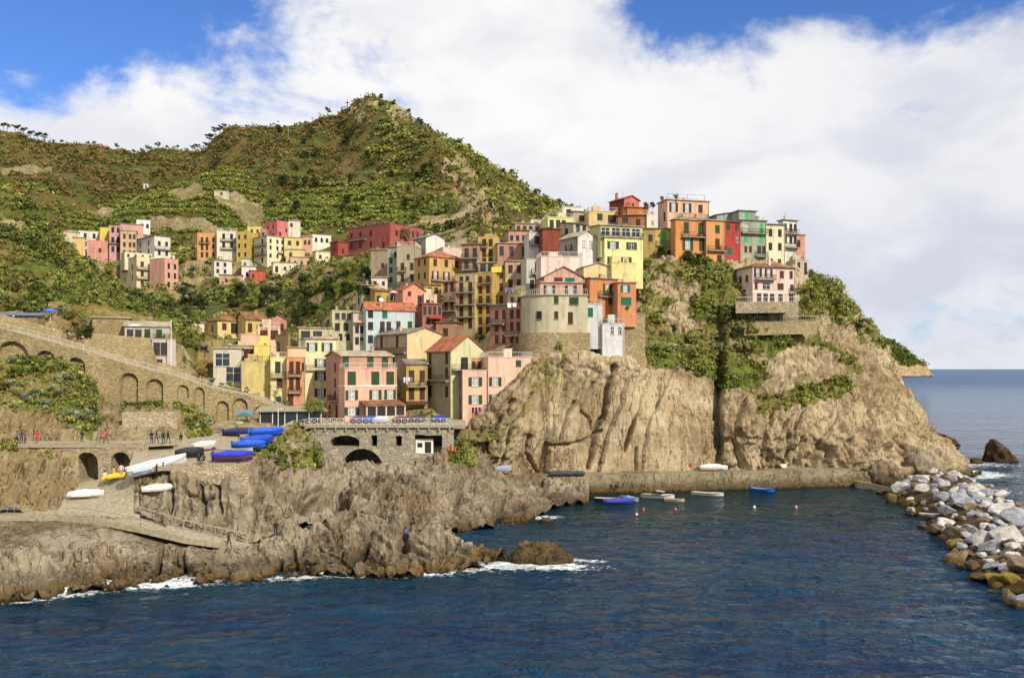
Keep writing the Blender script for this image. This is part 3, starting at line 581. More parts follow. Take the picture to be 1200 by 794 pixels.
# quay with its walkway
QF=[W(577,553,149.5),W(600,556,150),W(643,559.5,151),W(700,561,152),W(760,559,153.5),W(812,555.5,155),W(860,553.5,156.5),W(930,553,158.5),W(1008,553.5,161)]
QF=[(x,y,3.1) for x,y,z in QF]; QB=[(x+.2,y+5.5,3.12) for x,y,z in QF]
mb=MB()
for a,b,c,d in zip(QF[:-1],QF[1:],QB[1:],QB[:-1]): mb.slab([a,b,c,d],6.5)
tag(mb.build('quay',rockmat('quay_concrete','#9a8e74','#7d7058','#8d7450',crack=.2)),kind='structure')
mb=MB()
for a,b in zip(QF[2:-1],QF[3:]):
    a2=(a[0],a[1]-1.3,.75); b2=(b[0],b[1]-1.3,.75); mb.slab([a2,b2,(b[0],b[1]+.1,.75),(a[0],a[1]+.1,.75)],2.5)
tag(mb.build('quay_footing',rockmat('footing_concrete','#9a8a68','#7a6a4a','#8d7450',crack=.2)),kind='structure')
mb=MB()
jt=[G(1003,563,1.2),G(1022,566,1.1),G(1042,571,1.0)]
for a,b in zip(jt[:-1],jt[1:]): mb.slab([(a[0],a[1]-.7,a[2]),(b[0],b[1]-.7,b[2]),(b[0],b[1]+.7,b[2]),(a[0],a[1]+.7,a[2])],2.6)
tag(mb.build('jetty',PAVE),kind='structure')
# viaduct + piazza deck built further down with the things
# ================================================================ sea
def axis_lines(lo,hi,step,far0,far1,r=1.18):
    c=list(np.arange(lo,hi+step*.5,step)); s=step; x=hi; up=[]
    while x<far1: s*=r; x+=s; up.append(x)
    s=step; x=lo; dn=[]
    while x>far0: s*=r; x-=s; dn.append(x)
    return np.array(dn[::-1]+c+up)
ax=axis_lines(-70,105,.42,-30000,30000); ay=axis_lines(52,205,.42,-400,45000)
XX,YY=np.meshgrid(ax,ay); PP=np.stack([XX,YY,np.zeros_like(XX)],-1)
fade=np.clip((260-YY)/100,0,1)*np.clip((230-np.abs(XX))/100,0,1)
swl=fbm(PP*np.array([.55,1.0,1]),9,2,401)*.30+fbm(PP*np.array([.6,1,1]),2.6,3,405,.55)*.26
calm=1-.75*np.exp(-(((XX-28)/34)**2+((YY-146)/17)**2)**2)
PP[...,2]=swl*fade*calm
# foam: where rock stands in the water, strongest at the breaking spots
img=np.zeros(XX.shape)
def stamp(P,z=.7):
    q=P.reshape(-1,3); q=q[np.abs(q[:,2])<z]; i=np.searchsorted(ay,q[:,1]); j=np.searchsorted(ax,q[:,0]); ok=(i>0)&(i<len(ay))&(j>0)&(j<len(ax)); img[i[ok],j[ok]]=1
for k in ('shore_rocks','harbour_rocks','cliff'): stamp(SHEETS[k][0])
# ---- sea rocks (each one a thing)
def rockthing(name,px,py,wpx,hpx,label,mat,seed,depth=None,z0=-1.2,tilt=0,cat='rock',peak=None):
    cx,cy,_=G(px,py); wd_=wpx/F*cy; h=hpx/F*cy; dp=depth or wd_*.5
    n=48; th=np.linspace(0,2*math.pi,n,endpoint=False); ph=np.linspace(0,1,22)
    T,Pn=np.meshgrid(th,ph); r=np.cos(Pn*math.pi/2)**.55
    V=np.stack([np.cos(T)*r*wd_/2,np.sin(T)*r*dp/2,z0+(h-z0)*np.sin(Pn*math.pi/2)],-1)
    if peak: V[...,2]=z0+(V[...,2]-z0)*np.clip(1-peak[1]*np.abs(V[...,0]/(wd_/2)-peak[0]),.12,1.2)
    N=V/np.linalg.norm(V,axis=2)[...,None]; V=V+N*(.16*wd_*fbm(V+seed*10,wd_*.3,4,seed,.55,True)+.03*wd_*fbm(V+seed*10,wd_*.06,3,seed+3))[...,None]*np.where(Pn>.02,1,0)[...,None]
    V=V+np.array([0,0,0]); V2=V+np.array([cx,cy+dp*.4,0]); V2=np.concatenate([V2,V2[:,:1]],1)
    idx=np.arange(V2.shape[0]*V2.shape[1]).reshape(V2.shape[:2]); Fq=np.stack([idx[:-1,:-1],idx[:-1,1:],idx[1:,1:],idx[1:,:-1]],-1).reshape(-1,4)
    loc=np.array([cx,cy+dp*.4,0]); me=npmesh(name,(V2-loc).reshape(-1,3),Fq,mat,True,{'veg':('FLOAT',np.zeros(V2.shape[:2]))})
    o=link(name,me,None,tuple(loc)); tag(o,label,cat); stamp(V2,.8); return o
SROCK=rockmat('sea_rock_stone','#7d6a4c','#5d4c33','#8a6a34',dip=(.2,0,.6)); DROCK=rockmat('dark_sea_rock_stone','#5b4a3b','#3f3329','#6b5030',dip=(.2,0,.6))
rockthing('sea_rock',632,662,74,20,'low brown islet rock ringed by white surf off the shore point',SROCK,3,4.5,peak=(-.1,.25))
rockthing('sea_rock',1181,541,36,25,'dark pointed rock standing in the open sea at the right edge',DROCK,5,6,peak=(-.6,.55))
rockthing('sea_rock',1112,521,40,13,'low dark rock breaking the sea just beyond the headland',DROCK,8,6,peak=(-.7,.5))
rockthing('sea_rock',1146,543,14,5,'tiny dark rock awash between the headland and the pointed rock',DROCK,9,2.5)
rockthing('sea_rock',1085,560,60,33,'rough brown crag at the foot of the headland behind the breakwater',ROCKL,11,9,peak=(-.3,.35))
rockthing('sea_rock',1040,566,44,22,'brown crag at the landward end of the breakwater beside the jetty',ROCKL,12,6)
rockthing('sea_rock',640,612,16,4,'small wave-washed rock beside the large rounded shore rock',ROCKL,15,2)
# ---- breakwater: a core mound with single boulders piled on it
wl=[G(1028,578),G(1075,612),G(1100,640),G(1125,668),G(1160,690),G(1215,712),G(1330,760)]
wr=[G(1128,560),G(1160,572),G(1200,596),G(1245,620),G(1300,650),G(1380,690),G(1480,740)]
def lerp3(a,b,f): return tuple(a[k]*(1-f)+b[k]*f for k in range(3))
def edge_at(pts,t):
    s=t*(len(pts)-1); i=min(int(s),len(pts)-2); return lerp3(pts[i],pts[i+1],s-i)
nu,nv=90,40; V=np.zeros((nu,nv,3))
for i in range(nu):
    a=edge_at(wl,i/(nu-1)); b=edge_at(wr,i/(nu-1))
    for j in range(nv):
        f=-.08+1.16*j/(nv-1); p=lerp3(a,b,f); V[i,j]=(p[0],p[1],-1.2+3.6*max(0,math.sin(math.pi*min(max(f,0),1)))**.6)
V[...,2]+=.5*fbm(V,3,3,420); BW=V.copy()
me=gridmesh('breakwater_core',V,DROCK,{'veg':('FLOAT',np.zeros(V.shape[:2]))}); tag(link('breakwater_core',me),kind='structure'); stamp(V,.8)
def boulder_mesh(seed,mat):
    import bmesh
    rn=np.random.default_rng(seed); bm=bmesh.new()
    for p in rn.normal(size=(17,3)):
        p=p/np.linalg.norm(p)*rn.uniform(.85,1.05); p*=np.array([1.0,.8,.62]); bm.verts.new(p*.62)
    bmesh.ops.convex_hull(bm,input=bm.verts); 
    for v in [v for v in bm.verts if not v.link_faces]: bm.verts.remove(v)
    bmesh.ops.triangulate(bm,faces=bm.faces)
    bmesh.ops.bevel(bm,geom=list(bm.edges),offset=.028,segments=1,affect='EDGES',profile=.5)
    bmesh.ops.triangulate(bm,faces=bm.faces); bmesh.ops.subdivide_edges(bm,edges=bm.edges,cuts=1)
    A=np.array([v.co for v in bm.verts]); n=A/np.linalg.norm(A,axis=1)[:,None]; A=A+n*(.10*fbm(A+seed,.5,3,seed)+.035*fbm(A+seed,.12,2,seed+1))[:,None]
    for v,c in zip(bm.verts,A): v.co=c
    me=bpy.data.meshes.new('boulder'); bm.to_mesh(me); bm.free(); me.materials.append(mat)
    return me
def bouldermat(nm,c,c2,lich=None):
    m,t,b=mat_new(nm); P=obj_co(t,True); n=t.noise(P,.9,6,.65); n2=t.noise(P,4,5,.7)
    a=t.mix(t.ss(n,.35,.65),hexc(c),hexc(c2)); a=t.mix(t.ss(n2,.5,.72,0,.5),a,tuple(x*.4 for x in hexc(c2)))
    sx=t.new('ShaderNodeSeparateXYZ'); t.link(P,sx.inputs[0]); zz=t.m('ADD',sx.outputs[2],t.m('MULTIPLY',t.m('SUBTRACT',n,.5),1.6))
    if lich: a=t.mix(t.ss(n,.35,.6,0,.85),a,hexc(lich))
    a=t.mix(t.ss(zz,.5,1.0,.9,0),a,hexc('#5c4a1c')); a=t.mix(t.ss(zz,.0,.4,.9,0),a,hexc('#1c180f'))
    t.link(a,b.inputs['Base Color']); b.inputs['Roughness'].default_value=.85; bump(t,b,n2,.8,.12); return m
BM=[bouldermat('white_boulder','#c6c3bd','#98948e'),bouldermat('grey_boulder','#a3a4aa','#77787e'),bouldermat('tan_boulder','#8a7a62','#655641'),bouldermat('brown_boulder','#6a5744','#473a2c'),bouldermat('ochre_boulder','#6f6436','#4d4326','#857428')]
bmeshes=[[boulder_mesh(500+10*k+i,m) for i in range(5)] for k,m in enumerate(BM)]
pts=[]; rn=random.Random(21)
big=[(1145,635,3.8,0),(1128,600,3.8,1),(1180,640,3.8,0),(1192,622,3.4,1),(1105,590,3.4,1),(1068,592,2.9,0),(1080,578,3,0),(1165,668,2.4,4),(1148,664,2.4,3),(1106,612,3,0),(1185,672,2.5,4),(1172,610,3.6,0),(1100,575,3,1),(1120,625,3.2,2),(1055,572,3,0),(1200,668,3.6,2),(1210,640,3.2,0),(1188,690,3,2),(1198,694,2.6,1),(1140,585,3,0),(1122,645,3,2),(1090,600,2.6,0)]
def mound_z(x,y):
    d=((BW[...,0]-x)**2+(BW[...,1]-y)**2); k=d.argmin(); return BW.reshape(-1,3)[k,2]
for px,py,s,k in big:
    x,y,z=G(px,py,1.4); pts.append((x,y,max(.3,mound_z(x,y)+s*.16),s,k))
tries=0
while len(pts)<285 and tries<9000:
    tries+=1; t_=rn.random()**.8*.93; f=rn.uniform(-.03,1.0); p=lerp3(edge_at(wl,t_),edge_at(wr,t_),f); s=rn.choice([1.0,1.2,1.4,1.7,2.1,2.6])
    px=600+1000*p[0]/p[1]
    if px>1225: continue
    if any((p[0]-q[0])**2+(p[1]-q[1])**2<((s+q[3])*.29)**2 for q in pts): continue
    k=rn.choices([0,1,2,3],[5,4,2,2])[0]
    if f<.10: k=rn.choice([3,3,2,4])
    pts.append((p[0],p[1],mound_z(p[0],p[1])+s*.12,s,k))
bl=['white weathered boulder piled on the breakwater','blue-grey boulder piled on the breakwater','tan boulder wedged in the breakwater heap','dark brown wet boulder low in the breakwater heap','ochre algae-covered boulder at the near waterline of the breakwater']
for x,y,z,s,k in pts:
    o=link('boulder',bmeshes[k][rn.randrange(5)],None,(x,y,z),rn.random()*6.28); o.scale=(s,s*rn.uniform(.8,1.1),s*rn.uniform(.75,1.0)); o.rotation_euler=(rn.uniform(-.5,.5),rn.uniform(-.5,.5),rn.random()*6.28)
    tag(o,bl[k],'boulder',bl[k].split(' ')[0]+' boulders on the breakwater')
# ---- the sea itself
def blur(a,k,n=3):
    for _ in range(n):
        for axis in (0,1):
            c=np.cumsum(np.pad(a,[(k+1,k) if i==axis else (0,0) for i in (0,1)],mode='edge'),axis=axis)
            a=(np.take(c,range(2*k+1,c.shape[axis]),axis)-np.take(c,range(0,c.shape[axis]-2*k-1),axis))/(2*k+1)
    return a
near=np.clip(blur(img,1,2)*2.2,0,1); mid_=np.clip(blur(img,5,3)*3.5,0,1)
hot=np.zeros(XX.shape)
for px,py,rx,ry,a in [(55,694,4.6,2.4,1.05),(25,700,3,1.8,.95),(185,682,5.4,2.2,1.05),(410,672,4,1.4,.95),(470,672,5,1.1,.6),(640,665,8,2.1,1.02),(600,662,3,1.6,.8),(690,657,3.2,1.0,.9),(350,677,3,1,.6),(540,668,4,1,.5),(638,606,3.2,1.1,1.0),(1148,556,11,8,1.1),(1165,545,10,7,.8),(1120,508,9,4,.8),(1180,575,9,7,.6),(1185,597,6,4,.7),(1205,612,6,4,.8),(1170,524,10,4,.35)]:
    x,y,_=G(px,py); hot=np.maximum(hot,a*np.exp(-((XX-x)/rx)**2-((YY-y)/ry)**2))
foam=np.clip(hot*.95+mid_*hot*.8+near*.28*(YY<122)+near*.12,0,1.3)
shal=np.clip(blur(img,14,3)*2.5,0,1)
m,t,b=mat_new('sea_water'); P=obj_co(t,True)
sp=t.new('ShaderNodeSeparateXYZ'); t.link(P,sp.inputs[0]); yy=sp.outputs[1]; xx=sp.outputs[0]
n1=t.noise(t.vm('MULTIPLY',P,(.5,1,1)),.06,4,.6); n2=t.noise(t.vm('MULTIPLY',P,(.45,1,1)),.55,5,.65,.3)
a=t.mix(t.ss(n1,.35,.65),(.001,.019,.068),(.0015,.036,.080)); a=t.mix(t.ss(n2,.45,.68,0,.6),a,(.003,.050,.100))
ha=t.new('ShaderNodeAttribute',attribute_name='shallow'); a=t.mix(t.m('MULTIPLY',ha.outputs['Fac'],.75),a,(.012,.034,.026))
har=t.m('MULTIPLY',t.ss(yy,100,135),t.ss(xx,-5,12)); har=t.m('MULTIPLY',har,t.ss(yy,190,160)); a=t.mix(t.m('MULTIPLY',har,.8),a,(.002,.022,.024))
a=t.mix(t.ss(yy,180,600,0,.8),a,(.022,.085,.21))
fa=t.new('ShaderNodeAttribute',attribute_name='foam'); fn=t.noise(t.vm('MULTIPLY',P,(.8,1,1)),1.6,7,.72,.6)
fm=t.ss(t.m('ADD',fa.outputs['Fac'],t.m('MULTIPLY',t.m('SUBTRACT',fn,.5),4.2)),.70,1.25)
fm=t.m('MULTIPLY',fm,t.ss(fa.outputs['Fac'],.05,.2)); a=t.mix(fm,a,(.78,.82,.84)); t.link(a,b.inputs['Base Color'])
t.link(t.m('MAXIMUM',t.ss(fm,0,1,.07,.8,'LINEAR'),t.ss(yy,250,1500,.07,.32)),b.inputs['Roughness']); b.inputs['IOR'].default_value=1.333; b.inputs['Specular IOR Level'].default_value=.34; b.inputs['Specular Tint'].default_value=(.62,.8,1,1)
h=t.m('ADD',t.m('MULTIPLY',t.m('ABSOLUTE',t.m('SUBTRACT',t.noise(t.vm('MULTIPLY',P,(.6,1,1)),.55,5,.6,.5),.5)),-2.2),t.m('MULTIPLY',t.noise(t.vm('MULTIPLY',P,(.55,1,1)),1.3,5,.6,.4),.5)); h=t.m('ADD',h,t.m('MULTIPLY',t.noise(t.vm('MULTIPLY',P,(.6,1,1)),.22,3,.5),3.0)); h=t.m('ADD',h,t.m('MULTIPLY',t.noise(t.vm('MULTIPLY',P,(.4,1,1)),.04,3,.5),5.0))
bump(t,b,h,1.0,1.25)
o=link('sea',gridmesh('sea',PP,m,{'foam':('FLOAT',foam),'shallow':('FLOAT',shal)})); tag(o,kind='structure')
# ================================================================ houses
_wm={}
def window_meshes(w_,h_,st):
    """(body mesh, [(shutter mesh, x offset)]) ; local x along the face, -y outward, z up from the sill"""
    k=(round(w_,1),round(h_,1),st)
    if k in _wm: return _wm[k]
    w_,h_=k[0],k[1]; mb=MB(); a=w_/2; cur=1
    kind=st[0]; col=SH.get(st[1]) if len(st)>1 and st[1] in SH else None
    sh=[]
    if kind in 'opw':
        pane=GLASS if kind=='p' or (kind=='o' and len(st)<3) else CURT
        mb.box((-a,.13,0),(a,.15,h_),1)
        for x in (-a+.035,0,a-.035): mb.box((x-.035,.09,0),(x+.035,.129,h_),0)
        for z in (.035,h_*.62,h_-.035): mb.box((-a,.085,z-.03),(a,.127,z+.03),0)
        mb.box((-a-.1,-.09,-.08),(a+.1,.12,-.005),2)
        mats=[WOOD if (kind=='p' and len(st)>1 and st[1] in 'bkdg') else WHITE,pane,CONC]
        if kind=='o':
            s=MB(); s.box((-a*.52+.02,-.075,0),(a*.52-.02,-.03,h_))
            for i in range(int(h_/.16)): s.box((-a*.42,-.09,.08+i*.16),(a*.42,-.07,.14+i*.16))
            sm=s.mesh('shutter',col); sh=[(sm,-a*1.55),(sm,a*1.55)]
    elif kind=='c':
        mb.box((-a,.1,0),(a,.12,h_),1); mb.box((-a-.08,-.06,-.07),(a+.08,.1,-.003),0); mats=[CONC,DARKM]
        s=MB(); s.box((-a/2+.01,.02,.01),(a/2-.01,.06,h_-.01))
        for i in range(int(h_/.16)): s.box((-a*.42,.005,.06+i*.16),(a*.42,.03,.13+i*.16))
        sm=s.mesh('shutter',col); sh=[(sm,-a/2),(sm,a/2)]
    else: # door / panel
        mb.box((-a,.06,0),(a,.1,h_),0); mb.box((-a+.12,.03,.15),(-.06,.062,h_-.15),0); mb.box((.06,.03,.15),(a-.12,.062,h_-.15),0); mb.box((-a-.1,-.03,h_+.004),(a+.1,.08,h_+.12),1)
        mats=[col or WOOD,CONC]
    _wm[k]=(mb.mesh('door' if kind=='d' else 'window',mats),sh); return _wm[k]
def face_specs(spec,Wd,H):
    r=[]
    for s in (spec or []):
        us,vs,st=s[0],s[1],s[2]; w_=s[3] if len(s)>3 else 1.0; h_=s[4] if len(s)>4 else 1.55
        if isinstance(us,int): us=[(i+.5)/us for i in range(us)]
        if isinstance(vs,int): vs=[(i+.5)/vs for i in range(vs)]
        for u in us:
            for v in vs:
                ww=min(w_*1.12,Wd*.6); hh=min(h_*1.08,H*.7); uc=min(max(u*Wd,ww/2+.12),Wd-ww/2-.12); zc=min(max(H*(1-v),hh/2-.0+.05),H-hh/2-.12)
                q=(round(uc,3),round(zc-hh/2,3),round(ww,1),round(hh,1),st)
                if q[0]-q[2]/2<.03 or q[0]+q[2]/2>Wd-.03 or q[1]+q[3]>H-.05: continue
                if any(abs(q[0]-p[0])<(q[2]+p[2])/2+.06 and abs((q[1]+q[3]/2)-(p[1]+p[3]/2))<(q[3]+p[3])/2+.06 for p in r): continue
                r.append(q)
    return r
def wallface(mb,T,Wd,z0,H,holes,dp=.16,mi=0):
    us=sorted({0.0,Wd}|{h[0]-h[2]/2 for h in holes}|{h[0]+h[2]/2 for h in holes}); zs=sorted({z0,H}|{h[1] for h in holes}|{h[1]+h[3] for h in holes})
    for i in range(len(us)-1):
        for j in range(len(zs)-1):
            uc=(us[i]+us[i+1])/2; zc=(zs[j]+zs[j+1])/2
            if any(abs(uc-h[0])<h[2]/2 and h[1]<zc<h[1]+h[3] for h in holes): continue
            mb.add([T(us[i],0,zs[j]),T(us[i+1],0,zs[j]),T(us[i+1],0,zs[j+1]),T(us[i],0,zs[j+1])],[(0,1,2,3)],mi)
    for h in holes:
        a,b,c,d=h[0]-h[2]/2,h[0]+h[2]/2,h[1],h[1]+h[3]
        for (p,q) in (((a,c),(b,c)),((b,c),(b,d)),((b,d),(a,d)),((a,d),(a,c))):
            mb.add([T(p[0],0,p[1]),T(q[0],0,q[1]),T(q[0],dp,q[1]),T(p[0],dp,p[1])],[(0,1,2,3)],mi)
def railing_mesh(name,pts,h=1.0,gap=.22,mat=None,t=.022,lattice=False):
    mb=MB()
    for a,b in zip(pts[:-1],pts[1:]):
        a=Vector(a);b=Vector(b); L=(b-a).length; n=max(1,int(L/gap)); up=Vector((0,0,h))
        mb.bar(a+up,b+up,t*1.6); mb.bar(a+Vector((0,0,.1)),b+Vector((0,0,.1)),t)
        if lattice:
            n=max(1,int(L/1.0))
            for i in range(n):
                p=a.lerp(b,i/n); q=a.lerp(b,(i+1)/n); mb.bar(p,p+up,t*1.5); mb.bar(p+Vector((0,0,.1)),q+up,t); mb.bar(q+Vector((0,0,.1)),p+up,t)
        else:
            for i in range(n+1): p=a.lerp(b,i/n); mb.bar(p,p+up,t if i%6 else t*1.6,n=3)
    return mb.mesh(name,mat or DARKM)
HP=[]   # ground control points under the houses
HSEQ=[0]
def house(label,x0,xc,x1,yt,yb,D,yaw,col,roof='flat',L=None,Rr=None,cat='house',name='house',dep=7.0,rise=None,rcol='grey',ext=4.0,into=None,bal=None,rail=None,chim=(),dish=None,band=None,group=None,wallmat=None,awn=None,lcol=None,ground=True,under=None):
    a=R(yaw); ca,sa=math.cos(a),math.sin(a); Xc=(xc-CX)/F*D; k1=(x1-CX)/F; k0=None if x0 is None else (x0-CX)/F
    Wd=(k1*D-Xc)/(ca-k1*sa); zb=Z(yb,D); H=Z(yt,D)-zb
    if k0 is not None:
        den=-sa-k0*ca; T_=(k0*D-Xc)/den if abs(den)>.03 else dep
        if T_<=0 or T_>22: T_=min(max(dep,3),22)
    else: T_=dep
    if into is None:
        root=empty(name,(Xc,D,zb),a,label,cat,group); off=Vector((0,0,0)); root['_a']=a
    else:
        root=into; d=Vector((Xc,D,zb))-root.location; c2,s2=math.cos(-root.rotation_euler.z),math.sin(-root.rotation_euler.z); off=Vector((d.x*c2-d.y*s2,d.x*s2+d.y*c2,d.z))
    dr=a-root.rotation_euler.z
    def put(o):  # place a part built in this block's local frame
        o.parent=root; M=Matrix.Translation(off)@Matrix.Rotation(dr,4,'Z')@o.matrix_basis; o.matrix_basis=M; return o
    if ground:
        n0,n1=max(2,int(Wd/3)),max(2,int(T_/3))
        for i in range(n0+1):
            for j in range(n1+1):
                u=Wd*i/n0; v=T_*j/n1; HP.append((Xc+u*ca-v*sa,D+u*sa+v*ca,zb+.1-(.5 if j==0 else 0)))
    fR=face_specs(Rr,Wd,H); fL=face_specs(L,T_,H)
    wm=wallmat or plaster(col); mb=MB()
    wallface(mb,lambda u,d,z:(u,d,z),Wd,-ext,H,fR)
    wallface(mb,lambda u,d,z:(d,T_-u,z),T_,-ext,H,[(T_-q[0],q[1],q[2],q[3],q[4]) for q in fL],mi=1 if lcol else 0)  # left wall can take a darker tone, shade painted into its plaster
    mb.add([(Wd,0,-ext),(Wd,T_,-ext),(Wd,T_,H),(Wd,0,H)],[(0,1,2,3)]); mb.add([(Wd,T_,-ext),(0,T_,-ext),(0,T_,H),(Wd,T_,H)],[(0,1,2,3)])
    rs=rise if rise is not None else 1.2
    if roof=='gabR': 
        for y in (0,T_): mb.add([(0,y,H),(Wd,y,H),(Wd/2,y,H+rs)],[(0,1,2)])
    if roof=='gabL':
        for x in (0,Wd): mb.add([(x,0,H),(x,T_,H),(x,T_/2,H+rs)],[(0,1,2)])
    if roof=='shed':
        mb.add([(0,T_,H),(Wd,T_,H),(Wd,T_,H+rs),(0,T_,H+rs)],[(0,1,2,3)])
        for x in (0,Wd): mb.add([(x,0,H),(x,T_,H),(x,T_,H+rs)],[(0,1,2)])
    if roof=='shedL':
        mb.add([(Wd,0,H),(Wd,T_,H),(Wd,T_,H+rs),(Wd,0,H+rs)],[(0,1,2,3)])
        for y in (0,T_): mb.add([(0,y,H),(Wd,y,H),(Wd,y,H+rs)],[(0,1,2)])
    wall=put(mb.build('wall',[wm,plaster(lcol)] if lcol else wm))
    ov=.3; rb=MB(); e=ov*rs/(Wd/2) if roof=='gabR' else ov*rs/(T_/2) if roof=='gabL' else 0; g=.2
    if roof=='gabR':
        rb.slab([(-ov,-ov,H-e+g),(Wd/2,-ov,H+rs+g),(Wd/2,T_+ov,H+rs+g),(-ov,T_+ov,H-e+g)],.17); rb.slab([(Wd/2+.002,-ov,H+rs+g),(Wd+ov,-ov,H-e+g),(Wd+ov,T_+ov,H-e+g),(Wd/2+.002,T_+ov,H+rs+g)],.17)
    elif roof=='gabL':
        rb.slab([(-ov,-ov,H-e+g),(Wd+ov,-ov,H-e+g),(Wd+ov,T_/2,H+rs+g),(-ov,T_/2,H+rs+g)],.17); rb.slab([(-ov,T_/2+.002,H+rs+g),(Wd+ov,T_/2+.002,H+rs+g),(Wd+ov,T_+ov,H-e+g),(-ov,T_+ov,H-e+g)],.17)
    elif roof=='hip':
        m=min(Wd,T_)/2; z1=H+.02; z2=H+rs; A=(-ov,-ov,z1);B=(Wd+ov,-ov,z1);C_=(Wd+ov,T_+ov,z1);E=(-ov,T_+ov,z1)
        if Wd>=T_: p=(m,T_/2,z2); q=(Wd-m+.01,T_/2,z2)
        else: p=(Wd/2,m,z2); q=(Wd/2,T_-m+.01,z2)
        vs=[A,B,C_,E,p,q]; fs=[(0,1,5,4),(1,2,5),(2,3,4,5),(3,0,4)] if Wd>=T_ else [(0,1,4),(1,2,5,4),(2,3,5),(3,0,4,5)]
        rb.add(vs,fs); rb.box((-ov,-ov,H-.12),(Wd+ov,T_+ov,H+.015))
    elif roof=='shed':
        rb.slab([(-ov,-ov,H+g-.02),(Wd+ov,-ov,H+g-.02),(Wd+ov,T_+ov,H+rs+g+.05),(-ov,T_+ov,H+rs+g+.05)],.17)
    elif roof=='shedL':
        rb.slab([(-ov,-ov,H+g-.02),(Wd+ov,-ov,H+rs+g+.05),(Wd+ov,T_+ov,H+rs+g+.05),(-ov,T_+ov,H+g-.02)],.17)
    elif roof=='slab':
        rb.box((-ov,-ov,H+.003),(Wd+ov,T_+ov,H+.2))
    else:
        rb.box((.02,.02,H-.6),(Wd-.02,T_-.02,H-.45)); pb=MB(); c=.07
        for (p,q) in (((-c,-c),(Wd+c,.22)),((-c,T_-.22),(Wd+c,T_+c)),((-c,.225),(.22,T_-.225)),((Wd-.22,.225),(Wd+c,T_-.225))): pb.box((p[0],p[1],H-.13),(q[0],q[1],H+.004))
        for (p,q) in (((.01,.01),(Wd-.01,.2)),((.01,T_-.2),(Wd-.01,T_-.01)),((.01,.205),(.2,T_-.205)),((Wd-.2,.205),(Wd-.01,T_-.205))): pb.box((p[0],p[1],H-.6),(q[0],q[1],H-.132))
    ro=put(rb.build('roof',roofmat(rcol) if roof!='flat' else CONC))
    if roof=='flat': put(pb.build('parapet',wm))
    far=D>235
    for (lst,side) in ((fR,'R'),(fL,'L')):
        for (uc,z0,w_,h_,st) in lst:
            me,sh=window_meshes(w_,h_,st)
            if side=='R': o=link(me.name.split('.')[0],me,None,(uc,0,z0),0)
            else: o=link(me.name.split('.')[0],me,None,(0,uc,z0),R(-90))
            put(o)
            for sm,sx_ in sh: link('shutter',sm,o,(sx_,0,0))
    for s in (bal or []):
        side,u0,u1,v=s[:4]; dpt=s[4] if len(s)>4 else .9; WW=Wd if side=='R' else T_; a0,a1=u0*WW,u1*WW; z=H*(1-v)
        mb=MB(); mb.box((a0,-dpt,z-.16),(a1,-.003,z)); 
        for xx in np.arange(a0+.2,a1-.1,1.6): mb.box((xx,-dpt*.7,z-.4),(xx+.12,-.004,z-.162))
        o=mb.build('balcony',CONC); rm=railing_mesh('railing',[(a0+.03,-.03,z),(a0+.03,-dpt+.04,z),(a1-.03,-dpt+.04,z),(a1-.03,-.03,z)],.95,.2); 
        if side=='L': o.rotation_euler=(0,0,R(-90)); o.location=(0,0,0); 
        if side=='L':
            # u runs along +y : mirror x so that it maps to -(-y)
            o.data.transform(Matrix.Scale(-1,4,(1,0,0))); rm.transform(Matrix.Scale(-1,4,(1,0,0))); o.data.flip_normals()
        put(o); link('railing',rm,o)
    if rail: 
        z=H if roof=='flat' else H+.2; m_=PALEW if rail=='w' else DARKM
        put(link('railing',railing_mesh('railing',[(.08,T_*.9,z),(.08,.08,z),(Wd-.08,.08,z),(Wd-.08,T_*.9,z)],.9,.3,m_,.028)))
    for c in chim:
        x,y=c[0]*Wd,c[1]*T_; zt=H+(rs if roof not in('flat','slab') else .0)+.9; mb=MB(); mb.box((x-.25,y-.25,H-.4),(x+.25,y+.25,zt)); mb.box((x-.34,y-.34,zt+.002),(x+.34,y+.34,zt+.1)); mb.box((x-.12,y-.12,zt+.102),(x+.12,y+.12,zt+.35))
        o=mb.build('chimney',wm); o.parent=ro
    if dish:
        mb=MB(); x,y=dish[0]*Wd,dish[1]*T_; zz=H+.2+(0 if roof=='flat' else rs*.4); mb.bar((x,y,H-.3),(x,y,zz+1.1),.04)
        mb.M=Matrix.Translation((x,y-.1,zz+1.1))@Matrix.Rotation(R(65),4,'X'); mb.lathe([(.02,0),(.25,.04),(.45,.14),(.46,.15),(.25,.06),(.02,.02)],12); mb.M=None
        o=mb.build('satellite_dish',WHITE); o.parent=ro
    if into is None and D<235 and name=='house':
        q=random.Random(HSEQ[0]*7+3); HSEQ[0]+=1; zt=H+(.2 if roof=='slab' else 0)+(rs if roof in('shed',) else rs*.6 if roof in('gabR','gabL','hip') else 0)
        if not chim and q.random()<.6:
            x,y=q.uniform(.2,.8)*Wd,q.uniform(.35,.8)*T_; mb=MB(); mb.box((x-.25,y-.25,H-.4),(x+.25,y+.25,zt+.8)); mb.box((x-.34,y-.34,zt+.802),(x+.34,y+.34,zt+.9)); o=mb.build('chimney',wm); o.parent=ro
        if q.random()<.65:
            x,y=q.uniform(.15,.85)*Wd,q.uniform(.3,.7)*T_; hh=q.uniform(1.6,2.8); mb=MB(); mb.bar((x,y,H-.2),(x,y,zt+hh),.03,n=4)
            for k_ in range(4): mb.bar((x-.35,y+.1,zt+hh-.1-k_*.16),(x+.35,y-.1,zt+hh-.1-k_*.16),.016,n=3)
            o=mb.build('antenna',METAL); o.parent=ro
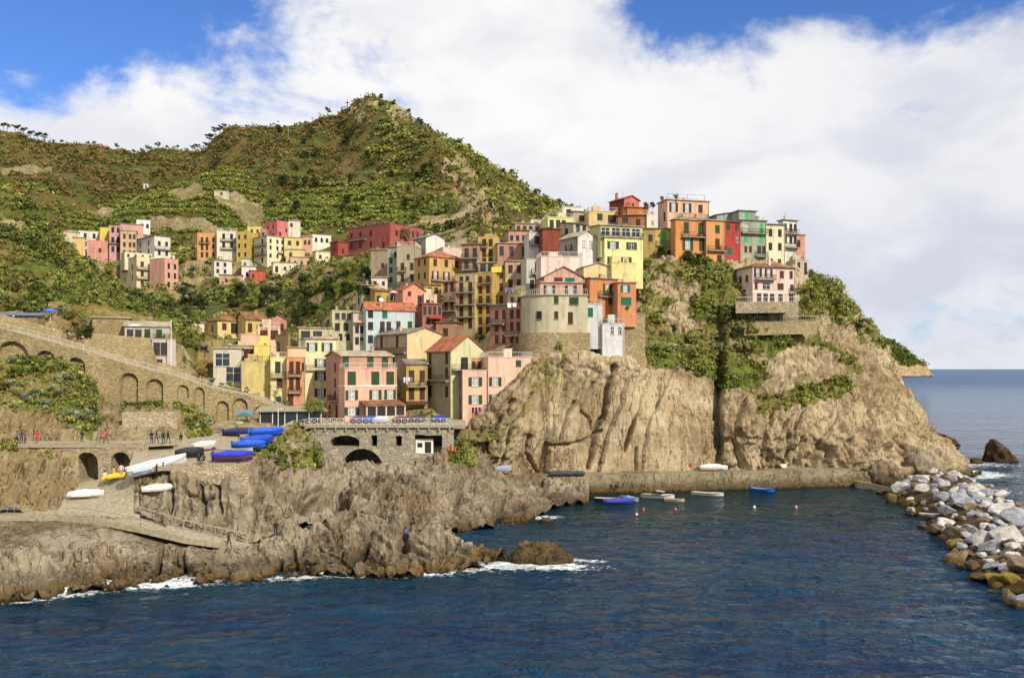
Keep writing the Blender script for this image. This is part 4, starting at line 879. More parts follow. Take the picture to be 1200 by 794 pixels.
        if roof=='flat' and q.random()<.6 and Wd>2.5:
            mb=MB(); x=q.uniform(.3,.7)*Wd; mb.box((x-.9,T_*.45,H-.44),(x+.9,T_*.45+1.6,H+q.uniform(1.2,1.9))); o=mb.build('stair_head',wm); o.parent=ro
        if (rail or roof=='flat' or bal) and q.random()<.8:
            for k_ in range(q.randint(1,3)):
                x=q.uniform(.12,.88)*Wd; z=H-.4 if (roof=='flat' or rail) else None
                if bal and (z is None or q.random()<.5) and bal[0][0]=='R': x=(bal[0][1]+(bal[0][2]-bal[0][1])*q.uniform(.1,.9))*Wd; z=H*(1-bal[0][3]); y=-.55
                elif z is None: continue
                else: y=.6
                r_=q.uniform(.22,.38); mb=MB(); mb.lathe([(.1,0),(.16,.3),(.02,.3)],8,(x,y,z)); o=mb.build('plant_pot',simple('clay_pot','#9a5a3c',.8)); put(o)
                lo=leaf_object('potted_plant',[leaf_arrays(np.array([[x,y,z+.3+r_]]),np.array([r_]),1.1,34,.1,PALV['mid'])]); lo.parent=o
    for v in (band or []):
        mb=MB(); z=H*(1-v); mb.box((-.06,-.07,z-.09),(Wd+.06,-.003,z+.09)); mb.box((-.07,-.002,z-.09),(-.003,T_+.0,z+.09)); put(mb.build('cornice',WHITE if band[0]>=0 else wm))
    if awn:
        for (side,u0,u1,v,dpt,c,*dd) in awn:
            dd=dd[0] if dd else .5
            WW=Wd if side=='R' else T_; z=H*(1-v); mb=MB(); mb.slab([(u0*WW,-dpt,z-dd),(u1*WW,-dpt,z-dd),(u1*WW,-.01,z),(u0*WW,-.01,z)],.06)
            for uu in (u0*WW+.05,u1*WW-.05): mb.bar((uu,-dpt+.05,z-dd-.05),(uu,-.02,z-dd-.6),.025)
            o=mb.build('awning',simple('awning_'+c.strip('#'),c,.8,var=.2))
            if side=='L': o.data.transform(Matrix.Scale(-1,4,(1,0,0))); o.data.flip_normals(); o.rotation_euler=(0,0,R(-90))
            put(o)
    if H>7 and Wd>3 and not wallmat:
        mb=MB(); mb.bar((Wd-.18,-.08,-.5),(Wd-.18,-.08,H-.15),.05,n=5); put(mb.build('drainpipe',CONC))
    house.last=(root,Wd,T_,H,off,dr,put,ro)
    return root
h=house
# ---------------- waterfront row
f1=h('large salmon pink house with green shutters and a tiled restaurant canopy beside the piazza',382,400,460,417,492,149,30,'#cf9678','gabL',L=[([.4],[.18,.42,.62],'cb',.9,1.5),([.3,.75],[.90],'cb',1.1,2.2)],Rr=[([.08,.56,.85],[.10],'cg',1.1,1.9)],rise=.9,rcol='pale',chim=[(.7,.3)],name='house',cat='house',bal=[('L',.15,.6,.70)])  # rear block in a darker pink: the shaded side put into the colour
h('',None,404,465,431,492,146.2,30,'#f2b797','flat',Rr=[([.13],[.2],'cg',1.3,2.2),([.58,.87],[.2],'cg',1.3,2.2),([.13,.58,.87],[.52],'og2',1.0,1.6),([.13],[.83],'og2',1.2,1.3)],dep=3.2,into=f1,rail='w',band=[.345],ground=True)
rt,Wd,T_,H,off,dr,put,ro=house.last
mb=MB(); mb.slab([(Wd*.27,-3.2,2.5),(Wd*1.05,-3.2,2.5),(Wd*1.05,-.05,3.3),(Wd*.27,-.05,3.3)],.14); put(mb.build('canopy',roofmat('brown')))
mb=MB()
for i in range(5): x=Wd*(.30+.73*i/4); mb.box((x-.12,-3.05,-.2),(x+.12,-2.8,2.44))
mb.box((Wd*.3,-2.95,-.2),(Wd*1.03,-2.9,.7)); put(mb.build('veranda_frame',plaster('#e8c49c')))
mb=MB()
for i in range(4):
    x=Wd*(.30+.73*i/4)+.14
    for j in range(4): mb.box((x+j*.36,-2.96,.72),(x+.3+j*.36,-2.92,2.3))
put(mb.build('veranda_glass',GLASS))
f8=h('pale pink corner house with green shutters squeezed against the foot of the cliff',528,542,572,433,503,151,14,'#efbf9f','flat',L=[(3,[.25,.55,.8],'cb',.7,1.6)],Rr=[([.5],[.2],'og2',1.1,1.5),([.5],[.5],'og2',1.1,1.5),([.5],[.83],'do',1.2,2.3)],dep=8,lcol='#a87c66',awn=None)  # left wall plaster darkened to paint in its shade
h('',None,572,624,418,503,151.8,14,'#f3c6a7','flat',Rr=[([.16],[.34],'og2',1.0,1.5),([.16],[.58],'og2',1.0,1.5),([.68],[.08],'cg',.9,1.3)],dep=8,into=f8,rail='w')
h('',None,545,572,419,433,155.5,14,'#cf9a78','flat',Rr=[(4,[.6],'cb',.6,1.2)],dep=4,into=f8,ground=False)
h('',None,590,600,408,419,155.5,14,'#efd3bd','flat',dep=3,into=f8,ground=False)
f3=h('olive-green house with a terracotta gable roof between the piazza and the pink corner house',500,528,568,411,484,153,38,'#d8d29a','gabR',lcol='#a8a274',L=[([.16,.85],[.12,.36,.66],'cb',.9,1.9)],Rr=[([.4],[.2],'pd',1.4,2.0)],rise=2.7,rcol='orange',bal=[('L',.05,.95,.47),('R',.02,.7,.3,1.2)])  # left wall is a shaded copy of the olive plaster
h('low mustard house with brown shutters between the big gabled house and the olive-green one',None,476,501,427,473,156,12,'#c9ac55','shed',Rr=[([.25,.75],[.3,.75],'cb',.9,2.0)],rise=.9,rcol='grey',bal=[('R',.02,.98,.55)],awn=[('R',.0,1.0,.93,2.5,'#5b3a2c')])
h('tall house with a broad blank apricot gable above the salmon pink restaurant house',442,477,518,391,440,164,38,'#f0cd92','gabR',lcol='#c9a883',L=[([.32,.85],[.17],'cb',.9,2.1),([.45,.85],[.60],'cb',.9,2.1)],rise=1.25,rcol='grey',bal=[('L',.0,1.0,.44,.8)])  # gable in the lit tone, left wall in a painted shade tone
h('tall terracotta-pink house whose balconies hang just left of the round tower house',574,611,616,356,408,163,52,'#b98468','slab',L=[([.1,.3,.55,.78],[.22,.5,.78],'cb',.8,1.7)],rcol='grey',bal=[('L',.5,.95,.42),('L',.05,.45,.70)])
h('narrow ochre house wall wedged against the shaded side of the round tower house',None,595,613,344,372,166,-20,'#b39a6a','flat',Rr=[([.3,.75],[.3,.7],'cb',.7,1.4)],dep=5)
# ---------------- lower left group
h('cream five-storey house with dark green shutters beside the slim orange house',352,358,396,397,467,159,24,'#ebe2a8','slab',Rr=[([.2,.66],[.13],'og2',.9,1.5),([.46],[.40,.62,.90],'og2',.95,1.5)],rcol='pale',bal=[('R',.0,.75,.52,.5)],dep=8)
or1=h('slim orange house with narrow tall windows beside the cream house',None,336,358,418,476,155,16,'#e59a68','flat',Rr=[([.25,.6],[.22,.55],'cb',.75,2.1),([.9],[.2],'cb',.5,1.4),([.2],[.88],'db',.9,2.0)],dep=7,bal=[('R',.1,.8,.38,.7),('R',.1,.8,.72,.7)])
h('',None,337,358,407,418,158,16,'#ecc894','slab',dep=4,into=or1,ground=False,rcol='pale')
h('narrow pale yellow house joined to the left side of the slim orange house',None,317,336,418,474,156,16,'#ece096','flat',Rr=[([.45],[.22],'pb',.9,1.9),([.55],[.55],'cb',.9,1.6),([.5],[.9],'cg',.9,1.2)],dep=7,bal=[('R',.05,.95,.42,.8)],rail='w')
h('blank mustard-yellow block above the arched wall',None,283,318,423,456,157,14,'#d9c26c','flat',dep=7,rail='d')
h('modern beige villa with a big dark window above the arched wall',None,250,283,408,448,159,14,'#d6cbb0','slab',Rr=[([.32],[.34],'p',2.3,2.2),([.75],[.80],'p',2.4,2.6)],rcol='pale',dep=8)
h('low cream storey with brown windows set back on the villa roof',None,270,298,405,424,163,14,'#e5d7a4','slab',Rr=[([.3,.75],[.45],'cb',1.6,1.7)],rcol='pale',dep=6)
h('small bright yellow cube house on the terraces behind the mustard block',None,298,316,404,426,162,14,'#f0d455','flat',dep=6)
h('brown vaulted building in shade behind the slim orange house',313,338,340,391,420,170,50,'#a98a55','flat',L=[([.5,.8],[.6],'pb',1.4,2.6)],rcol='brown')
h('peach two-window house with a balustrade on its roof',None,302,328,383,404,172,14,'#efcba0','flat',Rr=[([.28,.75],[.35],'cb',1.3,2.2)],rail='w',dep=7)
h('low pink terrace house below the yellow hip-roofed houses',None,282,304,391,404,169,14,'#e6b59a','flat',dep=6)
h('yellow house under a grey hip roof at the left end of the lower village',243,255,281,375,393,186,38,'#e6c97a','hip',L=[([.5],[.5],'cb',.9,1.4)],Rr=[([.3],[.4],'cb',.9,1.4),([.75],[.5],'pk2',1.3,2.1)],rise=1.7,rcol='brown')
h('mustard house with a long brown roof beside the small pink gable',276,288,313,374,393,185,38,'#dfc05c','gabL',Rr=[([.2],[.5],'cb',.9,1.8),([.75],[.5],'cb',.9,1.4)],rise=1.6,rcol='brown')
h('small pink gabled house beside the mustard house, backed by trees',None,313,336,374,392,183,22,'#d18b74','gabR',Rr=[([.15,.72],[.5],'cb',.9,1.4)],rise=1.1,rcol='brown')
h('small cream shed-roofed house at the edge of the green slope',212,224,241,378,394,190,38,'#e3d6ae','shed',Rr=[([.4],[.5],'cb',.8,1.2)],rise=.8,rcol='pale')
h('pale terrace building with an open roof pergola left of the cyan house',None,350,390,384,402,174,16,'#cdb88d','slab',Rr=[([.2,.55,.8],[.45],'pd',1.6,1.5)],rcol='pale',rail='d',dep=8)
h('low beige roof terrace stepping down toward the cream five-storey house',None,366,398,394,410,169,16,'#dcc797','flat',dep=6)
vil=h('long low villa with a pale roof and green shutters above the old walls',None,146,199,382,397,153,22,'#c6bca8','gabL',Rr=[([.12,.3],[.6],'pb',1.0,1.5),([.5,.62,.76,.9],[.55],'cg',.9,1.9)],rise=1.0,rcol='pale',dep=9,bal=[('R',.45,1.0,.98,1.4)])
h('',None,108,152,372,392,156,22,'#9c8c70','slab',rcol='pale',dep=7,into=vil,wallmat=stone('#a5946f',3.4,.35))
h('',None,178,206,397,436,151,22,'#cdbfb0','flat',Rr=[([.2,.5],[.3],'pd',1.0,2.1),([.3],[.8],'cb',1.0,2.0)],dep=8,into=vil)
# ---------------- middle village
cy=h('pale cyan house with a terracotta roof and teal shutters',424,429,486,362,411,173,24,'#c3d3d0','gabL',Rr=[([.09],[.1,.4,.72],'ck',.95,1.5),([.38],[.1],'ct',.95,1.5),([.33,.46],[.42],'pd',.9,2.0),([.66,.74],[.40],'pk2',.8,1.9),([.9],[.38],'cg',.9,1.8)],rise=1.5,rcol='orange',bal=[('R',.28,.52,.56,1.1),('R',.6,1.0,.56,.9)],dish=(.3,.0))
h('narrow off-white house with balconies between the cyan house and the olive one',None,414,428.5,366,410,174.5,16,'#d6cbb6','slab',Rr=[([.3,.7],[.45,.75],'ck',.7,1.4)],rcol='pale',awn=[('R',0,.9,.2,.9,'#c99a7a')])
h('olive-cream house with a roof terrace left of the narrow off-white house',None,389,414,363,407,176,16,'#c9bf93','flat',Rr=[([.25,.55,.8],[.16],'pd',.8,1.3),([.25,.65],[.45],'ck',.85,1.5),([.4,.75],[.72],'ck',.7,1.3)],rail='d',chim=[(.8,.5),(.3,.7)])
h('small olive house with one dark shuttered window above the cyan house roof',417,424,440,334,360,193,34,'#c6bd90','slab',L=[([.5],[.3,.7],'ck',.8,1.3)],Rr=[([.4],[.25],'ck',1.0,1.5)],rcol='pale',chim=[(.5,.3)],rail='d')
h('low yellow house with a brown door beside the small olive house',None,440,455,341,362,187,20,'#c9a53e','shed',Rr=[([.25],[.55],'cb',.9,2.2)],rcol='brown',rise=1.2)
h('recessed pink balcony house between the yellow door house and the salmon gable',None,454,473,341,362,188,16,'#c98a74','slab',Rr=[([.3,.65],[.3],'cb',.9,1.8),([.75],[.8],'cb',.9,1.6)],rcol='terra',bal=[('R',.0,.9,.52,.9)])
h('bright salmon gabled house in the middle of the village',None,472,498,340,372,183,26,'#ef9c7c','gabR',Rr=[([.3],[.12],'cb',.7,.9),([.75],[.35],'pd',.8,1.9)],rise=1.6,rcol='terra')
h('cream cube house with a flat roof just right of the salmon gable',None,497,512,344,372,184,22,'#e6d0aa','flat',Rr=[([.3],[.4],'cb',.8,1.5)])
h('dark pink house with a red awning below the cream cube house',None,495,518,356,382,177,14,'#b4705c','slab',Rr=[(4,[.3],'pk2',.6,1.7),([.3,.6],[.75],'cb',.8,1.5)],rcol='terra',awn=[('R',.3,1,.55,1.4,'#a3382f')])
h('plain brown house front below the dark pink house',None,511,533,378,404,176,-12,'#b58363','slab',Rr=[([.5],[.45],'cb',1.0,1.8)],rcol='brown',dep=6)
h('tall brown house with dark balcony doors left of the pale mustard tower house',None,519,534,331,398,190,-30,'#b8906e','slab',Rr=[([.25,.7],[.08,.25,.42,.58,.75],'cb',.8,1.9)],rcol='brown',bal=[('R',0,1,.33,.7),('R',0,1,.5,.7),('R',0,1,.66,.7)],dep=9)
h('pale mustard tower house with brown shutters and rows of balconies',None,533.5,557,321,400,189,-24,'#cdbb78','flat',Rr=[([.3,.75],[.2,.38,.56,.74],'cb',.85,1.9),([.3,.6],[.05],'pd',.9,1.4)],bal=[('R',.0,.95,.28,.8),('R',.0,.95,.46,.8),('R',.0,.95,.64,.8)],dep=9)
h('tall bright ochre house with dark windows at the centre of the village',None,557,577,320,402,188,-24,'#cfa938','flat',Rr=[([.3,.75],[.10,.24,.38,.53,.68,.82],'cb',.85,1.6)],dep=9,bal=[('R',.3,1.0,.15,.7),('R',.1,1.0,.44,.7)])
h('upper ochre house with a sunlit parapet edge above the centre of the village',None,560,583,277,312,200,-8,'#d2b352','flat',Rr=[([.32,.65],[.2,.55,.85],'cb',.9,1.8)],dep=9,bal=[('R',.0,.5,.36,.8)],chim=[(.8,.3)])
h('green-beige balcony storey between the two ochre houses',None,560,580,308,323,194,-8,'#b5aa82','slab',Rr=[([.3,.75],[.4],'pd',1.2,1.7)],rcol='pale',bal=[('R',0,1,.75,.8)],dep=8)
h('brown-pink house with open loggias left of the upper ochre house',None,541,560,287,325,199,-16,'#bd9272','slab',Rr=[([.3,.8],[.25,.6],'pd',1.0,1.9)],rcol='brown',bal=[('R',0,1,.42,.8),('R',0,1,.78,.8)],dep=9)
h('big ochre house under a terracotta hip roof in the upper middle village',486,503,541,300,348,197,36,'#d6ac58','hip',L=[([.3,.7],[.12,.45,.8],'cb',.8,1.4)],Rr=[([.18,.52,.85],[.14],'cb',.9,1.6),([.18,.52],[.45,.78],'ob2',.8,1.8)],rise=1.9,rcol='orange',bal=[('R',.05,.7,.58,.7),('R',.05,.6,.92,.7)])
h('long dusty pink house with three dark windows under a canvas-covered roof corner',None,583,622,285,311,197,6,'#c88c76','slab',Rr=[([.12,.42,.80],[.35],'pb',.9,2.0)],rcol='pale',dep=9)
h('set-back pink attic storey with small windows on top of the long dusty pink house',None,596,624,270,286,201,6,'#c9997f','shed',Rr=[(4,[.55],'pd',.7,1.2)],rcol='brown',rise=.8,dep=8)
h('tan house with brown shutters under a bright yellow awning',None,576.5,592,316,374,189,-6,'#c6a270','flat',Rr=[([.25,.7],[.10,.35,.6,.85],'cb',.75,1.6)],dep=8,awn=[('R',-.02,.75,-.06,.9,'#cdb040',1.3)])
h('beige four-storey house with brown shutters and laundry, right of the yellow awning',None,592,617,306,376,188,-2,'#cfb184','slab',Rr=[([.25,.65],[.13,.37,.6,.83],'cb',.9,1.7)],rcol='pale',dep=8,bal=[('R',.05,.8,.5,.9)])
h('whitewashed house with stacked dark balconies left of the pink gabled house',None,617,639,303,345,180,8,'#d6d0c0','flat',Rr=[([.55,.8],[.22,.65],'pk',.8,2.0),([.3],[.7],'pk',.8,1.7)],dep=8,bal=[('R',.25,1,.42,.9),('R',.2,1,.9,.9)])
h('whitewashed house with an open terrace beside the brick-red blank wall',None,620,637,272,302,189,8,'#dcd9d2','flat',Rr=[([.6],[.3],'pd',1.3,1.6)],dep=7,bal=[('R',.0,1.,.5,1.0)])
h('blank brick-red house wall between the white terrace and the chapel-like white gable',None,636,657,268,300,185,8,'#9a4631','slab',rcol='brown',dep=7)
h('white gabled house like a chapel, shade painted on its left side, in the upper village',656,677,699.5,277,316,172,36,'#e6e1d8','gabR',L=[([.35,.5,.65],[.3],'pk2',.5,1.2)],Rr=[([.32,.68],[.2],'w',.8,1.4)],rise=1.35,rcol='pale',lcol='#a9a294')  # grey left wall is painted shade on a white house
h('wide pale pink terrace wall below the chapel-like gable',None,634,683,300,322,169,8,'#eed6c4','flat',rail='w',dep=6)
pk=h('pink gabled house with a wide teal window above the round tower house',None,638,683,324,347,163,8,'#dba58f','gabR',Rr=[([.36],[.0],'cb',1.5,1.3),([.66],[.0],'ct',1.7,1.6)],rise=1.9,rcol='grey',dep=6)
h('',None,633,683,331,349,160.5,8,'#d9a48c','slab',Rr=[([.22,.72],[.48],'ob2',1.0,1.8)],dep=4,into=pk,rcol='pale')
h('cream yellow gabled house behind the two orange houses',None,684,718,313,340,166,12,'#ecd28c','gabR',rise=.9,rcol='pale',dep=7)
h('orange house with a small balcony between the pink gable and the orange annex',685,691,724,326,357,163,26,'#d9883f','slab',Rr=[([.62],[.35],'ob2',.8,1.7),([.75],[.85],'cg',1.0,1.2)],rcol='grey',bal=[('R',.3,.95,.66,.8)],dep=6)
h('orange annex with teal shutters below the tall yellow wall',None,724,745.5,331,358,162,12,'#df8f55','slab',Rr=[([.42],[.25],'ot2',.8,1.3),([.45],[.8],'ct',1.9,1.4)],rcol='pale',dep=6)
h('tall blank yellow wall house rising behind the orange annex',None,717,745.5,307,336,166,12,'#efdb86','flat',dep=6)
ye=h('lemon yellow house with green shutters and a glazed veranda on its top floor',700,708.5,753.5,278,314,172,14,'#efe892','slab',L=[([.4],[.45],'pd',.9,1.0)],Rr=[([.22],[.24],'og2',1.1,1.4),([.70],[.25],'og',1.0,1.4),([.22,.55],[.74],'og2',1.1,1.4)],rcol='pale',dep=8)
h('',None,704,753,264,278,172.6,14,'#d9cf8a','shed',Rr=[([.10,.36,.6,.84],[.5],'p',1.6,1.5)],rise=.7,into=ye,ground=False,rcol='pale',rail=None,bal=[('R',0,1,.98,.6)],dep=7)
h('narrow ochre flank house in shade right of the lemon yellow house',None,753.5,768,268,304,180,4,'#b59a45','slab',Rr=[([.6],[.3],'pb',.8,1.4)],rcol='grey',dep=7)
h('tan house with a long slate roof left of the lemon yellow veranda',656,672,689,262,282,188,34,'#cdbf9c','shed',L=[([.5],[.4],'pd',1.0,1.5)],Rr=[([.3,.75],[.25],'pk',1.0,1.6)],rise=.8,rcol='slate')
h('yellow and white house with white roof-terrace frames at the skyline',None,642,672,254,272,200,10,'#e9e185','flat',Rr=[([.15,.4,.62],[.5],'pk',.9,2.0)],rail='w',dep=8)
h('white cube on the roof line above the yellow and white house',None,659,684,242,258,206,10,'#e6e2d0','flat',Rr=[([.3],[.4],'pd',1.2,1.4)],dep=6)
h('grey-beige house top with dark loggia beside the ochre-framed terrace house',None,672,690,248,264,203,10,'#c7b896','slab',Rr=[([.6],[.45],'pk',1.6,1.2)],rcol='grey',dep=6)
h('ochre-framed terrace house with a green shutter at the skyline',None,690,724,247,266,199,8,'#e5c77c','flat',Rr=[([.38],[.35],'cg',1.2,1.5),([.8],[.45],'pk',1.8,1.6)],dep=7,rail='w')
h('dark red house with a pink gable highest on the skyline',714,731.5,749,233,254,201,34,'#d2705f','gabR',Rr=[([.28,.58],[.38],'cg',.6,1.7),([.82],[.5],'cg',.5,1.3)],rise=.95,rcol='brown',chim=[(.2,.7)],lcol='#8f3d33')  # darker red on the left wall paints its shaded side
h('small orange house with a tiled roof below the dark red house',None,735,760,243,258,194,10,'#cf7d35','shed',rise=.6,rcol='orange',Rr=[([.8],[.5],'p',.7,1.0)],dep=5)
h('rust brown house with one arched window beside a white wall',None,724,758,253,275,190,-6,'#b06f42','shed',Rr=[([.25],[.25],'pb',1.2,1.2),([.7],[.45],'cb',.9,2.1)],rise=.8,rcol='brown',dep=7)
h('narrow white house wall right of the rust brown house',None,758,769,250,272,189,8,'#ebdcc2','flat',Rr=[([.6],[.5],'p',.5,.8)],dep=6)
h('tan-roofed long house at the skyline left of the white terrace house',None,604,640,262,274,208,6,'#c9b08c','shed',Rr=[(5,[.45],'pd',.8,1.1)],rise=.9,rcol='pale',dep=8)
h('small cream penthouse between the tan roof and the dark brick-red wall',None,622,634,257,266,212,6,'#e2d3b2','flat',Rr=[([.5],[.5],'pd',1.0,1.2)],dep=5)
h('small mustard house with a shed roof above the bright salmon gable',None,498,517,334,346,192,14,'#cda85a','shed',Rr=[([.3,.7],[.5],'cb',.8,1.3)],rise=.7,rcol='brown',dep=5)
# ---------------- top right row
tp=h('peach house with a blue-framed roof terrace highest on the headland',771,782,831,234,300,190,14,'#eebd96','slab',L=[([.3],[.28],'pb',.9,1.9)],Rr=[([.15,.47],[.13],'ok2',.9,1.9),([.79],[.13],'cb',1.0,1.7)],rcol='pale',bal=[('R',.25,.95,.32,1.0)])
rt,Wd,T_,H,off,dr,put,ro=house.last
mb=MB()
for x in (.3,Wd*.5,Wd-.9):
    for y in (.5,T_-.7): mb.bar((x,y,H+.2),(x,y,H+1.5),.05)
for y in (.5,T_-.7): mb.bar((.3,y,H+1.5),(Wd-.9,y,H+1.5),.05)
put(mb.build('terrace_frame',simple('blue_rail','#5a7fae',.5)))
h('yellow house with a pale green shutter below the peach house',None,766,790,268,300,181,10,'#dfc04a','slab',Rr=[([.5],[.3],'ca',1.1,2.4),([.75],[.85],'cb',1.0,.9)],rcol='grey',dep=7,bal=[('R',.1,1,.6,.5)])
o1=h('bright orange house with green shutters and balcony doors in the headland row',786,791.5,827.5,257,303,178,16,'#e8943c','slab',Rr=[([.35,.82],[.20],'cg',1.1,2.2),([.4],[.62],'og2',1.1,2.4),([.85],[.62],'cg',1.1,2.4),([.4,.85],[.94],'pb',1.0,.9)],rcol='pale',bal=[('R',.2,1,.43,.8)],dep=8)
h('plain orange house joined to the bright orange one, left of the red house',None,827.5,849.5,258,307,179,16,'#e89a4c','slab',Rr=[([.6],[.2],'cg',1.0,1.6),([.6],[.55],'cb',1.0,1.9),([.7],[.9],'pb',1.0,1.3)],rcol='pale',bal=[('R',.1,1,.72,.8)],dep=8)
h('narrow bright red house with white-framed green windows',None,849.5,868,260,309,181,12,'#c8372c','slab',Rr=[([.2,.75],[.13],'cg',.8,1.3),([.78],[.40],'p',.6,1.6),([.3],[.70],'ct',1.1,1.5),([.3,.8],[.95],'p',.5,.7)],rcol='brown',dep=8)
gg=h('grey-green house with bright green shutters and striped awnings beside the red house',864,868,898,258,309,184,14,'#a9b196','slab',Rr=[([.2],[.18],'w',1.2,1.9),([.35,.8],[.18],'ca',.8,2.2),([.2,.8],[.42],'ca',.9,1.2),([.2,.38],[.66],'cb',.6,1.3),([.72,.95],[.66],'pd',.8,1.6),([.25],[.96],'cb',.9,1.1)],rcol='grey',bal=[('R',.0,1,.29,.8),('R',.55,1.0,.82,1.0)])
h('',None,866,886,247,259,188,14,'#9fae9a','slab',Rr=[([.45],[.5],'ca',.8,1.5)],into=gg,ground=False,rcol='grey',dep=5)
h('grey house side with a sloping slate roof behind the red house',None,840,868,252,266,191,14,'#a8aaa0','shedL',rise=1.0,rcol='slate',dep=6)
h('cream house with four small dark-shuttered windows right of the grey-green house',None,898,920,263,309,186,14,'#ebe3b4','slab',Rr=[([.22,.72],[.2,.55],'ck',.8,1.5),([.25,.7],[.94],'pb',.8,1.0)],rcol='grey',dep=8,chim=[(.2,.3)])
h('tall off-white house with balconies near the right end of the headland row',912,918,934,258,309,189,22,'#e6e0cc','slab',Rr=[([.15,.55,.9],[.15,.44],'ck',.7,1.5)],rcol='grey',bal=[('R',0,1,.30,.8),('R',0,1,.62,1.0)],dep=7)
h('pink house ending the headland row above the sea',None,933,943.5,275,309,192,14,'#e39a80','slab',Rr=[([.15],[.3],'ck',.8,1.5),([.7],[.85],'p',.7,1.0)],rcol='pale',dep=8)
h('pale stone basement house under the pink end house',None,932,948,304,324,186,12,'#cfc2a0','flat',Rr=[([.25,.75],[.5],'pb',.6,2.6)],dep=6)
ch=h('pink and white villa with balconies standing alone on the cliff below the headland row',863,882,932,312,353,173,18,'#f0cdbf','hip',ext=1.6,L=[([.35,.75],[.32],'cb',.8,1.3),([.5],[.75],'cb',.9,1.6)],Rr=[([.12,.37],[.17],'ok2',.8,1.6),([.68],[.2],'cb',.9,1.4),([.9],[.2],'cb',.7,1.5),([.08],[.55],'cb',.6,1.3),([.32],[.55],'p',1.6,1.3),([.65],[.55],'cb',1.3,1.2),([.92],[.57],'cb',.8,1.2),([.15,.3,.45,.65,.9],[.88],'pg',1.0,1.5)],rise=1.1,rcol='brown',bal=[('R',.05,.5,.36,.9),('R',.85,1.0,.72,.5)],chim=[(.5,.3)],band=[.73])
# ---------------- upper middle-left
h('long dark red house on the rocks above the village',408,457,495,261,297,238,52,'#b2584c','flat',L=[([.45,.7,.92],[.25,.62],'cb',.9,1.7),([.15],[.7],'cb',.9,1.6)],Rr=[([.2],[.3,.7],'cb',1.0,1.7),([.55,.7,.85],[.25],'pk2',.8,1.8)],bal=[('L',.55,.95,.42,.8)],rail='d',ext=8)
h('small red annex at the left end of the long dark red house',387,396,408,283,304,262,48,'#b8483c','slab',L=[([.5],[.4],'cb',.9,1.4)],Rr=[([.5],[.5],'cb',.9,1.5)],rcol='terra',ext=6)
h('plain tan stone-faced house below the long dark red house',None,435,454,293,330,222,-8,'#b49a78','slab',Rr=[([.7],[.5],'pb',.7,1.2)],rcol='pale',ext=6)
h('narrow grey-green house beside the plain tan one',None,454,466,290,334,211,-8,'#a5ad94','slab',Rr=[([.35],[.35,.6,.85],'cg',.7,1.3),([.8],[.2],'cg',.7,1.3)],rcol='grey')
h('beige house with a roof terrace left of the grey gabled house',None,465,487,288,332,208,-6,'#bcae88','flat',Rr=[([.3,.8],[.55,.85],'cb',.8,1.7),([.6],[.3],'pd',.7,1.2)],rail='w',bal=[('R',.0,.5,.68,.8)])
h('grey house with a white gable painted bright as if sunlit in the upper middle village',484,499,521,278,308,214,40,'#ece7da','gabR',L=[([.5],[.25],'cb',.8,1.2)],rise=1.1,rcol='grey',lcol='#b3a892')  # gable and left wall are lit and shaded tones of one plaster
h('white low house with two small windows below the plain tan house',None,435,454,325,342,204,8,'#e4dccd','slab',Rr=[([.25,.75],[.4],'cb',.6,.9)],rcol='pale')
h('cream roof-top storey with white coping behind the terracotta hip roof',None,519,541,289,304,206,20,'#e8cdb8','flat',dep=7)
# ---------------- hamlet A (middle distance, left of centre)
A='houses of the middle hamlet below the vineyards'
def hA(*a,**k): return h(*a,group=A,ext=7,**k)
hA('orange five-window house at the left end of the middle hamlet',None,231,254,272,304,338,14,'#dfa055','flat',Rr=[([.25,.5],[.28,.55,.82],'cb',.9,2.0),([.82],[.25,.5,.8],'cb',.8,1.4)],bal=[('R',.1,.65,.40,.8)],dep=9)
hA('tall off-white house with balconies beside the orange one in the middle hamlet',None,254,277,270,303,336,14,'#e9dfc6','flat',Rr=[([.35,.75],[.2,.5],'ck',1.0,2.0)],bal=[('R',.2,.95,.36,.8),('R',.2,.95,.66,.8)],dep=9,rail='w',chim=[(.2,.3),(.7,.3)])
hA('deep yellow house with small windows right of the tall off-white one',None,277,290,271,305,334,-10,'#cfb23a','flat',Rr=[([.25,.8],[.2,.5,.8],'cb',.8,1.6)],dep=9)
hA('yellow house top behind the deep yellow one in the middle hamlet',None,290,307,265,284,344,8,'#dfcf62','flat',Rr=[([.3,.7],[.3],'cb',.8,1.5)],dep=8)
hA('pinkish tan row house behind the cream corner house of the hamlet',None,305,312,268,284,342,0,'#c09a7c','flat',Rr=[([.5],[.4],'cb',.8,1.5)],dep=7)
hA('rose red corner house on the top row of the middle hamlet',309,325,338,258,284,341,48,'#dd7a78','flat',L=[([.3,.7],[.25,.65],'cb',.9,1.7)],Rr=[([.25],[.6],'cb',.9,1.6),([.8],[.4],'cb',.8,1.4)],rail='d')
hA('white house at the upper right corner of the middle hamlet',None,338,352,258,276,345,20,'#dcd8bc','hip',Rr=[([.25],[.3],'cb',1.0,1.5)],rise=1,dep=8)
hA('large cream corner house with balconies at the centre of the middle hamlet',291,313,333,276,314,330,46,'#efe2b4','slab',L=[([.25,.75],[.16,.45,.72],'ck',1.2,2.0)],Rr=[([.2,.6,.9],[.15,.35,.6],'ck',.8,1.4)],rcol='pale',bal=[('L',0,1,.28,.9),('L',0,1,.56,.9),('R',.6,1,.5,.8)])
hA('light yellow house right of the large cream corner house',None,333,354,278,296,334,14,'#e6d273','slab',Rr=[([.3,.75],[.35],'cb',1.1,1.7)],rcol='pale',dep=8)
hA('pink house front between the light yellow and the white long house',None,354,366,277,294,336,14,'#dd9f86','slab',Rr=[([.3,.7],[.4],'cb',.9,1.6)],rcol='pale',dep=8)
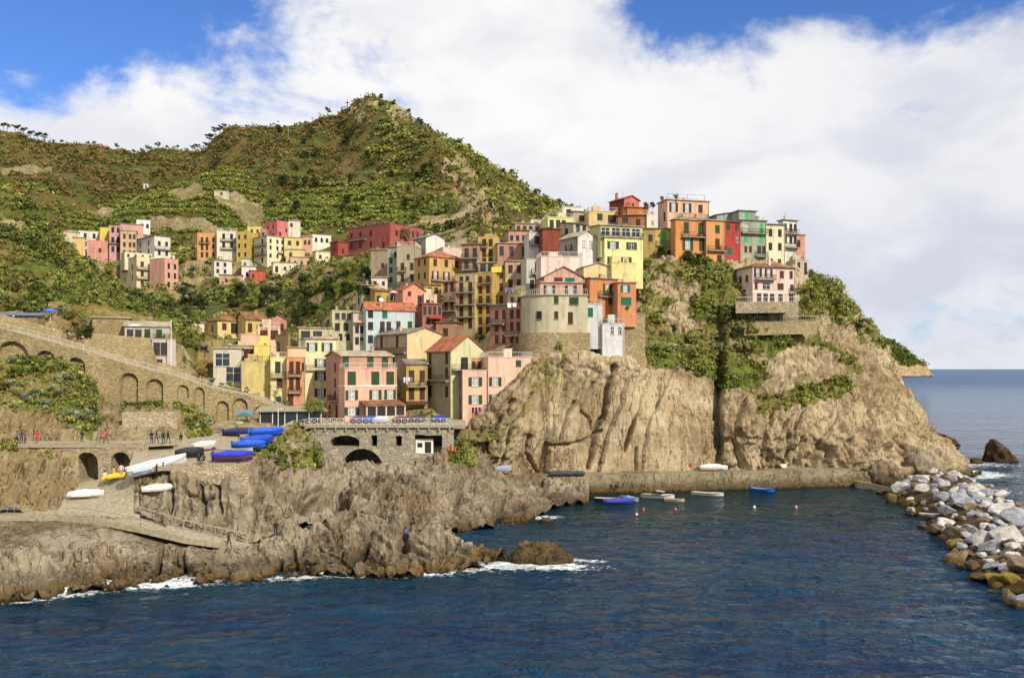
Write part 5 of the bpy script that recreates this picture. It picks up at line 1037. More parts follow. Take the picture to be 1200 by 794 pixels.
hA('white long house with three windows at the right of the middle hamlet',None,366,388,274,293,338,24,'#eee8cc','shed',Rr=[([.2,.5,.78],[.35],'ck',.9,1.6)],rise=1.0,dep=8)
hA('low tan house with green shutters below the light yellow one',None,335,357,292,304,322,14,'#dcc488','slab',Rr=[([.25],[.5],'cg',1.0,1.4)],rcol='pale',dep=6)
hA('peach low terrace house stepping down below the pink house front',None,340,370,301,314,316,14,'#dfb591','slab',Rr=[([.2,.45,.7],[.5],'cb',.7,1.3)],rcol='pale',dep=6)
hA('cream low house with a flat roof beside the red annex',None,370,388,294,307,312,20,'#e9dfb0','slab',Rr=[([.3],[.5],'cb',.9,1.2)],rcol='pale',dep=6)
hA('white cottage with a lean-to roof at the lower left of the middle hamlet',248,251,272,305,322,318,30,'#e4dfd2','shed',Rr=[([.2,.6],[.25,.72],'ck',.9,1.4)],rise=.8,rcol='grey')
hA('low brown-pink cottage beneath the white lean-to cottage',None,257,284,322,334,308,14,'#cfa287','slab',Rr=[([.3,.6],[.5],'ck',.8,1.3)],rcol='brown',dep=6)
hA('white terrace house above the small bright red cottage',None,284,300,312,327,312,14,'#e6e2da','slab',Rr=[([.35,.7],[.6],'ck',.9,1.5)],rcol='pale',dep=6,rail='w')
hA('small bright red cottage at the foot of the middle hamlet',None,293,311,317,329,306,20,'#d4573c','slab',Rr=[([.2],[.5],'cb',.8,1.4)],rcol='terra',dep=6)
hA('cream narrow house between the deep yellow and the corner house',None,283,293,303,320,322,8,'#e0d8bc','slab',Rr=[([.4],[.4],'ck',.8,1.5)],rcol='pale',dep=6)
hA('low cream house with a dark door beside the small bright red cottage',None,320,348,307,321,312,20,'#ece0b8','slab',Rr=[([.15],[.6],'dk',1.0,2.0),([.5],[.5],'cb',.9,1.2)],rcol='pale',dep=6)
# ---------------- hamlet B (far left)
B='houses of the far left hamlet'
def hB(*a,**k): return h(*a,group=B,ext=7,**k)
hB('white house with dark windows at the left of the far hamlet',None,92,118,270,300,325,26,'#e6e2d0','flat',Rr=[([.3,.7],[.18,.5,.8],'ck',.9,1.8)],dep=8)
hB('salmon house front half hidden by the green slope in the far hamlet',None,102,127,281,304,316,26,'#e39a86','flat',Rr=[([.6],[.5],'cb',.9,1.5)],dep=7)
hB('bright yellow house top in the far hamlet',None,117,129,266,284,322,26,'#e6c92a','flat',dep=7)
hB('tall mauve-pink house with balconies in the middle of the far hamlet',None,128,142,264,306,318,22,'#d9a0a0','flat',Rr=[([.3,.75],[.12,.4,.66],'ck',.9,1.9)],bal=[('R',0,1,.5,.8)],dep=8)
hB('tan house with brown shutters right of the mauve-pink one',None,141,160,270,302,315,22,'#d3b48c','slab',Rr=[([.25,.6,.85],[.2,.5,.8],'cb',.8,1.7)],rcol='pale',dep=8)
hB('cream corner house with balconies at the right of the far hamlet',159,181,200,276,304,309,46,'#eadfcf','slab',L=[([.3,.75],[.25,.6],'ck',1.0,1.7)],Rr=[([.3,.75],[.3,.7],'ck',.9,1.6)],rcol='grey',bal=[('R',0,1,.55,.9)])
hB('pink pitched-roof house above the tan house in the far hamlet',None,141,168,262,280,328,24,'#dba394','shed',rise=.9,rcol='pale',dep=7)
hB('white cube house highest in the far hamlet',None,160,176,257,271,332,26,'#e9e7e6','flat',Rr=[([.4,.8],[.5],'ck',.9,1.5)],dep=7)
bb=hB('large curved cream and pink apartment house lowest in the far hamlet',141,160,193,300,340,300,44,'#e8d9a8','flat',L=[([.25,.7],[.3,.6],'ck',.9,1.6)],Rr=[([.2,.55,.85],[.22,.5,.8],'cb',1.0,1.8)],bal=[('R',0,1,.38,.9),('R',0,1,.66,.9)])
h('',None,193,209,302,338,297,60,'#e8a98f','flat',Rr=[([.3,.75],[.25,.55,.85],'ck',.9,1.8)],into=bb,dep=8)
h('',None,146,205,295,303,305,36,'#eadcb4','flat',Rr=[(7,[.5],'ck',.7,1.0)],into=bb,dep=6,ground=False)
hB('beige roofed house at the left end of the far hamlet behind the slope',None,74,93,271,290,322,26,'#e3cfa6','hip',rise=1,rcol='pale',dep=7)
hB('pale orange house peeping over the green slope of the far hamlet',None,86,100,278,296,314,26,'#e8bf6c','slab',rcol='pale',dep=6)
# small farm sheds on the mountain
HUTS=[('small white farm hut on the vineyard terraces',168,174,215,221),('long low pale farm building on the vineyard terraces',251,268,223,230)]
0 and h('small white farm hut on the vineyard terraces',None,168,174,215,221,452,20,'#e6e2da','slab',rcol='pale',dep=4,ext=6,cat='hut',name='farm_hut',ground=False)
0 and h('long low pale farm building on the vineyard terraces',None,251,268,223,230,440,10,'#cfc6a2','slab',rcol='pale',dep=4,ext=6,cat='hut',name='farm_hut',ground=False)
# ---------------- round tower house with its stone base
D0=158; cx_,cy_=(648-CX)/F*D0,D0+6.0; r0=5.9
tw=empty('round_tower_house',(cx_,cy_,Z(383,D0)),0,'round cream tower house on a stone drum at the top of the cliff','house'); Ht=Z(346,D0)-Z(383,D0)
def arcpts(r,n=28,a0=R(178),a1=R(300)): return [(r*math.cos(a0+(a1-a0)*i/n),r*math.sin(a0+(a1-a0)*i/n)) for i in range(n+1)]
def prism(outline,z0,z1,mb=None,mi=0):
    mb=mb or MB(); n=len(outline); mb.add([(x,y,z0) for x,y in outline]+[(x,y,z1) for x,y in outline],[(i,(i+1)%n,n+(i+1)%n,n+i) for i in range(n)]+[tuple(range(n,2*n))],mi); return mb
xr=(687-CX)/F*D0-cx_+.3
def tower_outline(r): 
    p=arcpts(r); return p+[(xr+(r-r0),-r*.84),(xr+(r-r0),5),(-r,5)]
prism(tower_outline(r0),-1,Ht).build('wall',plaster('#cfc39b'),tw); prism(tower_outline(r0+.22),Ht+.004,Ht+.22).build('roof',CONC,tw)
pts3=[(x,y,Ht+.22) for x,y in tower_outline(r0)[:-2]]; link('railing',railing_mesh('railing',pts3,1.0,.35,PALEW,.03),tw)
def tw_win(px,py,st,w_,h_):
    x=(px-CX)/F*D0-cx_; x=max(-r0+.05,min(x,xr-.6)); ang=math.acos(max(-1,min(1,x/r0))); z=Z(py,D0)-Z(383,D0)-h_/2
    if x<r0*math.cos(R(300)): y=-math.sqrt(r0*r0-x*x); rz=math.atan2(x,-y)
    else: y=-r0*.855-.02; rz=0
    me,sh=window_meshes(w_,h_,st); o=link('window',me,tw,(x,y,z)); o.rotation_euler=(0,0,rz); nx,ny=math.sin(rz),-math.cos(rz); o.location=(x+nx*.13,y+ny*.13,z)
    for sm,s_ in sh: link('shutter',sm,o,(s_,0,0))
for a_ in ((632,369,'ck',1.0,1.5),(652,351,'cg',.8,1.4),(652,369,'cb',.7,1.4),(673,352,'cg',1.7,1.4),(668,372,'cb',1.2,2.2)): tw_win(*a_)
SB=stone('#ad9b78',2.6,.2); b1=prism(tower_outline(r0+.5),-14,-1.002); b1.build('stone_base',SB,tw)
prism(tower_outline(r0+.75),-6.4,-6.1).build('string_course',CONC,tw)
0 and HP.extend([(cx_+dx,cy_+dy,Z(383,D0)-1) for dx in (-4,0,4) for dy in (0,4)])
wb=h('tall narrow white block hanging over the cliff edge beside the tower',None,706,731.5,379,425,160,8,'#dfe0e0','flat',Rr=[([.45,.8],[.18],'pu2',.6,1.4),([.6],[.86],'p',.4,.5)],rail='w',dep=5,ext=2)
h('small white house box between the round tower and the tall white block',None,685,706,356,390,160.5,8,'#d9dad6','flat',Rr=[([.33],[.28],'ct',.9,1.6)],rail='w',dep=6,ext=3)
h('square rubble-stone retaining bastion right of the tall white block',None,727,756,366,428,163,6,'#a5946f','flat',dep=9,cat='wall',name='stone_bastion',wallmat=SB,ext=3)
# ================================================================ ground under the villages
HPA=np.array(HP)
def village_ground(name,x0,x1,y0,y1,st=1.4):
    gx=np.arange(x0,x1,st); gy=np.arange(y0,y1,st); X,Y=np.meshgrid(gx,gy); q=np.stack([X.ravel(),Y.ravel()],1); Zg=np.zeros(len(q)); dm=np.zeros(len(q))
    sel=HPA[(HPA[:,0]>x0-10)&(HPA[:,0]<x1+10)&(HPA[:,1]>y0-10)&(HPA[:,1]<y1+10)]
    for i in range(0,len(q),4000):
        d2=((q[i:i+4000,None,:]-sel[None,:,:2])**2).sum(2)+.3; w_=d2**-2.2; Zg[i:i+4000]=(w_*sel[None,:,2]).sum(1)/w_.sum(1); dm[i:i+4000]=np.sqrt(d2.min(1))
    Zg-=.4+np.where(q[:,0]>-2,np.clip(dm-1.2,0,None)*1.5,np.clip(dm-5.5,0,None)*1.1); Zg=np.where(((q[:,0]>-2)&(dm>1.6))|((q[:,0]>13)&(q[:,1]<195)),np.nan,Zg); P=np.stack([q[:,0],q[:,1],Zg],1).reshape(X.shape+(3,)); P[...,2]+=.25*fbm(P*np.array([1,1,0]),3,2,601)
    V=np.clip(.35+.9*fbm(np.nan_to_num(P),7,3,603),0,1); P=P[::-1]; V=V[::-1]
    tag(link(name,gridmesh(name,P,VG,{'veg':('FLOAT',V)})),kind='structure'); SHEETS[name]=(P,normals(P),600+P[...,0]/P[...,1]*F,HY-(P[...,2]-CH)/P[...,1]*F,V)
VG=rockmat('village_soil','#9c8b68','#7d6c4a','#8f7b55',vegc='#4f5c1f',crack=.1,wet=False)
village_ground('village_ground',-75,80,143,250); village_ground('far_hamlet_ground',-190,-55,285,360,2.0)
# ================================================================ walls, viaduct, paths' edges
def wallsheet(name,label,bot,top,D_top_add=.0,arches=(),holes=(),depth=.9,mat=None,thick=1.2,cat='wall',step=.6,kind=None,cap=True):
    """masonry wall following the two lines, with round-headed recesses (cx,w,top,bottom) and square recesses (x0,x1,y0,y1,depth)"""
    back=[(x,y,d+thick) for x,y,d in top]; back=[(x,HY+(y-HY)*d/(d+thick),d+thick) for x,y,d in top]
    P,PX,PY=grid([bot,top],step,.12,3,1); n0=P.shape[0]; Pb,_,_=grid([[(x,y,d+.02) for x,y,d in top],back],step,.4,3,1)
    bb=np.array(Pb[-1:]); bb[...,2]-=4
    P=np.concatenate([P,Pb[1:],bb]); PX=np.concatenate([PX,np.broadcast_to(PX[0],(Pb.shape[0],PX.shape[1]))]); PY=HY-(P[...,2]-CH)/P[...,1]*F; front=(np.arange(P.shape[0])<n0-2)[:,None]&np.ones(PX.shape,bool)
    push=np.zeros(PX.shape)
    for cx,w_,t_,b_ in arches:
        r=w_/2; hh=min(r,(b_-t_)*.6); ins=(np.abs(PX-cx)<r)&(PY<b_)&(PY>t_+hh-hh*np.sqrt(np.clip(1-((PX-cx)/r)**2,0,1))); push=np.where(ins,depth,push)
    for x0,x1,y0,y1,dd in holes: push=np.where((PX>x0)&(PX<x1)&(PY>y0)&(PY<y1),dd,push)
    P[...,1]+=np.where(front,push,0); rough=.10*fbm(P,.9,3,700)*np.where(push>0,.5,1); P[...,1]-=rough
    o=link(name,gridmesh(name,P,mat or STW,None,False)); tag(o,label,cat,None,kind); return o
STW=stone('#a5946f',3.2,.35); STG=stone('#ab9c80',2.8,.25)
wallsheet('arched_wall','long old stone wall with a row of blind arches carrying the road down to the harbour',
 [(-260,452,131),(0,442,129.5),(60,440,130),(110,458,131),(130,486,132.5),(208,486,136),(250,504,141),(300,510,146),(347,500,150)],
 [(-260,372,131.5),(0,384,130),(60,400,130.5),(100,411,131),(150,427,133),(200,439,136),(250,455,141.5),(290,463,145),(330,478,149),(347,486,150.5)],
 arches=[(14,38,400,470),(53,24,411,470),(88,23,419,470),(151,21,437,476),(181,20,444,476),(214,13.5,451,466),(233,12.5,454,478),(260.5,14,470,495),(281,18,467,500),(306,19,476,500)],depth=.8)
wallsheet('terrace_wall','upper dry-stone terrace wall below the long villa',
 [(-260,390,137),(0,386,136.5),(60,402,137),(100,413,137.5),(150,430,139.5),(200,442,142.5),(245,455,147)],
 [(-260,358,138),(0,368,137.5),(40,378,138),(60,384,138),(100,389,138.5),(130,392,140),(176,396,143),(184,424,143.5),(200,427,144),(245,444,148)],arches=[(228,7,430,444)],depth=.6)
fr=[W(-260,373,132),W(0,385,130.5),W(60,401,131),W(100,412,131.6),W(150,428,133.6),W(200,440,136.6),W(250,456,142),W(290,464,145.5),W(330,479,149.5),W(347,487,151)]
bk=[(x,y+6,z) for x,y,z in fr]; pave('upper_road',dense(fr,2),dense(bk,2))
wallsheet('arched_slip_wall','stone wall with two boat arches at the head of the slipway',[(64,570,110),(174,566,110)],[(64,520,110.2),(174,520,110.2)],arches=[(101.5,26,530,563),(141,22,530,563)],depth=3.2,thick=3.6,mat=STG)
wallsheet('garden_wall','low pale stone wall on the bank above the people on the path',[(143,512,122.5),(208,510,124)],[(143,483,123.5),(208,482,125)],mat=STG)
wallsheet('yard_wall','rough stone retaining wall under the front edge of the boat yard',[(200,557,101.4),(225,560,101.3),(250,566,101.2),(291,578,101)],[(200,544,101.9),(240,543.5,101.9),(291,543.5,101.9)],mat=STG,thick=.6)
wallsheet('terrace_wall','pale dry-stone terrace wall in the scrub below the orange houses',[(756,350,179),(801,350,179)],[(756,328,180),(801,327,180)],mat=STG,thick=2)
wallsheet('terrace_wall','stone terrace wall under the railing below the pink and white villa',[(872,393,172.3),(958,391,174.3)],[(872,377,173),(958,376,175)],mat=STW,thick=4)
wallsheet('terrace_wall','stone garden wall directly under the pink and white villa',[(862,367,170.8),(936,366,172.3)],[(862,354,171),(936,353.5,172.5)],mat=STG,thick=3)
VD=137.0
VIA=stone('#a89f8c',2.2,.3)
via=wallsheet('viaduct','stone and concrete viaduct with a big arch carrying the piazza above the rocks',[(364,562,VD),(400,562,VD),(532,560,VD)],[(364,499,VD),(532,497.5,VD)],
  arches=[(404,34,510.5,523),(424.5,49,526,570)],holes=[(435,441.5,510.5,522.5,5),(464,470.5,510.5,522.5,5),(486,518,510,531,6)],depth=7,mat=VIA,thick=8,cat='viaduct')
via2=MB(); x0=W(363,499,VD-.25)[0]; x1=W(533,499,VD-.25)[0]; zt=Z(498,VD); via2.box((x0,VD-.45,zt-.35),(x1,VD-.13,zt-.02)); 
for i in range(14): x=x0+(x1-x0)*(i+.5)/14; via2.box((x-.12,VD-.35,zt-.9),(x+.12,VD-.12,zt-.36))
link('string_course',via2.mesh('string_course',CONC),via)
zd=Z(498,VD)+.02
pave('piazza',[(W(335,498,VD+1)[0],VD+.3,zd),(W(400,498,VD)[0],VD+.3,zd),(W(470,498,VD)[0],VD+.3,zd),(W(545,498,VD)[0],VD+.3,zd)],[(W(325,492,158)[0],158,zd),(W(400,492,158)[0],158,zd),(W(470,492,158)[0],158,zd),(W(545,492,158)[0],158,zd)],.6)
# kiosk in the viaduct's recess
def T(o,label,cat,group=None): return tag(o,label,cat,group)
k=empty('kiosk',W(498,531,VD+2.0),0,'small white kiosk tucked into the square recess of the viaduct','kiosk'); mb=MB(); mb.box((-1.4,-1,0),(1.4,1,2.4)); mb.build('wall',WHITE,k); mb=MB(); mb.box((-1.55,-1.15,2.403),(1.55,1.15,2.5)); mb.build('roof',CONC,k); mb=MB(); mb.box((.1,-1.05,.2),(1.1,-1.004,2.0)); mb.build('door',DARKM,k); mb=MB(); mb.box((-1.1,-1.05,1.1),(-.3,-1.004,1.8)); mb.build('window',GLASS,k)
RAILM=simple('weathered_rail','#8f8874',.8,var=.2)
def railthing(name,label,pts,hgt=1.0,gap=.35,mat=PALEW,t=.03,lattice=False,cat='railing',group=None):
    o=link(name,railing_mesh(name,pts,hgt,gap,mat,t,lattice)); return tag(o,label,cat,group)
zr=zd+.02
railthing('railing','pale lattice railing along the edge of the piazza on the viaduct',[(W(364,498,VD)[0],VD+.2,zr),(W(531,498,VD)[0],VD+.2,zr)],1.05,lattice=True,t=.035)
railthing('railing','lattice railing from the pavilion to the viaduct',[W(318,514,126),W(343,500.5,139),(W(364,498,VD)[0],VD+.2,zr)],1.05,lattice=True,t=.035)
railthing('railing','weathered railing along the upper path where people walk',[(W(p,520,110.3)[0],110.3,12.22) for p in (-260,0,60,120,170)]+[(W(205,520,113.6)[0],113.6,12.22)],1.05,.6,RAILM,.022)
railthing('railing','railing along the lower path at the left',[(x,y+.15,z+.02) for x,y,z in LP_F[:2]],1.0,.8,RAILM,.022)
railthing('railing','low railing beside the foot of the slipway',[(x,y+.15,z+.02) for x,y,z in LP_F[1:5]],1.0,1.0,RAILM,.022)
railthing('handrail','dark double handrail on the landward side of the lower path',[(x,y-.1,z+.02) for x,y,z in LP_B[3:]],1.0,1.2,CONC,.05)
railthing('railing','road railing on top of the long arched wall',[(x,y-.6,z+.02) for x,y,z in fr],1.0,1.5,PALEW,.025)
railthing('railing','white railing of the terrace below the pink and white villa',[W(872,377,173.6),W(900,376.5,173.8),W(958,375.5,175.2),W(958,376,179)],1.0,.5,PALEW,.035)
railthing('railing','white railing in front of the pink and white villa',[W(862,354,171.2),W(936,353.5,172.7),W(936,354,177)],1.0,.5,PALEW,.035)
# pavilion on the piazza
pv_=empty('pavilion',W(303,503,139),R(14),'long dark-glazed restaurant pavilion under a shallow grey roof beside the boat yard','pavilion')
WP=10.2; mb=MB(); mb.slab([(-.6,-.6,3.0),(WP+.8,-.6,3.0),(WP,1.8,3.7),(.2,1.8,3.7)],.12); mb.slab([(.2,1.802,3.7),(WP,1.802,3.7),(WP+.8,5,3.0),(-.6,5,3.0)],.12); mb.build('roof',simple('felt_roof','#948a76',.9,var=.25),pv_)
mb=MB(); mb.box((0,0,-1),(.15,4.4,2.9)); mb.box((.16,4.3,-1),(WP,4.4,2.9)); mb.box((.16,.0,-1),(WP,.12,.7)); mb.build('wall',simple('dark_timber','#4a3a30',.8,var=.3),pv_)
for i in range(6): x=.25+(WP-.5)*i/5; mb=MB(); mb.box((x-.07,-.03,-.8),(x+.07,.14,2.88)); mb.build('post',PALEW,pv_)
mb=MB(); mb.box((.2,.04,.72),(WP-.1,.08,2.8)); mb.build('glazing',GLASS,pv_)
pg=empty('pergola',W(371,500,142),R(8),'open timber pergola between the pavilion and the salmon pink house','pergola')
for x in (0,2.2): 
    for y in (0,3): mb=MB(); mb.box((x-.07,y-.07,-1),(x+.07,y+.07,2.6)); mb.build('post',WOOD,pg)
mb=MB()
for y in np.arange(-.3,3.4,.45): mb.box((-.4,y,2.6),(2.7,y+.08,2.72))
mb.build('slatted_roof',WOOD,pg)
ks=empty('ticket_booth',W(278,506,137),R(10),'small white booth with a framed window at the back of the boat yard','kiosk'); mb=MB(); mb.box((-.9,-.7,-.3),(.9,.7,1.7)); mb.build('wall',WHITE,ks); mb=MB(); mb.box((-1,-.8,1.703),(1,.8,1.8)); mb.build('roof',CONC,ks); mb=MB(); mb.box((-.5,-.75,.6),(.1,-.704,1.4)); mb.build('window',GLASS,ks)
sg=empty('notice_board',W(286,494,138),R(5),'blue-grey notice board on posts against the arched wall','sign'); mb=MB(); mb.box((-1.4,-.05,1.0),(1.4,.05,2.0)); mb.build('board',simple('board_blue','#7c8a98',.7,var=.1),sg)
for x in (-1.1,1.1): mb=MB(); mb.bar((x,.1,-.5),(x,.1,2.0),.05); mb.build('post',METAL,sg)
# lamp posts, mast, poles
def pole(name,label,px,py,D,hh,t=.06,lamp=False,cat='lamp post',mat=None,group=None):
    o=empty(name,W(px,py,D),0,label,cat,group); mb=MB(); mb.bar((0,0,-.6),(0,0,hh),t,n=6,t2=t*.7); mb.build('pole',mat or METAL,o)
    if lamp:
        mb=MB(); mb.bar((0,0,hh),(.5,-.1,hh+.15),.03); mb.build('arm',mat or METAL,o); mb=MB(); mb.lathe([(.05,0),(.16,-.06),(.13,-.16),(.02,-.2)],8,(.55,-.1,hh+.16)); mb.build('lamp_head',WHITE,o)
    return o
pole('lamp_post','tall pale lamp post at the edge of the boat yard in front of the pavilion',326,510,131,4.0,.07,True,mat=WHITE)
pole('mast','slim white mast standing in front of the villa stairs',200.5,436,150,9.2,.09,False,'mast',WHITE)
for i,(px,py,D) in enumerate([(12,387,131),(59,402,131.4),(77,407,131.6),(93,411,132)]): pole('lamp_post','small lamp post on the road above the arched wall',px,py,D,2.1,.035,True,mat=METAL,group='lamp posts along the upper road')
pole('mast','thin pylon on the mountain slope below the summit',338,160,552,6.5,.3,False,'pylon',METAL)
cr=empty('summit_cross',W(405,112,558),0,'thin cross on the mountain summit','cross'); mb=MB(); mb.box((-.2,-.2,-3),(.2,.2,5.5)); mb.build('upright',DARKM,cr); mb=MB(); mb.box((-1.4,-.15,3.6),(1.4,.15,4.0)); mb.build('crossbar',DARKM,cr)
# ================================================================ ray helper: where a sight line meets what is built
bpy.context.view_layer.update(); DG=bpy.context.evaluated_depsgraph_get()
def hit(px,py,default=150):
    d=Vector(((px-CX)/F,1,-(py-HY)/F)).normalized(); ok,loc,n,i,o,_=scene.ray_cast(DG,Vector((0,0,CH)),d)
    return tuple(loc) if ok else W(px,py,default)
for lb,a,b_,c_,d_ in HUTS:
    D_=hit((a+b_)/2,d_)[1]-1.5; house(lb,None,a,b_,c_,d_,D_,14,'#e6e2da' if a<200 else '#cfc6a2','slab',Rr=[([.5],[.5],'pb',.9,1.5)],rcol='pale',dep=4,ext=3,cat='hut',name='farm_hut',ground=False)
# ================================================================ boats
def hull_mesh(name,L,Bm,Hh,mats,inner=True):
    n=16; V=[];Fc=[];mi=[]
    def sec(t,off=0,zs=1):
        s=t*2-1; w_=Bm/2*(1-max(0,s)**2.6*.97)*(1-.25*max(0,-s)**3); sheer=Hh*(1+.35*max(0,s)**2+.08*max(0,-s)); w_=max(w_-off,.02); k=.12*Hh if off else 0
        x=s*L/2
        return [(x,-w_,sheer),(x,-w_*.92,sheer*.55+k),(x,-w_*.55,Hh*.12+k),(x,0,k+Hh*.35*max(0,s)**3),(x,w_*.55,Hh*.12+k),(x,w_*.92,sheer*.55+k),(x,w_,sheer)]
    for off in ((0,.06) if inner else (0,)):
        for i in range(n+1): V+=sec(i/n,off)
    m_=7; N1=(n+1)*m_
    for i in range(n):
        for j in range(m_-1):
            a=i*m_+j; Fc.append((a,a+m_,a+m_+1,a+1)); mi.append(0)
            if inner: b=N1+a; Fc.append((b,b+1,b+m_+1,b+m_)); mi.append(1)
    if inner:
        for i in range(n):
            for j in (0,m_-1): a=i*m_+j; Fc.append((a,a+m_,N1+a+m_,N1+a)); mi.append(2)
    Fc.append(tuple(range(m_))); mi.append(0)
    if inner: Fc.append(tuple(N1+j for j in range(m_))); mi.append(1)
    me=bpy.data.meshes.new(name); me.from_pydata(V,[],Fc); 
    for m in mats: me.materials.append(m)
    me.polygons.foreach_set('material_index',mi); me.polygons.foreach_set('use_smooth',[True]*len(Fc)); me.update(); return me
def boat(label,loc,rz,L=4.6,Bm=1.7,Hh=.7,hull='#e6e3dc',ins='#bfb8a8',rim='#8a6a42',cover=None,motor=True,tilt=0,roll=0,cabin=False,thw=3,group=None,deck=None,panel=None):
    o=empty('boat',loc,rz,label,'boat',group); o.rotation_euler=(roll,tilt,rz)
    link('hull',hull_mesh('hull',L,Bm,Hh,[simple('boat_paint',hull,.45,spec=.4,var=.12),simple('boat_inside',ins,.7,var=.2),simple('boat_rim',rim,.6)],True),o)
    for i in range(thw):
        if cover: break
        x=-L*.3+i*L*.26; mb=MB(); mb.box((x-.12,-Bm*.40,Hh*.68),(x+.12,Bm*.40,Hh*.74)); mb.build('thwart',simple('boat_rim',rim,.6),o)
    if motor: mb=MB(); mb.box((-L/2-.28,-.14,Hh*.7),(-L/2-.0,.14,Hh*1.35)); mb.box((-L/2-.22,-.06,-.1),(-L/2-.1,.06,Hh*.7)); mb.build('outboard_motor',DARKM if not cover else simple('motor_cover',cover,.8),o)
    if cover:
        n=14; V=[];Fq=[]
        for i in range(n+1):
            s=i/n*2-1; w_=Bm/2*(1-max(0,s)**2.6*.97)*(1-.25*max(0,-s)**3)+.05; sh=Hh*(1+.35*max(0,s)**2); hh=.42*(1-abs(s)**2.2)*(.92+.08*math.sin(i*1.3))
            V+=[(s*L/2*1.01,-w_,sh-.22),(s*L/2*1.01,-w_-.02,sh+.03),(s*L/2*1.01,-w_*.45,sh+.03+hh*.8),(s*L/2*1.01,0,sh+.05+hh),(s*L/2*1.01,w_*.45,sh+.03+hh*.75),(s*L/2*1.01,w_+.02,sh+.03),(s*L/2*1.01,w_,sh-.22)]
        for i in range(n):
            for j in range(6): a=i*7+j; Fq.append((a,a+7,a+8,a+1))
        Fq+= [tuple(range(7)),tuple(n*7+j for j in range(7))]
        me=bpy.data.meshes.new('cover'); me.from_pydata(V,[],Fq); me.materials.append(simple('tarpaulin',cover,.55,spec=.4,var=.35)); me.update(); link('cover',me,o)
    if cabin:
        mb=MB(); mb.slab([(-L*.05,-Bm*.36,Hh*1.9),(L*.2,-Bm*.3,Hh*1.7),(L*.2,Bm*.3,Hh*1.7),(-L*.05,Bm*.36,Hh*1.9)],.05); mb.build('windscreen',simple('boat_screen','#9aa2a6',.3),o)
    if panel:
        for s_ in (-1,1):
            mb=MB(); mb.slab([(-L*.42,s_*Bm*.505-.03,Hh*.92),(L*.12,s_*Bm*.505-.03,Hh*.95),(L*.12,s_*Bm*.505+.03,Hh*.95),(-L*.42,s_*Bm*.505+.03,Hh*.92)],.34); mb.build('side_panel',simple('pale_blue_panel',panel,.4),o)
    if deck:
        mb=MB(); mb.slab([(L*.12,-Bm*.38,Hh*1.06),(L*.44,-.12,Hh*1.28),(L*.44,.12,Hh*1.28),(L*.12,Bm*.38,Hh*1.06)],.04); mb.build('foredeck',simple('boat_deck',deck,.6),o)
    return o
def wb_(px,py): x,y,z=G(px,py,0); return (x,y,-.18)
boat('dark hulled rowing boat moored left of the blue boat by the quay',wb_(712,587),R(-10),4.4,1.6,.7,'#2c2f52','#a79c8c',motor=False)
boat('purple-blue boat with a tarpaulin moored between the dark and the white-blue boats',wb_(725,589.5),R(5),4.6,1.7,.7,'#3a3f9c',cover='#4340a8')
boat('white and light blue rowing boat moored end-on at the quay',wb_(739,586),R(-62),4.2,1.8,.7,'#cfd6e2','#9fc0e0',rim='#5a8ac8',motor=False)
boat('white motorboat with a canopy frame moored below the quay wall',wb_(771,583.5),R(-20),5.6,2.0,.8,'#e4dfd2','#8d8577',cabin=True,deck='#d9d4c6')
boat('small tan dinghy tied behind the white canopy motorboat',wb_(790,587),R(-8),3.4,1.4,.55,'#cdbd9c','#8d8577',motor=True)
boat('long white rowing boat moored in the middle of the harbour wall',wb_(829,580),R(-24),5.6,1.7,.65,'#e8e4d8','#b7ae9c',deck='#d9d4c6')
boat('bright blue wooden boat moored apart at the right of the harbour',wb_(893,575.5),R(-32),4.4,1.7,.7,'#2f6fd0','#5b86c8',rim='#1f4fa0',deck='#3f7fd8')
boat('white flat dinghy lying against the quay footing',wb_(846,572.5),R(4),3.2,1.2,.35,'#d8d2c2','#b7ae9c',motor=False)
def onland(px,py,dz=.05):
    x,y,z=hit(px,py); return (x,y,z+dz)
boat('large grey-white boat with a white cover hauled up at the head of the slipway',(*onland(185,556)[:2],onland(185,556)[2]+.25),R(32),6.9,2.3,1.2,'#c2c6c8','#9a968c',cover='#e6e2d6',motor=False,tilt=R(-9),roll=R(4),panel='#a9c4d6')
boat('white rowing boat lying on the slipway ramp',onland(101,583,.1),R(14),4.0,1.5,.55,'#eceae2','#dcd8cc',rim='#d8d4c8',cover='#ebe8e0',motor=False,roll=R(8))
boat('upturned-looking narrow white dinghy under the big hauled-up boat',onland(186,577,.2),R(30),3.8,1.2,.5,'#e6e0d4','#cfc9bb',motor=False,roll=R(14),thw=0,cover='#e3dccb')
boat('black covered boat on the yard near the white covered one',onland(222,536,.1),R(20),3.4,1.7,.8,'#26282a','#333333',cover='#2a2c2f',motor=False)
boat('small white covered boat beside the black covered one',onland(239,528,.1),R(48),3.4,1.6,.8,'#d8d3c8','#cfc9bb',cover='#ddd8cf',motor=False)
boat('violet and blue covered boat at the front edge of the boat yard',onland(273,541,.1),R(8),4.6,1.7,.9,'#5f3f63','#5b4a3a',cover='#3038c4',rim='#8a4a2a')
boat('grey-white open boat behind the violet one on the yard',onland(274,533,.1),R(4),4.8,1.7,.7,'#c8c9c9','#9a968c')
boat('royal blue tarpaulin-covered boat in the middle of the yard',onland(292,527,.1),R(-4),4.3,1.7,.8,'#2a58b8','#5b86c8',cover='#2a60cc')
boat('blue rumpled tarpaulin boat beside the pale one on the yard',onland(302,522,.1),R(40),4.2,1.8,.9,'#2a50b0','#5b86c8',cover='#2748c4')
boat('dark navy boat in front of the white booth',onland(281,511,.1),R(6),4.6,1.7,.8,'#23284a','#6b665c',cover='#2c3160')
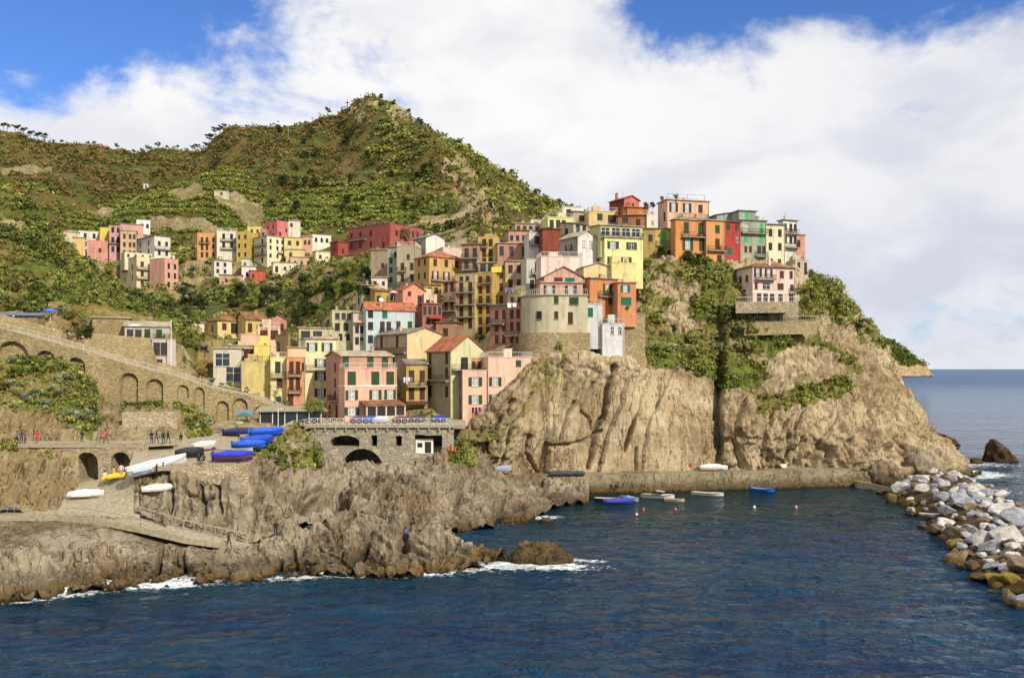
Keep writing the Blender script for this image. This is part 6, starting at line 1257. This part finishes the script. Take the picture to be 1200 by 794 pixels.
boat('long bright blue covered boat by the tall lamp post',onland(312,512,.1),R(28),4.4,1.7,.9,'#1f55c0','#5b86c8',cover='#2462d8')
boat('pale boat with a white bow at the rear of the yard',onland(297,515,.1),R(15),3.6,1.5,.6,'#e2dfd8','#9a968c')
for px,py,c,lb in [(432,495,'#3f5ca8','blue covered boat parked on the piazza left of the canopy'),(446,494,'#c9d4ea','pale blue covered boat parked on the piazza beside the blue one'),(420,494.5,'#5a4a7a','purple covered boat at the left end of the piazza'),(470,494,'#5f3a40','dark red covered boat on the piazza in front of the canopy'),(489,492.5,'#4a3f52','grey-violet covered boat in the middle of the piazza'),(514,493,'#1f3f98','navy blue tarpaulin boat at the right end of the piazza')]:
    D=VD+4.5+(7 if px>480 else 0); D=min(D,143.5); boat(lb,(W(px,py,D)[0],D,zd+.05),R(random.uniform(-25,30)),random.uniform(2.6,3.5),1.4,.75,c,'#777777',cover=c,motor=False)
for i,(px,py,rz) in enumerate([(137,561,20),(144,560,24),(131,563,15)]):
    boat('yellow kayak stacked with others beside the slip arches',onland(px,py,.05+.02*i),R(rz),2.4,.6,.3,'#e0b41e','#c99a1a',rim='#e0b41e',motor=False,thw=0,cover='#e3bb2c',group='yellow kayaks by the arches')
boat('small covered tender on the quay at its landward end',onland(589,553.5,.1),R(20),3.0,1.3,.7,'#b8bcc2','#888',cover='#8fa0b8',motor=False)
boat('white covered boat stored on the quay near the dark cleft',onland(832,551.5,.1),R(3),4.0,1.5,.8,'#e4e0d6','#888',cover='#e6e2d8',motor=False)
boat('small white covered boat right beside the larger one on the quay',onland(845,551.5,.1),R(-6),2.4,1.1,.6,'#dcd8ce','#888',cover='#dcd8ce',motor=False)
for i,px in enumerate((650,659,668,678)): boat('dark dinghy laid up in the row on the quay walkway',onland(px,557.5,.1),R(10-5*i),2.2,1.1,.45,'#3c3f40','#777',cover='#44484a',motor=False,group='dark dinghies laid up on the quay')
# buoys
for i,(px,py,c,lb) in enumerate([(754,597.5,'#d8483a','red and white mooring buoy nearest the white-blue boat'),(746,603,'#d8c09a','pale mooring buoy left of the red ones'),(791.5,597.5,'#d8483a','red and white mooring buoy below the tan dinghy'),(884,594.5,'#e6e2da','white mooring buoy below the bright blue boat'),(933,594.5,'#d8a098','pinkish mooring buoy at the right of the harbour'),(728,588,'#c94a3a','tiny red buoy')]):
    if i==5: continue
    x,y,z=G(px,py,0); o=empty('mooring_buoy',(x,y,.05),0,lb,'buoy'); o.scale=(.75,)*3; mb=MB(); mb.lathe([(.02,-.3),(.22,-.2),(.32,0),(.26,.18),(.1,.3),(.02,.32)],10); mb.build('float',simple('buoy',c,.5),o,True); mb=MB(); mb.lathe([(.05,.3),(.05,.42),(.09,.44),(.02,.5)],8); mb.build('ring',WHITE,o)
bp=empty('fire_point_post',onland(810,551,.0),0,'thin red post with a lifebuoy on the quay beside the stored boats','post'); mb=MB(); mb.bar((0,0,-.2),(0,0,1.5),.05); mb.build('post',simple('red_post','#c4372c'),bp); mb=MB(); mb.bar((0,-.1,1.1),(.0,-.16,1.1),.3,n=12); mb.build('lifebuoy',simple('red_post','#c4372c'),bp)
sb=empty('notice_sign',onland(917,545,0),0,'small blank white sign on the rock face above the quay','sign'); mb=MB(); mb.box((-.6,-.6,-.35),(.6,-.54,.35)); mb.build('board',WHITE,sb); mb=MB(); mb.bar((0,-.53,0),(0,.6,0),.05); mb.build('bracket',METAL,sb)
# ================================================================ people
def person_mesh(pose):
    # joints: (x forward is -y) standing figure 1.72 m
    J={'pelvis':(0,0,.95),'chest':(0,0,1.28),'neck':(0,0,1.46),'head':(0,-.01,1.58),'top':(0,-.01,1.70)}
    st={'walk':.26,'stand':.03,'sit':0}[pose]
    if pose=='sit':
        dz=-.48
        J={k:(x,y,z+dz) for k,(x,y,z) in J.items()}
        J.update(hl=(.1,0,.45),hr=(-.1,0,.45),kl=(.12,-.42,.47),kr=(-.12,-.42,.47),al=(.12,-.45,.06),ar=(-.12,-.45,.06),fl=(.12,-.62,.03),fr=(-.12,-.62,.03),sl=(.19,0,.92),sr=(-.19,0,.92),el=(.24,-.05,.66),er=(-.24,-.05,.66),wl=(.15,-.28,.56),wr=(-.15,-.28,.56),gl=(.12,-.35,.54),gr=(-.12,-.35,.54))
    else:
        J.update(hl=(.1,0,.9),hr=(-.1,0,.9),kl=(.11,-st*.7,.49),kr=(-.11,st*.3,.49),al=(.11,-st,.08),ar=(-.11,st*1.1,.10),fl=(.12,-st-.18,.03),fr=(-.12,st*1.1-.17,.03),sl=(.19,0,1.40),sr=(-.19,0,1.40),el=(.25,st*.5+.03,1.12),er=(-.25,-st*.5+.03,1.12),wl=(.25,st*.6-.1,.88),wr=(-.25,-st*.9-.1,.90),gl=(.25,st*.6-.14,.79),gr=(-.25,-st*.9-.15,.81))
    E=[('pelvis','chest'),('chest','neck'),('neck','head'),('head','top'),('pelvis','hl'),('pelvis','hr'),('hl','kl'),('hr','kr'),('kl','al'),('kr','ar'),('al','fl'),('ar','fr'),('chest','sl'),('chest','sr'),('sl','el'),('sr','er'),('el','wl'),('er','wr'),('wl','gl'),('wr','gr')]
    Rd={'pelvis':.145,'chest':.15,'neck':.055,'head':.095,'top':.07,'h':.095,'k':.062,'a':.045,'f':.04,'s':.065,'e':.045,'w':.032,'g':.038}
    ks=list(J); me=bpy.data.meshes.new('body'); me.from_pydata([J[k] for k in ks],[(ks.index(a),ks.index(b)) for a,b in E],[])
    o=bpy.data.objects.new('tmp',me); COL.objects.link(o); o.modifiers.new('s','SKIN'); 
    for i,k in enumerate(ks): r=Rd.get(k,Rd.get(k[0])); me.skin_vertices[0].data[i].radius=(r,r*.8 if k in('chest','pelvis') else r)
    me.skin_vertices[0].data[0].use_root=True; sm=o.modifiers.new('u','SUBSURF'); sm.levels=1
    dg=bpy.context.evaluated_depsgraph_get(); dg.update(); r=bpy.data.meshes.new_from_object(o.evaluated_get(dg)); bpy.data.objects.remove(o)
    r.name='body'; r.materials.clear()
    for m in (SKIN,SKIN,SKIN): r.materials.append(m)
    zz=J['neck'][2]-.01; zh=J['hl'][2]+.04; mi=[]
    for p in r.polygons:
        c=p.center; m_=0
        if c.z>zz: m_=0
        elif pose=='sit': m_=1 if (c.z>.50 and c.y>-.2) or abs(c.x)>.2 else 2
        elif c.z>zh: m_=1
        elif abs(c.x)>.19: m_=1 if c.z>.9 else 0
        else: m_=2
        mi.append(m_)
    r.polygons.foreach_set('material_index',mi); r.polygons.foreach_set('use_smooth',[True]*len(mi)); r.update()
    hd=J['head']; return r,hd
SKIN=simple('skin','#b07f62',.7)
PM={k:person_mesh(k) for k in('walk','stand','sit')}
def hair_mesh(hd):
    mb=MB(); mb.lathe([(.02,.135),(.07,.125),(.105,.08),(.115,.02),(.105,-.03),(.09,-.05)],10,(hd[0],hd[1]+.025,hd[2]+.01)); return mb.mesh('hair',simple('hair','#2a1d14'),True)
HM={k:hair_mesh(PM[k][1]) for k in PM}
def face_mesh(hd):
    mb=MB(); 
    for x in (-.032,.032): mb.box((x-.012,hd[1]-.104,hd[2]+.005),(x+.012,hd[1]-.085,hd[2]+.02),1)
    mb.box((-.012,hd[1]-.125,hd[2]-.03),(.012,hd[1]-.085,hd[2]+.005),0); mb.box((-.025,hd[1]-.1,hd[2]-.055),(.025,hd[1]-.08,hd[2]-.045),1); return mb.mesh('face',[SKIN,DARKM])
FM={k:face_mesh(PM[k][1]) for k in PM}
def person(label,px,py,pose,top,bot,rz,loc=None,s=1.0):
    o=link('person',PM[pose][0],None,loc or onland(px,py,.0),rz); o.scale=(s,)*3
    for i,c in ((1,top),(2,bot)): o.material_slots[i].link='OBJECT'; o.material_slots[i].material=simple('cloth',c,.9,var=.2)
    link('hair',HM[pose],o); link('face',FM[pose],o); return tag(o,label,'person')
def pathp(px,dy=1.5): y=110.6+dy; return ((px-CX)/F*y,y,12.2)
for lb,px,pose,t_,b_,rz,dy in [('person in a grey jacket walking at the far left of the upper path',20,'walk','#6b6f7a','#2b2d33',1.5,1.5),('person in a dark purple top beside the grey-jacketed walker',25.5,'stand','#4a3350','#26262c',.4,2.2),('person in a pink-violet coat in the group at the far left',29.5,'stand','#8a4f70','#3a2f3a',-1.2,1.2),('person in a bright red jacket alone on the upper path',43.5,'stand','#d42a2e','#7a1f28',.2,1.6),('person in black standing by the rock before the arches',96,'stand','#1c1d20','#202226',.3,2.5),('person in a rose jacket walking above the slip arches',118.5,'walk','#c4485a','#5a3a40',1.4,1.4),('person in a pink-red top beside the rose-jacketed walker',124.5,'walk','#b83a50','#6a2f38',1.6,2.0),('person in black leaning left in the group at the path railing',177.5,'stand','#1d1f24','#26282e',.9,1.3),('person in charcoal second in the group at the path railing',183.5,'walk','#2c2e34','#33363c',-1.4,2.0),('person in dark blue third in the group at the path railing',191.5,'stand','#1f2a3c','#23262e',.1,1.5),('person in black at the right of the group on the upper path',197,'walk','#17181b','#2a2c30',1.3,2.2),('person in dark clothes sitting apart on the upper path',212,'sit','#202226','#2b2d33',.3,4.5)]:
    person(lb,px,0,pose,t_,b_,rz,pathp(px,dy))
for lb,px,py,pose,t_,b_,rz in [('person in black seated at the front of the boat yard',233,543.2,'sit','#1c1d20','#2b2d33',.2),('person in grey seated beside the one in black in the yard',239,543.2,'sit','#4a4d54','#1f2024',-.3),('person in dark clothes standing in front of the big hauled-up boat',184,560,'stand','#17181b','#202226',.3),('person in navy bending by the side of the big hauled-up boat',191,558,'walk','#1f2536','#202226',-1.0),('person in a pale top standing before the yellow kayaks',123,567,'stand','#d9c9b0','#b8a48a',.6),('person in a yellow top by the kayaks',133,562,'stand','#d8a83a','#a5836a',-.4),('person in a cream top in the mouth of the second arch',142,559,'stand','#e0d2bc','#c4a890',.3),('person in dark red walking along the lower path to the point',268,641,'walk','#5a2028','#1f2024',1.2),('person in black clambering on the rocks past the end of the path',323,627,'stand','#1c1d20','#202226',.2),('person in grey-brown resting on the rocks behind',313,610,'sit','#6b5a50','#4a4038',.6),('person in a red top on the steps right of the viaduct',528,533,'stand','#c4302a','#8a2f2a',.2),('person in orange-red beside the red-topped person on the steps',533,535,'walk','#cc4a30','#5a3a36',1.0),('person in black sitting on the quay footing',716,574,'sit','#1a1b1e','#26282e',.2),('second person in black close by on the quay footing',722,574,'sit','#232428','#1f2024',-.4)]:
    person(lb,px,py,pose,t_,b_,rz)
person('person in violet sitting on the outermost rock of the point',476,630,'sit','#6a5ab8','#2b2d33',.3)
# laundry and parasols
def laundry(label,px,py,D,wpx,cols):
    x,y,z=W(px,py,D); L=wpx/F*D; o=empty('laundry_line',(x,y,z),0,label,'laundry'); mb=MB(); mb.bar((-L/2,0,0),(L/2,0,0),.015); mb.build('line',WHITE,o)
    n=len(cols)
    for i,c in enumerate(cols):
        a=-L/2+L*(i+.08)/n; b=-L/2+L*(i+.9)/n; d=random.uniform(.6,1.3); mb=MB(); mb.add([(a,-.02,0),(b,-.02,0),(b-.05,.06,-d),((a+b)/2,-.1,-d-.08),(a+.04,.05,-d)],[(0,1,2,3,4)]); mb.build('cloth',simple('linen',c,.9),o)
laundry('white and lilac washing under the windows of the low mustard house',478,442,154.2,11,['#e6e2ec','#cfc4e6','#e9e6ee','#8f7fc4'])
laundry('lilac and white washing hanging on the beige four-storey house',597,337,186.5,11,['#d6d2e6','#b8b4dc','#e6e4ee'])
laundry('dark washing below the windows of the pale pink corner house',560,477,145.0,15,['#2b2a2c','#3a3436','#5a2f33','#c98a8a'])
laundry('white washing on the tan balcony left of the tower',600,355,161.0,12,['#eceae4','#e2dfd8'])
def parasol(label,px,py,D,c,open_=True,s=1.0):
    o=empty('parasol',W(px,py,D),0,label,'parasol'); mb=MB(); mb.bar((0,0,-.2),(0,0,2.5*s),.035); mb.build('pole',WHITE,o)
    mb=MB(); mb.lathe([(1.4*s,2.0*s),(.8*s,2.3*s),(.02,2.6*s)] if open_ else [(.16,1.1*s),(.24,1.6*s),(.02,2.6*s)],8); mb.build('canopy',simple('parasol',c,.8,var=.1),o)
parasol('teal parasol beneath the notice board',286,502,137.5,'#2f6a5c')
parasol('small blue parasol in the garden at the upper left',59,378,140,'#4a6ae0',True,.9)
parasol('white parasol on the terrace of the villa',157,393,148,'#e6dccb',True,.8)
parasol('cream parasol on the roof terrace above the cyan house',461,352,181,'#dcd2bc',True,.8)
shd=empty('garden_shed',W(2,378,141),R(8),'long low shed with a grey-blue roof above the terrace wall at the left edge','shed'); mb=MB(); mb.box((-6,0,-1),(5.6,3,1.2)); mb.build('wall',STW,shd); mb=MB(); mb.slab([(-6.3,-.4,1.3),(6,-.4,1.3),(6,3.3,1.9),(-6.3,3.3,1.9)],.12); mb.build('roof',simple('sheet_roof','#6d7480',.7,var=.3),shd)
# ================================================================ vegetation
def area(P):
    gu=np.gradient(P,axis=1); gv=np.gradient(P,axis=0); return np.linalg.norm(np.cross(gu,gv),axis=2)
def pick(key,n,wfun,pxlim=(-130,1270)):
    P,N,PX,PY,V=SHEETS[key]; w_=area(P)*wfun(P,N,PX,PY,V)*((PX>pxlim[0])&(PX<pxlim[1])); facing=((np.array([0,0,CH])-P)*N).sum(2)
    w_=np.nan_to_num(w_)*(facing>-.12*np.linalg.norm(P-np.array([0,0,CH]),axis=2)); w_=np.clip(w_,0,None).ravel(); tot=w_.sum()
    idx=rng.choice(len(w_),size=n,p=w_/tot); Q=P.reshape(-1,3)[idx]; Nn=N.reshape(-1,3)[idx]
    keep=np.ones(n,bool)
    if key in('mountain','near_hillside'):
        for i in range(0,n,4000): keep[i:i+4000]=((Q[i:i+4000,None,:2]-HPA[None,:,:2])**2).sum(2).min(1)>(5.5 if key=='mountain' else 2.5)**2
    return (Q+rng.normal(size=Q.shape)*.25)[keep],Nn[keep],PX.ravel()[idx][keep],PY.ravel()[idx][keep]
def clumps(Q,Nn,rad,n,size,palname,flat=.75,sink=.3,shell=.5):
    return leaf_arrays(Q+Nn*(rad*sink)[:,None]+np.array([0,0,1])*(rad*.2)[:,None],rad,flat,n,size,PALV[palname] if isinstance(palname,str) else palname,.35,shell)
def mixpal(*a): return np.concatenate([PALV[k] for k in a])
# mountain: scrub by zones
def m_w(P,N,PX,PY,V): return (V>.55)*(.25+1.1*(fbm(P,26,3,801)>.0))*~inpoly(PX,PY,terr)*(PY<400)*(PY>60)*(P[...,1]<660)
Q,Nn,qx,qy=pick('mountain',17000,m_w)
zone=fbm(Q,34,3,803)+.5*fbm(Q,9,2,804); up=(qy<215)&(qx<430); rad=(.6+3.0*rng.random(len(Q))**2.6)*np.clip(Q[:,1]/430,.5,1.35)
parts=[]
sel_dark=(zone>.2)&((qx<555)|(zone>.5))&(~up|(zone>.5)); sel_brown=(~sel_dark)&up; rest=~(sel_dark|sel_brown)
parts.append(clumps(Q[sel_dark],Nn[sel_dark],rad[sel_dark]*1.25,28,.6,mixpal('dark','mid','mid')))
parts.append(clumps(Q[sel_brown],Nn[sel_brown],rad[sel_brown]*.8,22,.5,mixpal('brown','brown','brown','dry','mid','dark'),.5,.1))
parts.append(clumps(Q[rest],Nn[rest],rad[rest]*.95,24,.55,mixpal('mid','lime','lime','dry'),.55,.2))
o=leaf_object('mountain_scrub',parts); tag(o,'dense maquis scrub covering the mountain slopes','scrub',None,'stuff')
# vineyard terraces: rows that follow the contours
def t_w(P,N,PX,PY,V):
    inside=(V>.6)*inpoly(PX+5*fbm(P,20,2,811),PY+3*fbm(P,20,2,812),terr); zz=P[...,2]+1.5*fbm(P,40,2,813); return inside*((zz%4.2)<1.1)*1.0+inside*.03
Q,Nn,qx,qy=pick('mountain',6500,t_w); rad=(.9+.8*rng.random(len(Q)))
z2=fbm(Q,28,2,815); a_=z2>0
o=leaf_object('vineyard_rows',[clumps(Q[a_],Nn[a_],rad[a_],22,.42,mixpal('lime','lime','mid'),.7,.3),clumps(Q[~a_],Nn[~a_],rad[~a_],22,.45,mixpal('mid','lime','lime'),.7,.3)]); tag(o,'rows of vines on the terraced slope above the middle hamlet','vines',None,'stuff')
# near slope
def n_w(P,N,PX,PY,V): return (V>.4)*(.35+(fbm(P,8,2,821)>-.1))*(PX<265)*(PY<404)
Q,Nn,qx,qy=pick('near_hillside',4000,n_w); rad=.45+1.1*rng.random(len(Q))**1.8; z2=fbm(Q,13,3,823); lit=(qy<300)
g1=z2>.12; g2=(~g1)&(z2>-.15); g3=z2<=-.15
o=leaf_object('hillside_scrub',[clumps(Q[g1],Nn[g1],rad[g1]*1.15,42,.26,mixpal('dark','mid','mid')),clumps(Q[g2],Nn[g2],rad[g2],40,.24,mixpal('lime','mid','mid')),clumps(Q[g3],Nn[g3],rad[g3]*.7,36,.22,mixpal('dry','brown','mid','mid'),.6,.1)]); tag(o,'dense green and ochre scrub on the near slope at the left','scrub',None,'stuff')
# promontory
def c_w(P,N,PX,PY,V): return (V>.6)*(.10+1.0*(fbm(P,5,2,831)>.08))*np.clip((PX-738)/5,.25,1)*(P[...,1]<196)
Q,Nn,qx,qy=pick('cliff',2700,c_w); rad=(.22+.85*rng.random(len(Q))**3)*(1+.5*((qx>940)&(qy<400))); z2=fbm(Q,7,3,833); edge=(qx>940)&(qy<400)
g1=(z2>.2)|edge; g3=(~g1)&(z2<-.08); g2=~(g1|g3)
o=leaf_object('cliff_scrub',[clumps(Q[g1],Nn[g1],rad[g1]*1.0,40,.17,mixpal('mid','lime','lime','lime','dry')),clumps(Q[g2],Nn[g2],rad[g2]*.85,42,.18,mixpal('lime','mid','lime')),clumps(Q[g3],Nn[g3],rad[g3]*.65,36,.17,mixpal('dry','dry','lime','grey'),.5,.1)]); tag(o,'green scrub and dry grass on the upper cliff of the promontory','scrub',None,'stuff')
def s_w(key,thr): return lambda P,N,PX,PY,V:(V>thr)*1.0
Q1=pick('terraced_bank',1500,s_w('',.5)); Q2=pick('harbour_rocks',420,s_w('',.42)); Q3=pick('left_rock_face',260,s_w('',.5)); 
Q=np.concatenate([Q1[0],Q2[0],Q3[0]]); Nn=np.concatenate([Q1[1],Q2[1],Q3[1]]); rad=.22+.6*rng.random(len(Q))**2; z2=fbm(Q,5,3,841); g1=z2>.05
o=leaf_object('bank_scrub',[clumps(Q[g1],Nn[g1],rad[g1],36,.16,mixpal('dark','mid','lime')),clumps(Q[~g1],Nn[~g1],rad[~g1]*.85,34,.15,mixpal('lime','yellow','dry','grey'))]); tag(o,'mixed green and yellowish scrub on the bank below the arched wall','scrub',None,'stuff')
Q,Nn,qx,qy=pick('far_cape',2600,lambda P,N,PX,PY,V:(V>.4)*1.0); rad=4+6*rng.random(len(Q))
o=leaf_object('cape_woods',[clumps(Q,Nn,rad,14,2.6,mixpal('dark','mid','mid'),.7,.2)]); tag(o,'wooded top of the far cape','woods',None,'stuff')
def vg_w(P,N,PX,PY,V): 
    d=np.full(PX.shape,9.0); q=P[...,:2].reshape(-1,2); o=np.zeros(len(q))
    for i in range(0,len(q),4000): o[i:i+4000]=np.sqrt(((q[i:i+4000,None]-HPA[None,:,:2])**2).sum(2).min(1))
    return (o.reshape(PX.shape)>2.6)*(V>.35)*1.0
Q,Nn,qx,qy=pick('village_ground',900,vg_w); Q4,N4,_,_=pick('far_hamlet_ground',700,vg_w); rad=.35+.7*rng.random(len(Q))**2; rad4=.8+1.4*rng.random(len(Q4))
o=leaf_object('village_greenery',[clumps(Q,Nn,rad,34,.2,mixpal('mid','dark','lime')),clumps(Q4,N4,rad4,30,.4,mixpal('mid','dark','lime'))]); tag(o,'green scrub between the houses and terraces','scrub',None,'stuff')
# ---- single trees and shrubs
bpy.context.view_layer.update(); DG=bpy.context.evaluated_depsgraph_get()
M_=SHEETS['mountain'][0]; MPX=SHEETS['mountain'][2]; 
def ridge(px):
    c=int(np.argmin(np.abs(MPX[0]-px))); col=M_[:,c]; py=HY-(col[:,2]-CH)/col[:,1]*F; i=int(np.argmin(py)); return tuple(col[i]),py[i]
cr.location=(lambda p:(p[0],p[1],p[2]-.5))(ridge(405)[0])
def ptree(px,kind,hpx,label,grp,cat='tree'):
    (x,y,z),py=ridge(px); base={'pine':9,'round':6,'bush':2.6,'cypress':8,'bare':5,'darkbush':4}[kind]; s=hpx/F*y/base; return tree(kind,(x,y,z-.4*s),s,None,label,cat,grp)
for px in (3,9,17,21,29,38,46,53): ptree(px,'pine',random.uniform(9,13),'flat-topped pine on the ridge at the upper left corner','pines on the left ridge')
for px in (72,102,110,137,153,162,168,174,182,190,204): ptree(px,'round',random.uniform(4,8),'small round tree along the ridge line left of the summit','small ridge trees')
for px in (219,225,232,239,243,250,254,258,262): ptree(px,'pine',random.uniform(8,12),'dark pine in the clump on the middle ridge','pines on the middle ridge')
for px,k_,hp,lb in [(363,'bare',5,'bare low bush on the ridge left of the summit'),(371,'bare',7,'bare little tree on the ridge left of the tall one'),(380.5,'pine',11,'lone taller pine silhouetted left of the summit'),(276,'bush',3,'single low bush on the ridge right of the pines'),(300,'bush',4,'single bush on the smooth ridge between the pines and the summit'),(343,'bush',4,'rounded bush on the ridge before it climbs to the summit')]: ptree(px,k_,hp,lb,None)
for px in (447,462,474,487,492,537,541,548,590,597,612,628,640,655,668,676,684): ptree(px,'darkbush',random.uniform(5,8),'dark rounded bush on the skyline right of the summit','dark bushes down the right skyline')
# trees on the slopes of the valley (dark round crowns)
rn=random.Random(5)
def slope_tree(px,py,kind,hpx,label,grp=None,cat='tree'):
    x,y,z=hit(px,py); base={'pine':9,'round':6,'bush':2.6,'cypress':8,'olive':5,'autumn':6,'brightbush':5,'darkbush':4,'yucca':3,'bare':5}[kind]; s=hpx/F*y/base
    return tree(kind,(x,y,z-.12*s*base),s,None,label,cat,grp)
n=0
for i in range(120):
    px=rn.uniform(190,436); py=rn.uniform(325,385)
    if 240<px<345 and (py>362 or py<336): continue
    if px<215 and py>350: continue
    if px>380 and py>352: continue
    slope_tree(px,py,rn.choice(['round','darkbush','darkbush','brightbush','olive']),rn.uniform(9,17),'green tree in the valley between the middle hamlet and the village','trees of the wooded valley'); n+=1
    if n>66: break
for i in range(46):
    px=rn.uniform(310,560); py=rn.uniform(150,250)
    if py<180-(px-430)*-.3 and px>430: continue
    if 500<px<585 and py>190: continue
    slope_tree(px,py,rn.choice(['darkbush','round','darkbush']),rn.uniform(7,13),'dark evergreen crown scattered on the slope under the summit','evergreens under the summit')
for px,py,k_,hp,lb in [(398,322,'brightbush',20,'large bright green bushy tree under the small red annex'),(410,318,'brightbush',16,'bright green bush right of the large one under the red annex'),(376,322,'brightbush',13,'yellow-green bush left of the large one under the red annex'),
  (474,287,'autumn',21,'rusty green tree in front of the long dark red house'),(322,472,'bare',22,'shaggy palm-like tree beside the narrow pale yellow house'),(366,480,'brightbush',17,'rich green bush at the foot of the cream five-storey house'),(374,481,'brightbush',13,'smaller green bush between the cream and the salmon houses'),
  (237,448,'autumn',17,'brownish creeper-clad tree on the road wall'),(248,452,'olive',10,'olive bush where the villa wall meets the road'),(270,452,'bush',8,'low shrub under the modern beige villa'),(290,458,'bush',7,'low shrub under the mustard block'),
  (91,398,'autumn',26,'reddish-brown bare tree in the garden above the arched wall'),(100,396,'darkbush',18,'dark green rounded bush beside the reddish-brown tree'),(80,398,'bare',20,'thin leafless tree left of the dark bush'),(84,378,'autumn',15,'rust-coloured bush by the villa garden'),
  (215,405,'cypress',12,'dark hedge plant left of the small cream shed-roofed house'),(222,408,'round',14,'green tree on the terrace below the cream shed-roofed house'),(230,412,'round',12,'low green tree next to the terrace steps'),(240,415,'olive',12,'grey-green tree near the modern villa'),
  (318,372,'darkbush',14,'dark bush behind the small pink gabled house'),(345,374,'round',22,'tall green tree right of the small pink gabled house'),(353,372,'darkbush',18,'dark green tree between the pink gable and the pergola building'),
  (775,300,'darkbush',14,'dark green bush below the yellow house on the headland'),(806,306,'darkbush',15,'dark green bush below the bright orange house'),(816,308,'darkbush',13,'dark bush under the plain orange house'),(826,310,'round',12,'green shrub below the red house'),(760,312,'brightbush',12,'bush between the lemon yellow house and the cliff garden'),
  (792,235,'yucca',9,'spiky palm beside the highest peach house'),(776,237,'yucca',8,'spiky palm at the skyline left of the highest peach house'),(757,243,'darkbush',7,'skyline bush right of the dark red house'),(765,243,'darkbush',7,'skyline bush between the dark red and the peach houses'),
  (948,328,'round',14,'green tree at the foot of the pink end house'),(957,334,'brightbush',17,'bright green tree right below the end of the headland row'),(966,338,'bare',20,'wispy bare-branched tree leaning out over the sea'),(972,346,'brightbush',16,'rounded green tree on the seaward edge'),(982,360,'round',13,'small tree lower on the seaward edge'),(950,350,'brightbush',20,'large light green tree beside the pink and white villa'),(942,362,'round',14,'green tree right of the villa terrace'),(1005,384,'darkbush',12,'dark bush halfway down the seaward edge'),(1018,392,'round',10,'last small tree down the seaward edge'),
  (900,373,'bush',7,'clipped hedge bush on the terrace below the villa'),(912,374,'bush',7,'second hedge bush on the terrace below the villa'),(790,388,'darkbush',9,'dark green shrub in the middle of the cliff garden'),(862,395,'darkbush',14,'dark green shrub on the slope left of the villa terrace'),(850,372,'round',14,'green shrub left of the stone garden wall'),(775,395,'round',9,'green shrub at the left of the cliff garden'),
  (655,410,'bush',12,'ivy-like shrub growing on the round stone base'),(660,425,'bush',12,'trailing shrub at the foot of the round stone base'),(735,362,'brightbush',6,'green plants on top of the rubble-stone bastion')]:
    slope_tree(px,py,k_,hp,lb,None,'shrub' if k_ in('bush','brightbush','darkbush') else 'tree')
# agaves and yuccas on the bank
def rosette(c,n,L,seed):
    rn=random.Random(seed); mb=MB()
    for i in range(n):
        an=i*2.4; e=rn.uniform(.25,1.25); l=L*rn.uniform(.8,1.1); d=Vector((math.cos(an)*math.cos(e),math.sin(an)*math.cos(e),math.sin(e))); s=d.cross(Vector((0,0,1))).normalized()*L*.09; p=Vector((0,0,0)); q=p+d*l*.5; r=p+d*l+Vector((0,0,-.12*l)); u=Vector((0,0,.03))
        mb.add([p-s*.7,p+s*.7,q+s+u,q-s+u,r,q-u*2],[(0,1,2,3),(3,2,4),(0,3,5),(1,5,2),(3,4,5),(4,2,5)])
    return mb.mesh('agave',simple('agave_leaf',c,.6,var=.25))
AG=[rosette('#8c9c7c',26,1.1,1),rosette('#9aa68c',24,1.1,2)]; YU=[rosette('#8a9438',34,1.4,3)]
for i,(px,py) in enumerate([(22,462),(28,466),(42,460),(50,463),(62,458),(68,461),(75,444),(10,451),(82,486),(90,488),(98,492),(104,486),(35,470),(55,474)]): o=link('agave',AG[i%2],None,onland(px,py,.1),i); tag(o,'blue-grey agave rosette on the bank below the arched wall','agave','agaves on the bank')
for i,(px,py) in enumerate([(12,440),(18,436),(26,440),(33,438)]): o=link('yucca',YU[0],None,onland(px,py,.2),i); tag(o,'yellow-green spiky yucca just below the leftmost arch','yucca','yuccas below the leftmost arch')
# fences on the promontory
def fence(label,pts,hh,mat,gap=1.6,slats=False):
    w_=[onland(*p,0) for p in pts]; o=empty('fence',w_[0],0,label,'fence'); b=Vector(w_[0]); q=[Vector(p)-b for p in w_]
    mb=MB(); mr_=MB()
    for a,c in zip(q[:-1],q[1:]):
        n=max(1,int((c-a).length/gap))
        for i in range(n+1):
            p=a.lerp(c,i/n); mb.bar(p-Vector((0,0,.6)),p+Vector((0,0,hh)),.04)
        for k_ in ((.35,.65,.97) if not slats else np.arange(.1,1,.1)): mr_.bar(a+Vector((0,0,hh*k_)),c+Vector((0,0,hh*k_)),.022)
        if slats:
            m_=int((c-a).length/.3)
            for i in range(m_): p=a.lerp(c,i/m_); mr_.bar(p+Vector((0,0,.05)),p+Vector((0,0,hh)),.02)
    mb.build('post',mat,o); mr_.build('rail',mat,o)
fence('thin pale handrail crossing the green slope right of the bastion',[(757,408),(780,410),(800,410),(835,408),(868,404)],1.0,PALEW)
fence('slatted tan fence sagging along the cliff edge above the quay',[(893,456),(915,450),(940,447),(960,441),(985,440),(1000,436)],1.7,simple('cane','#a08f68',.9,var=.3),2.0,True)
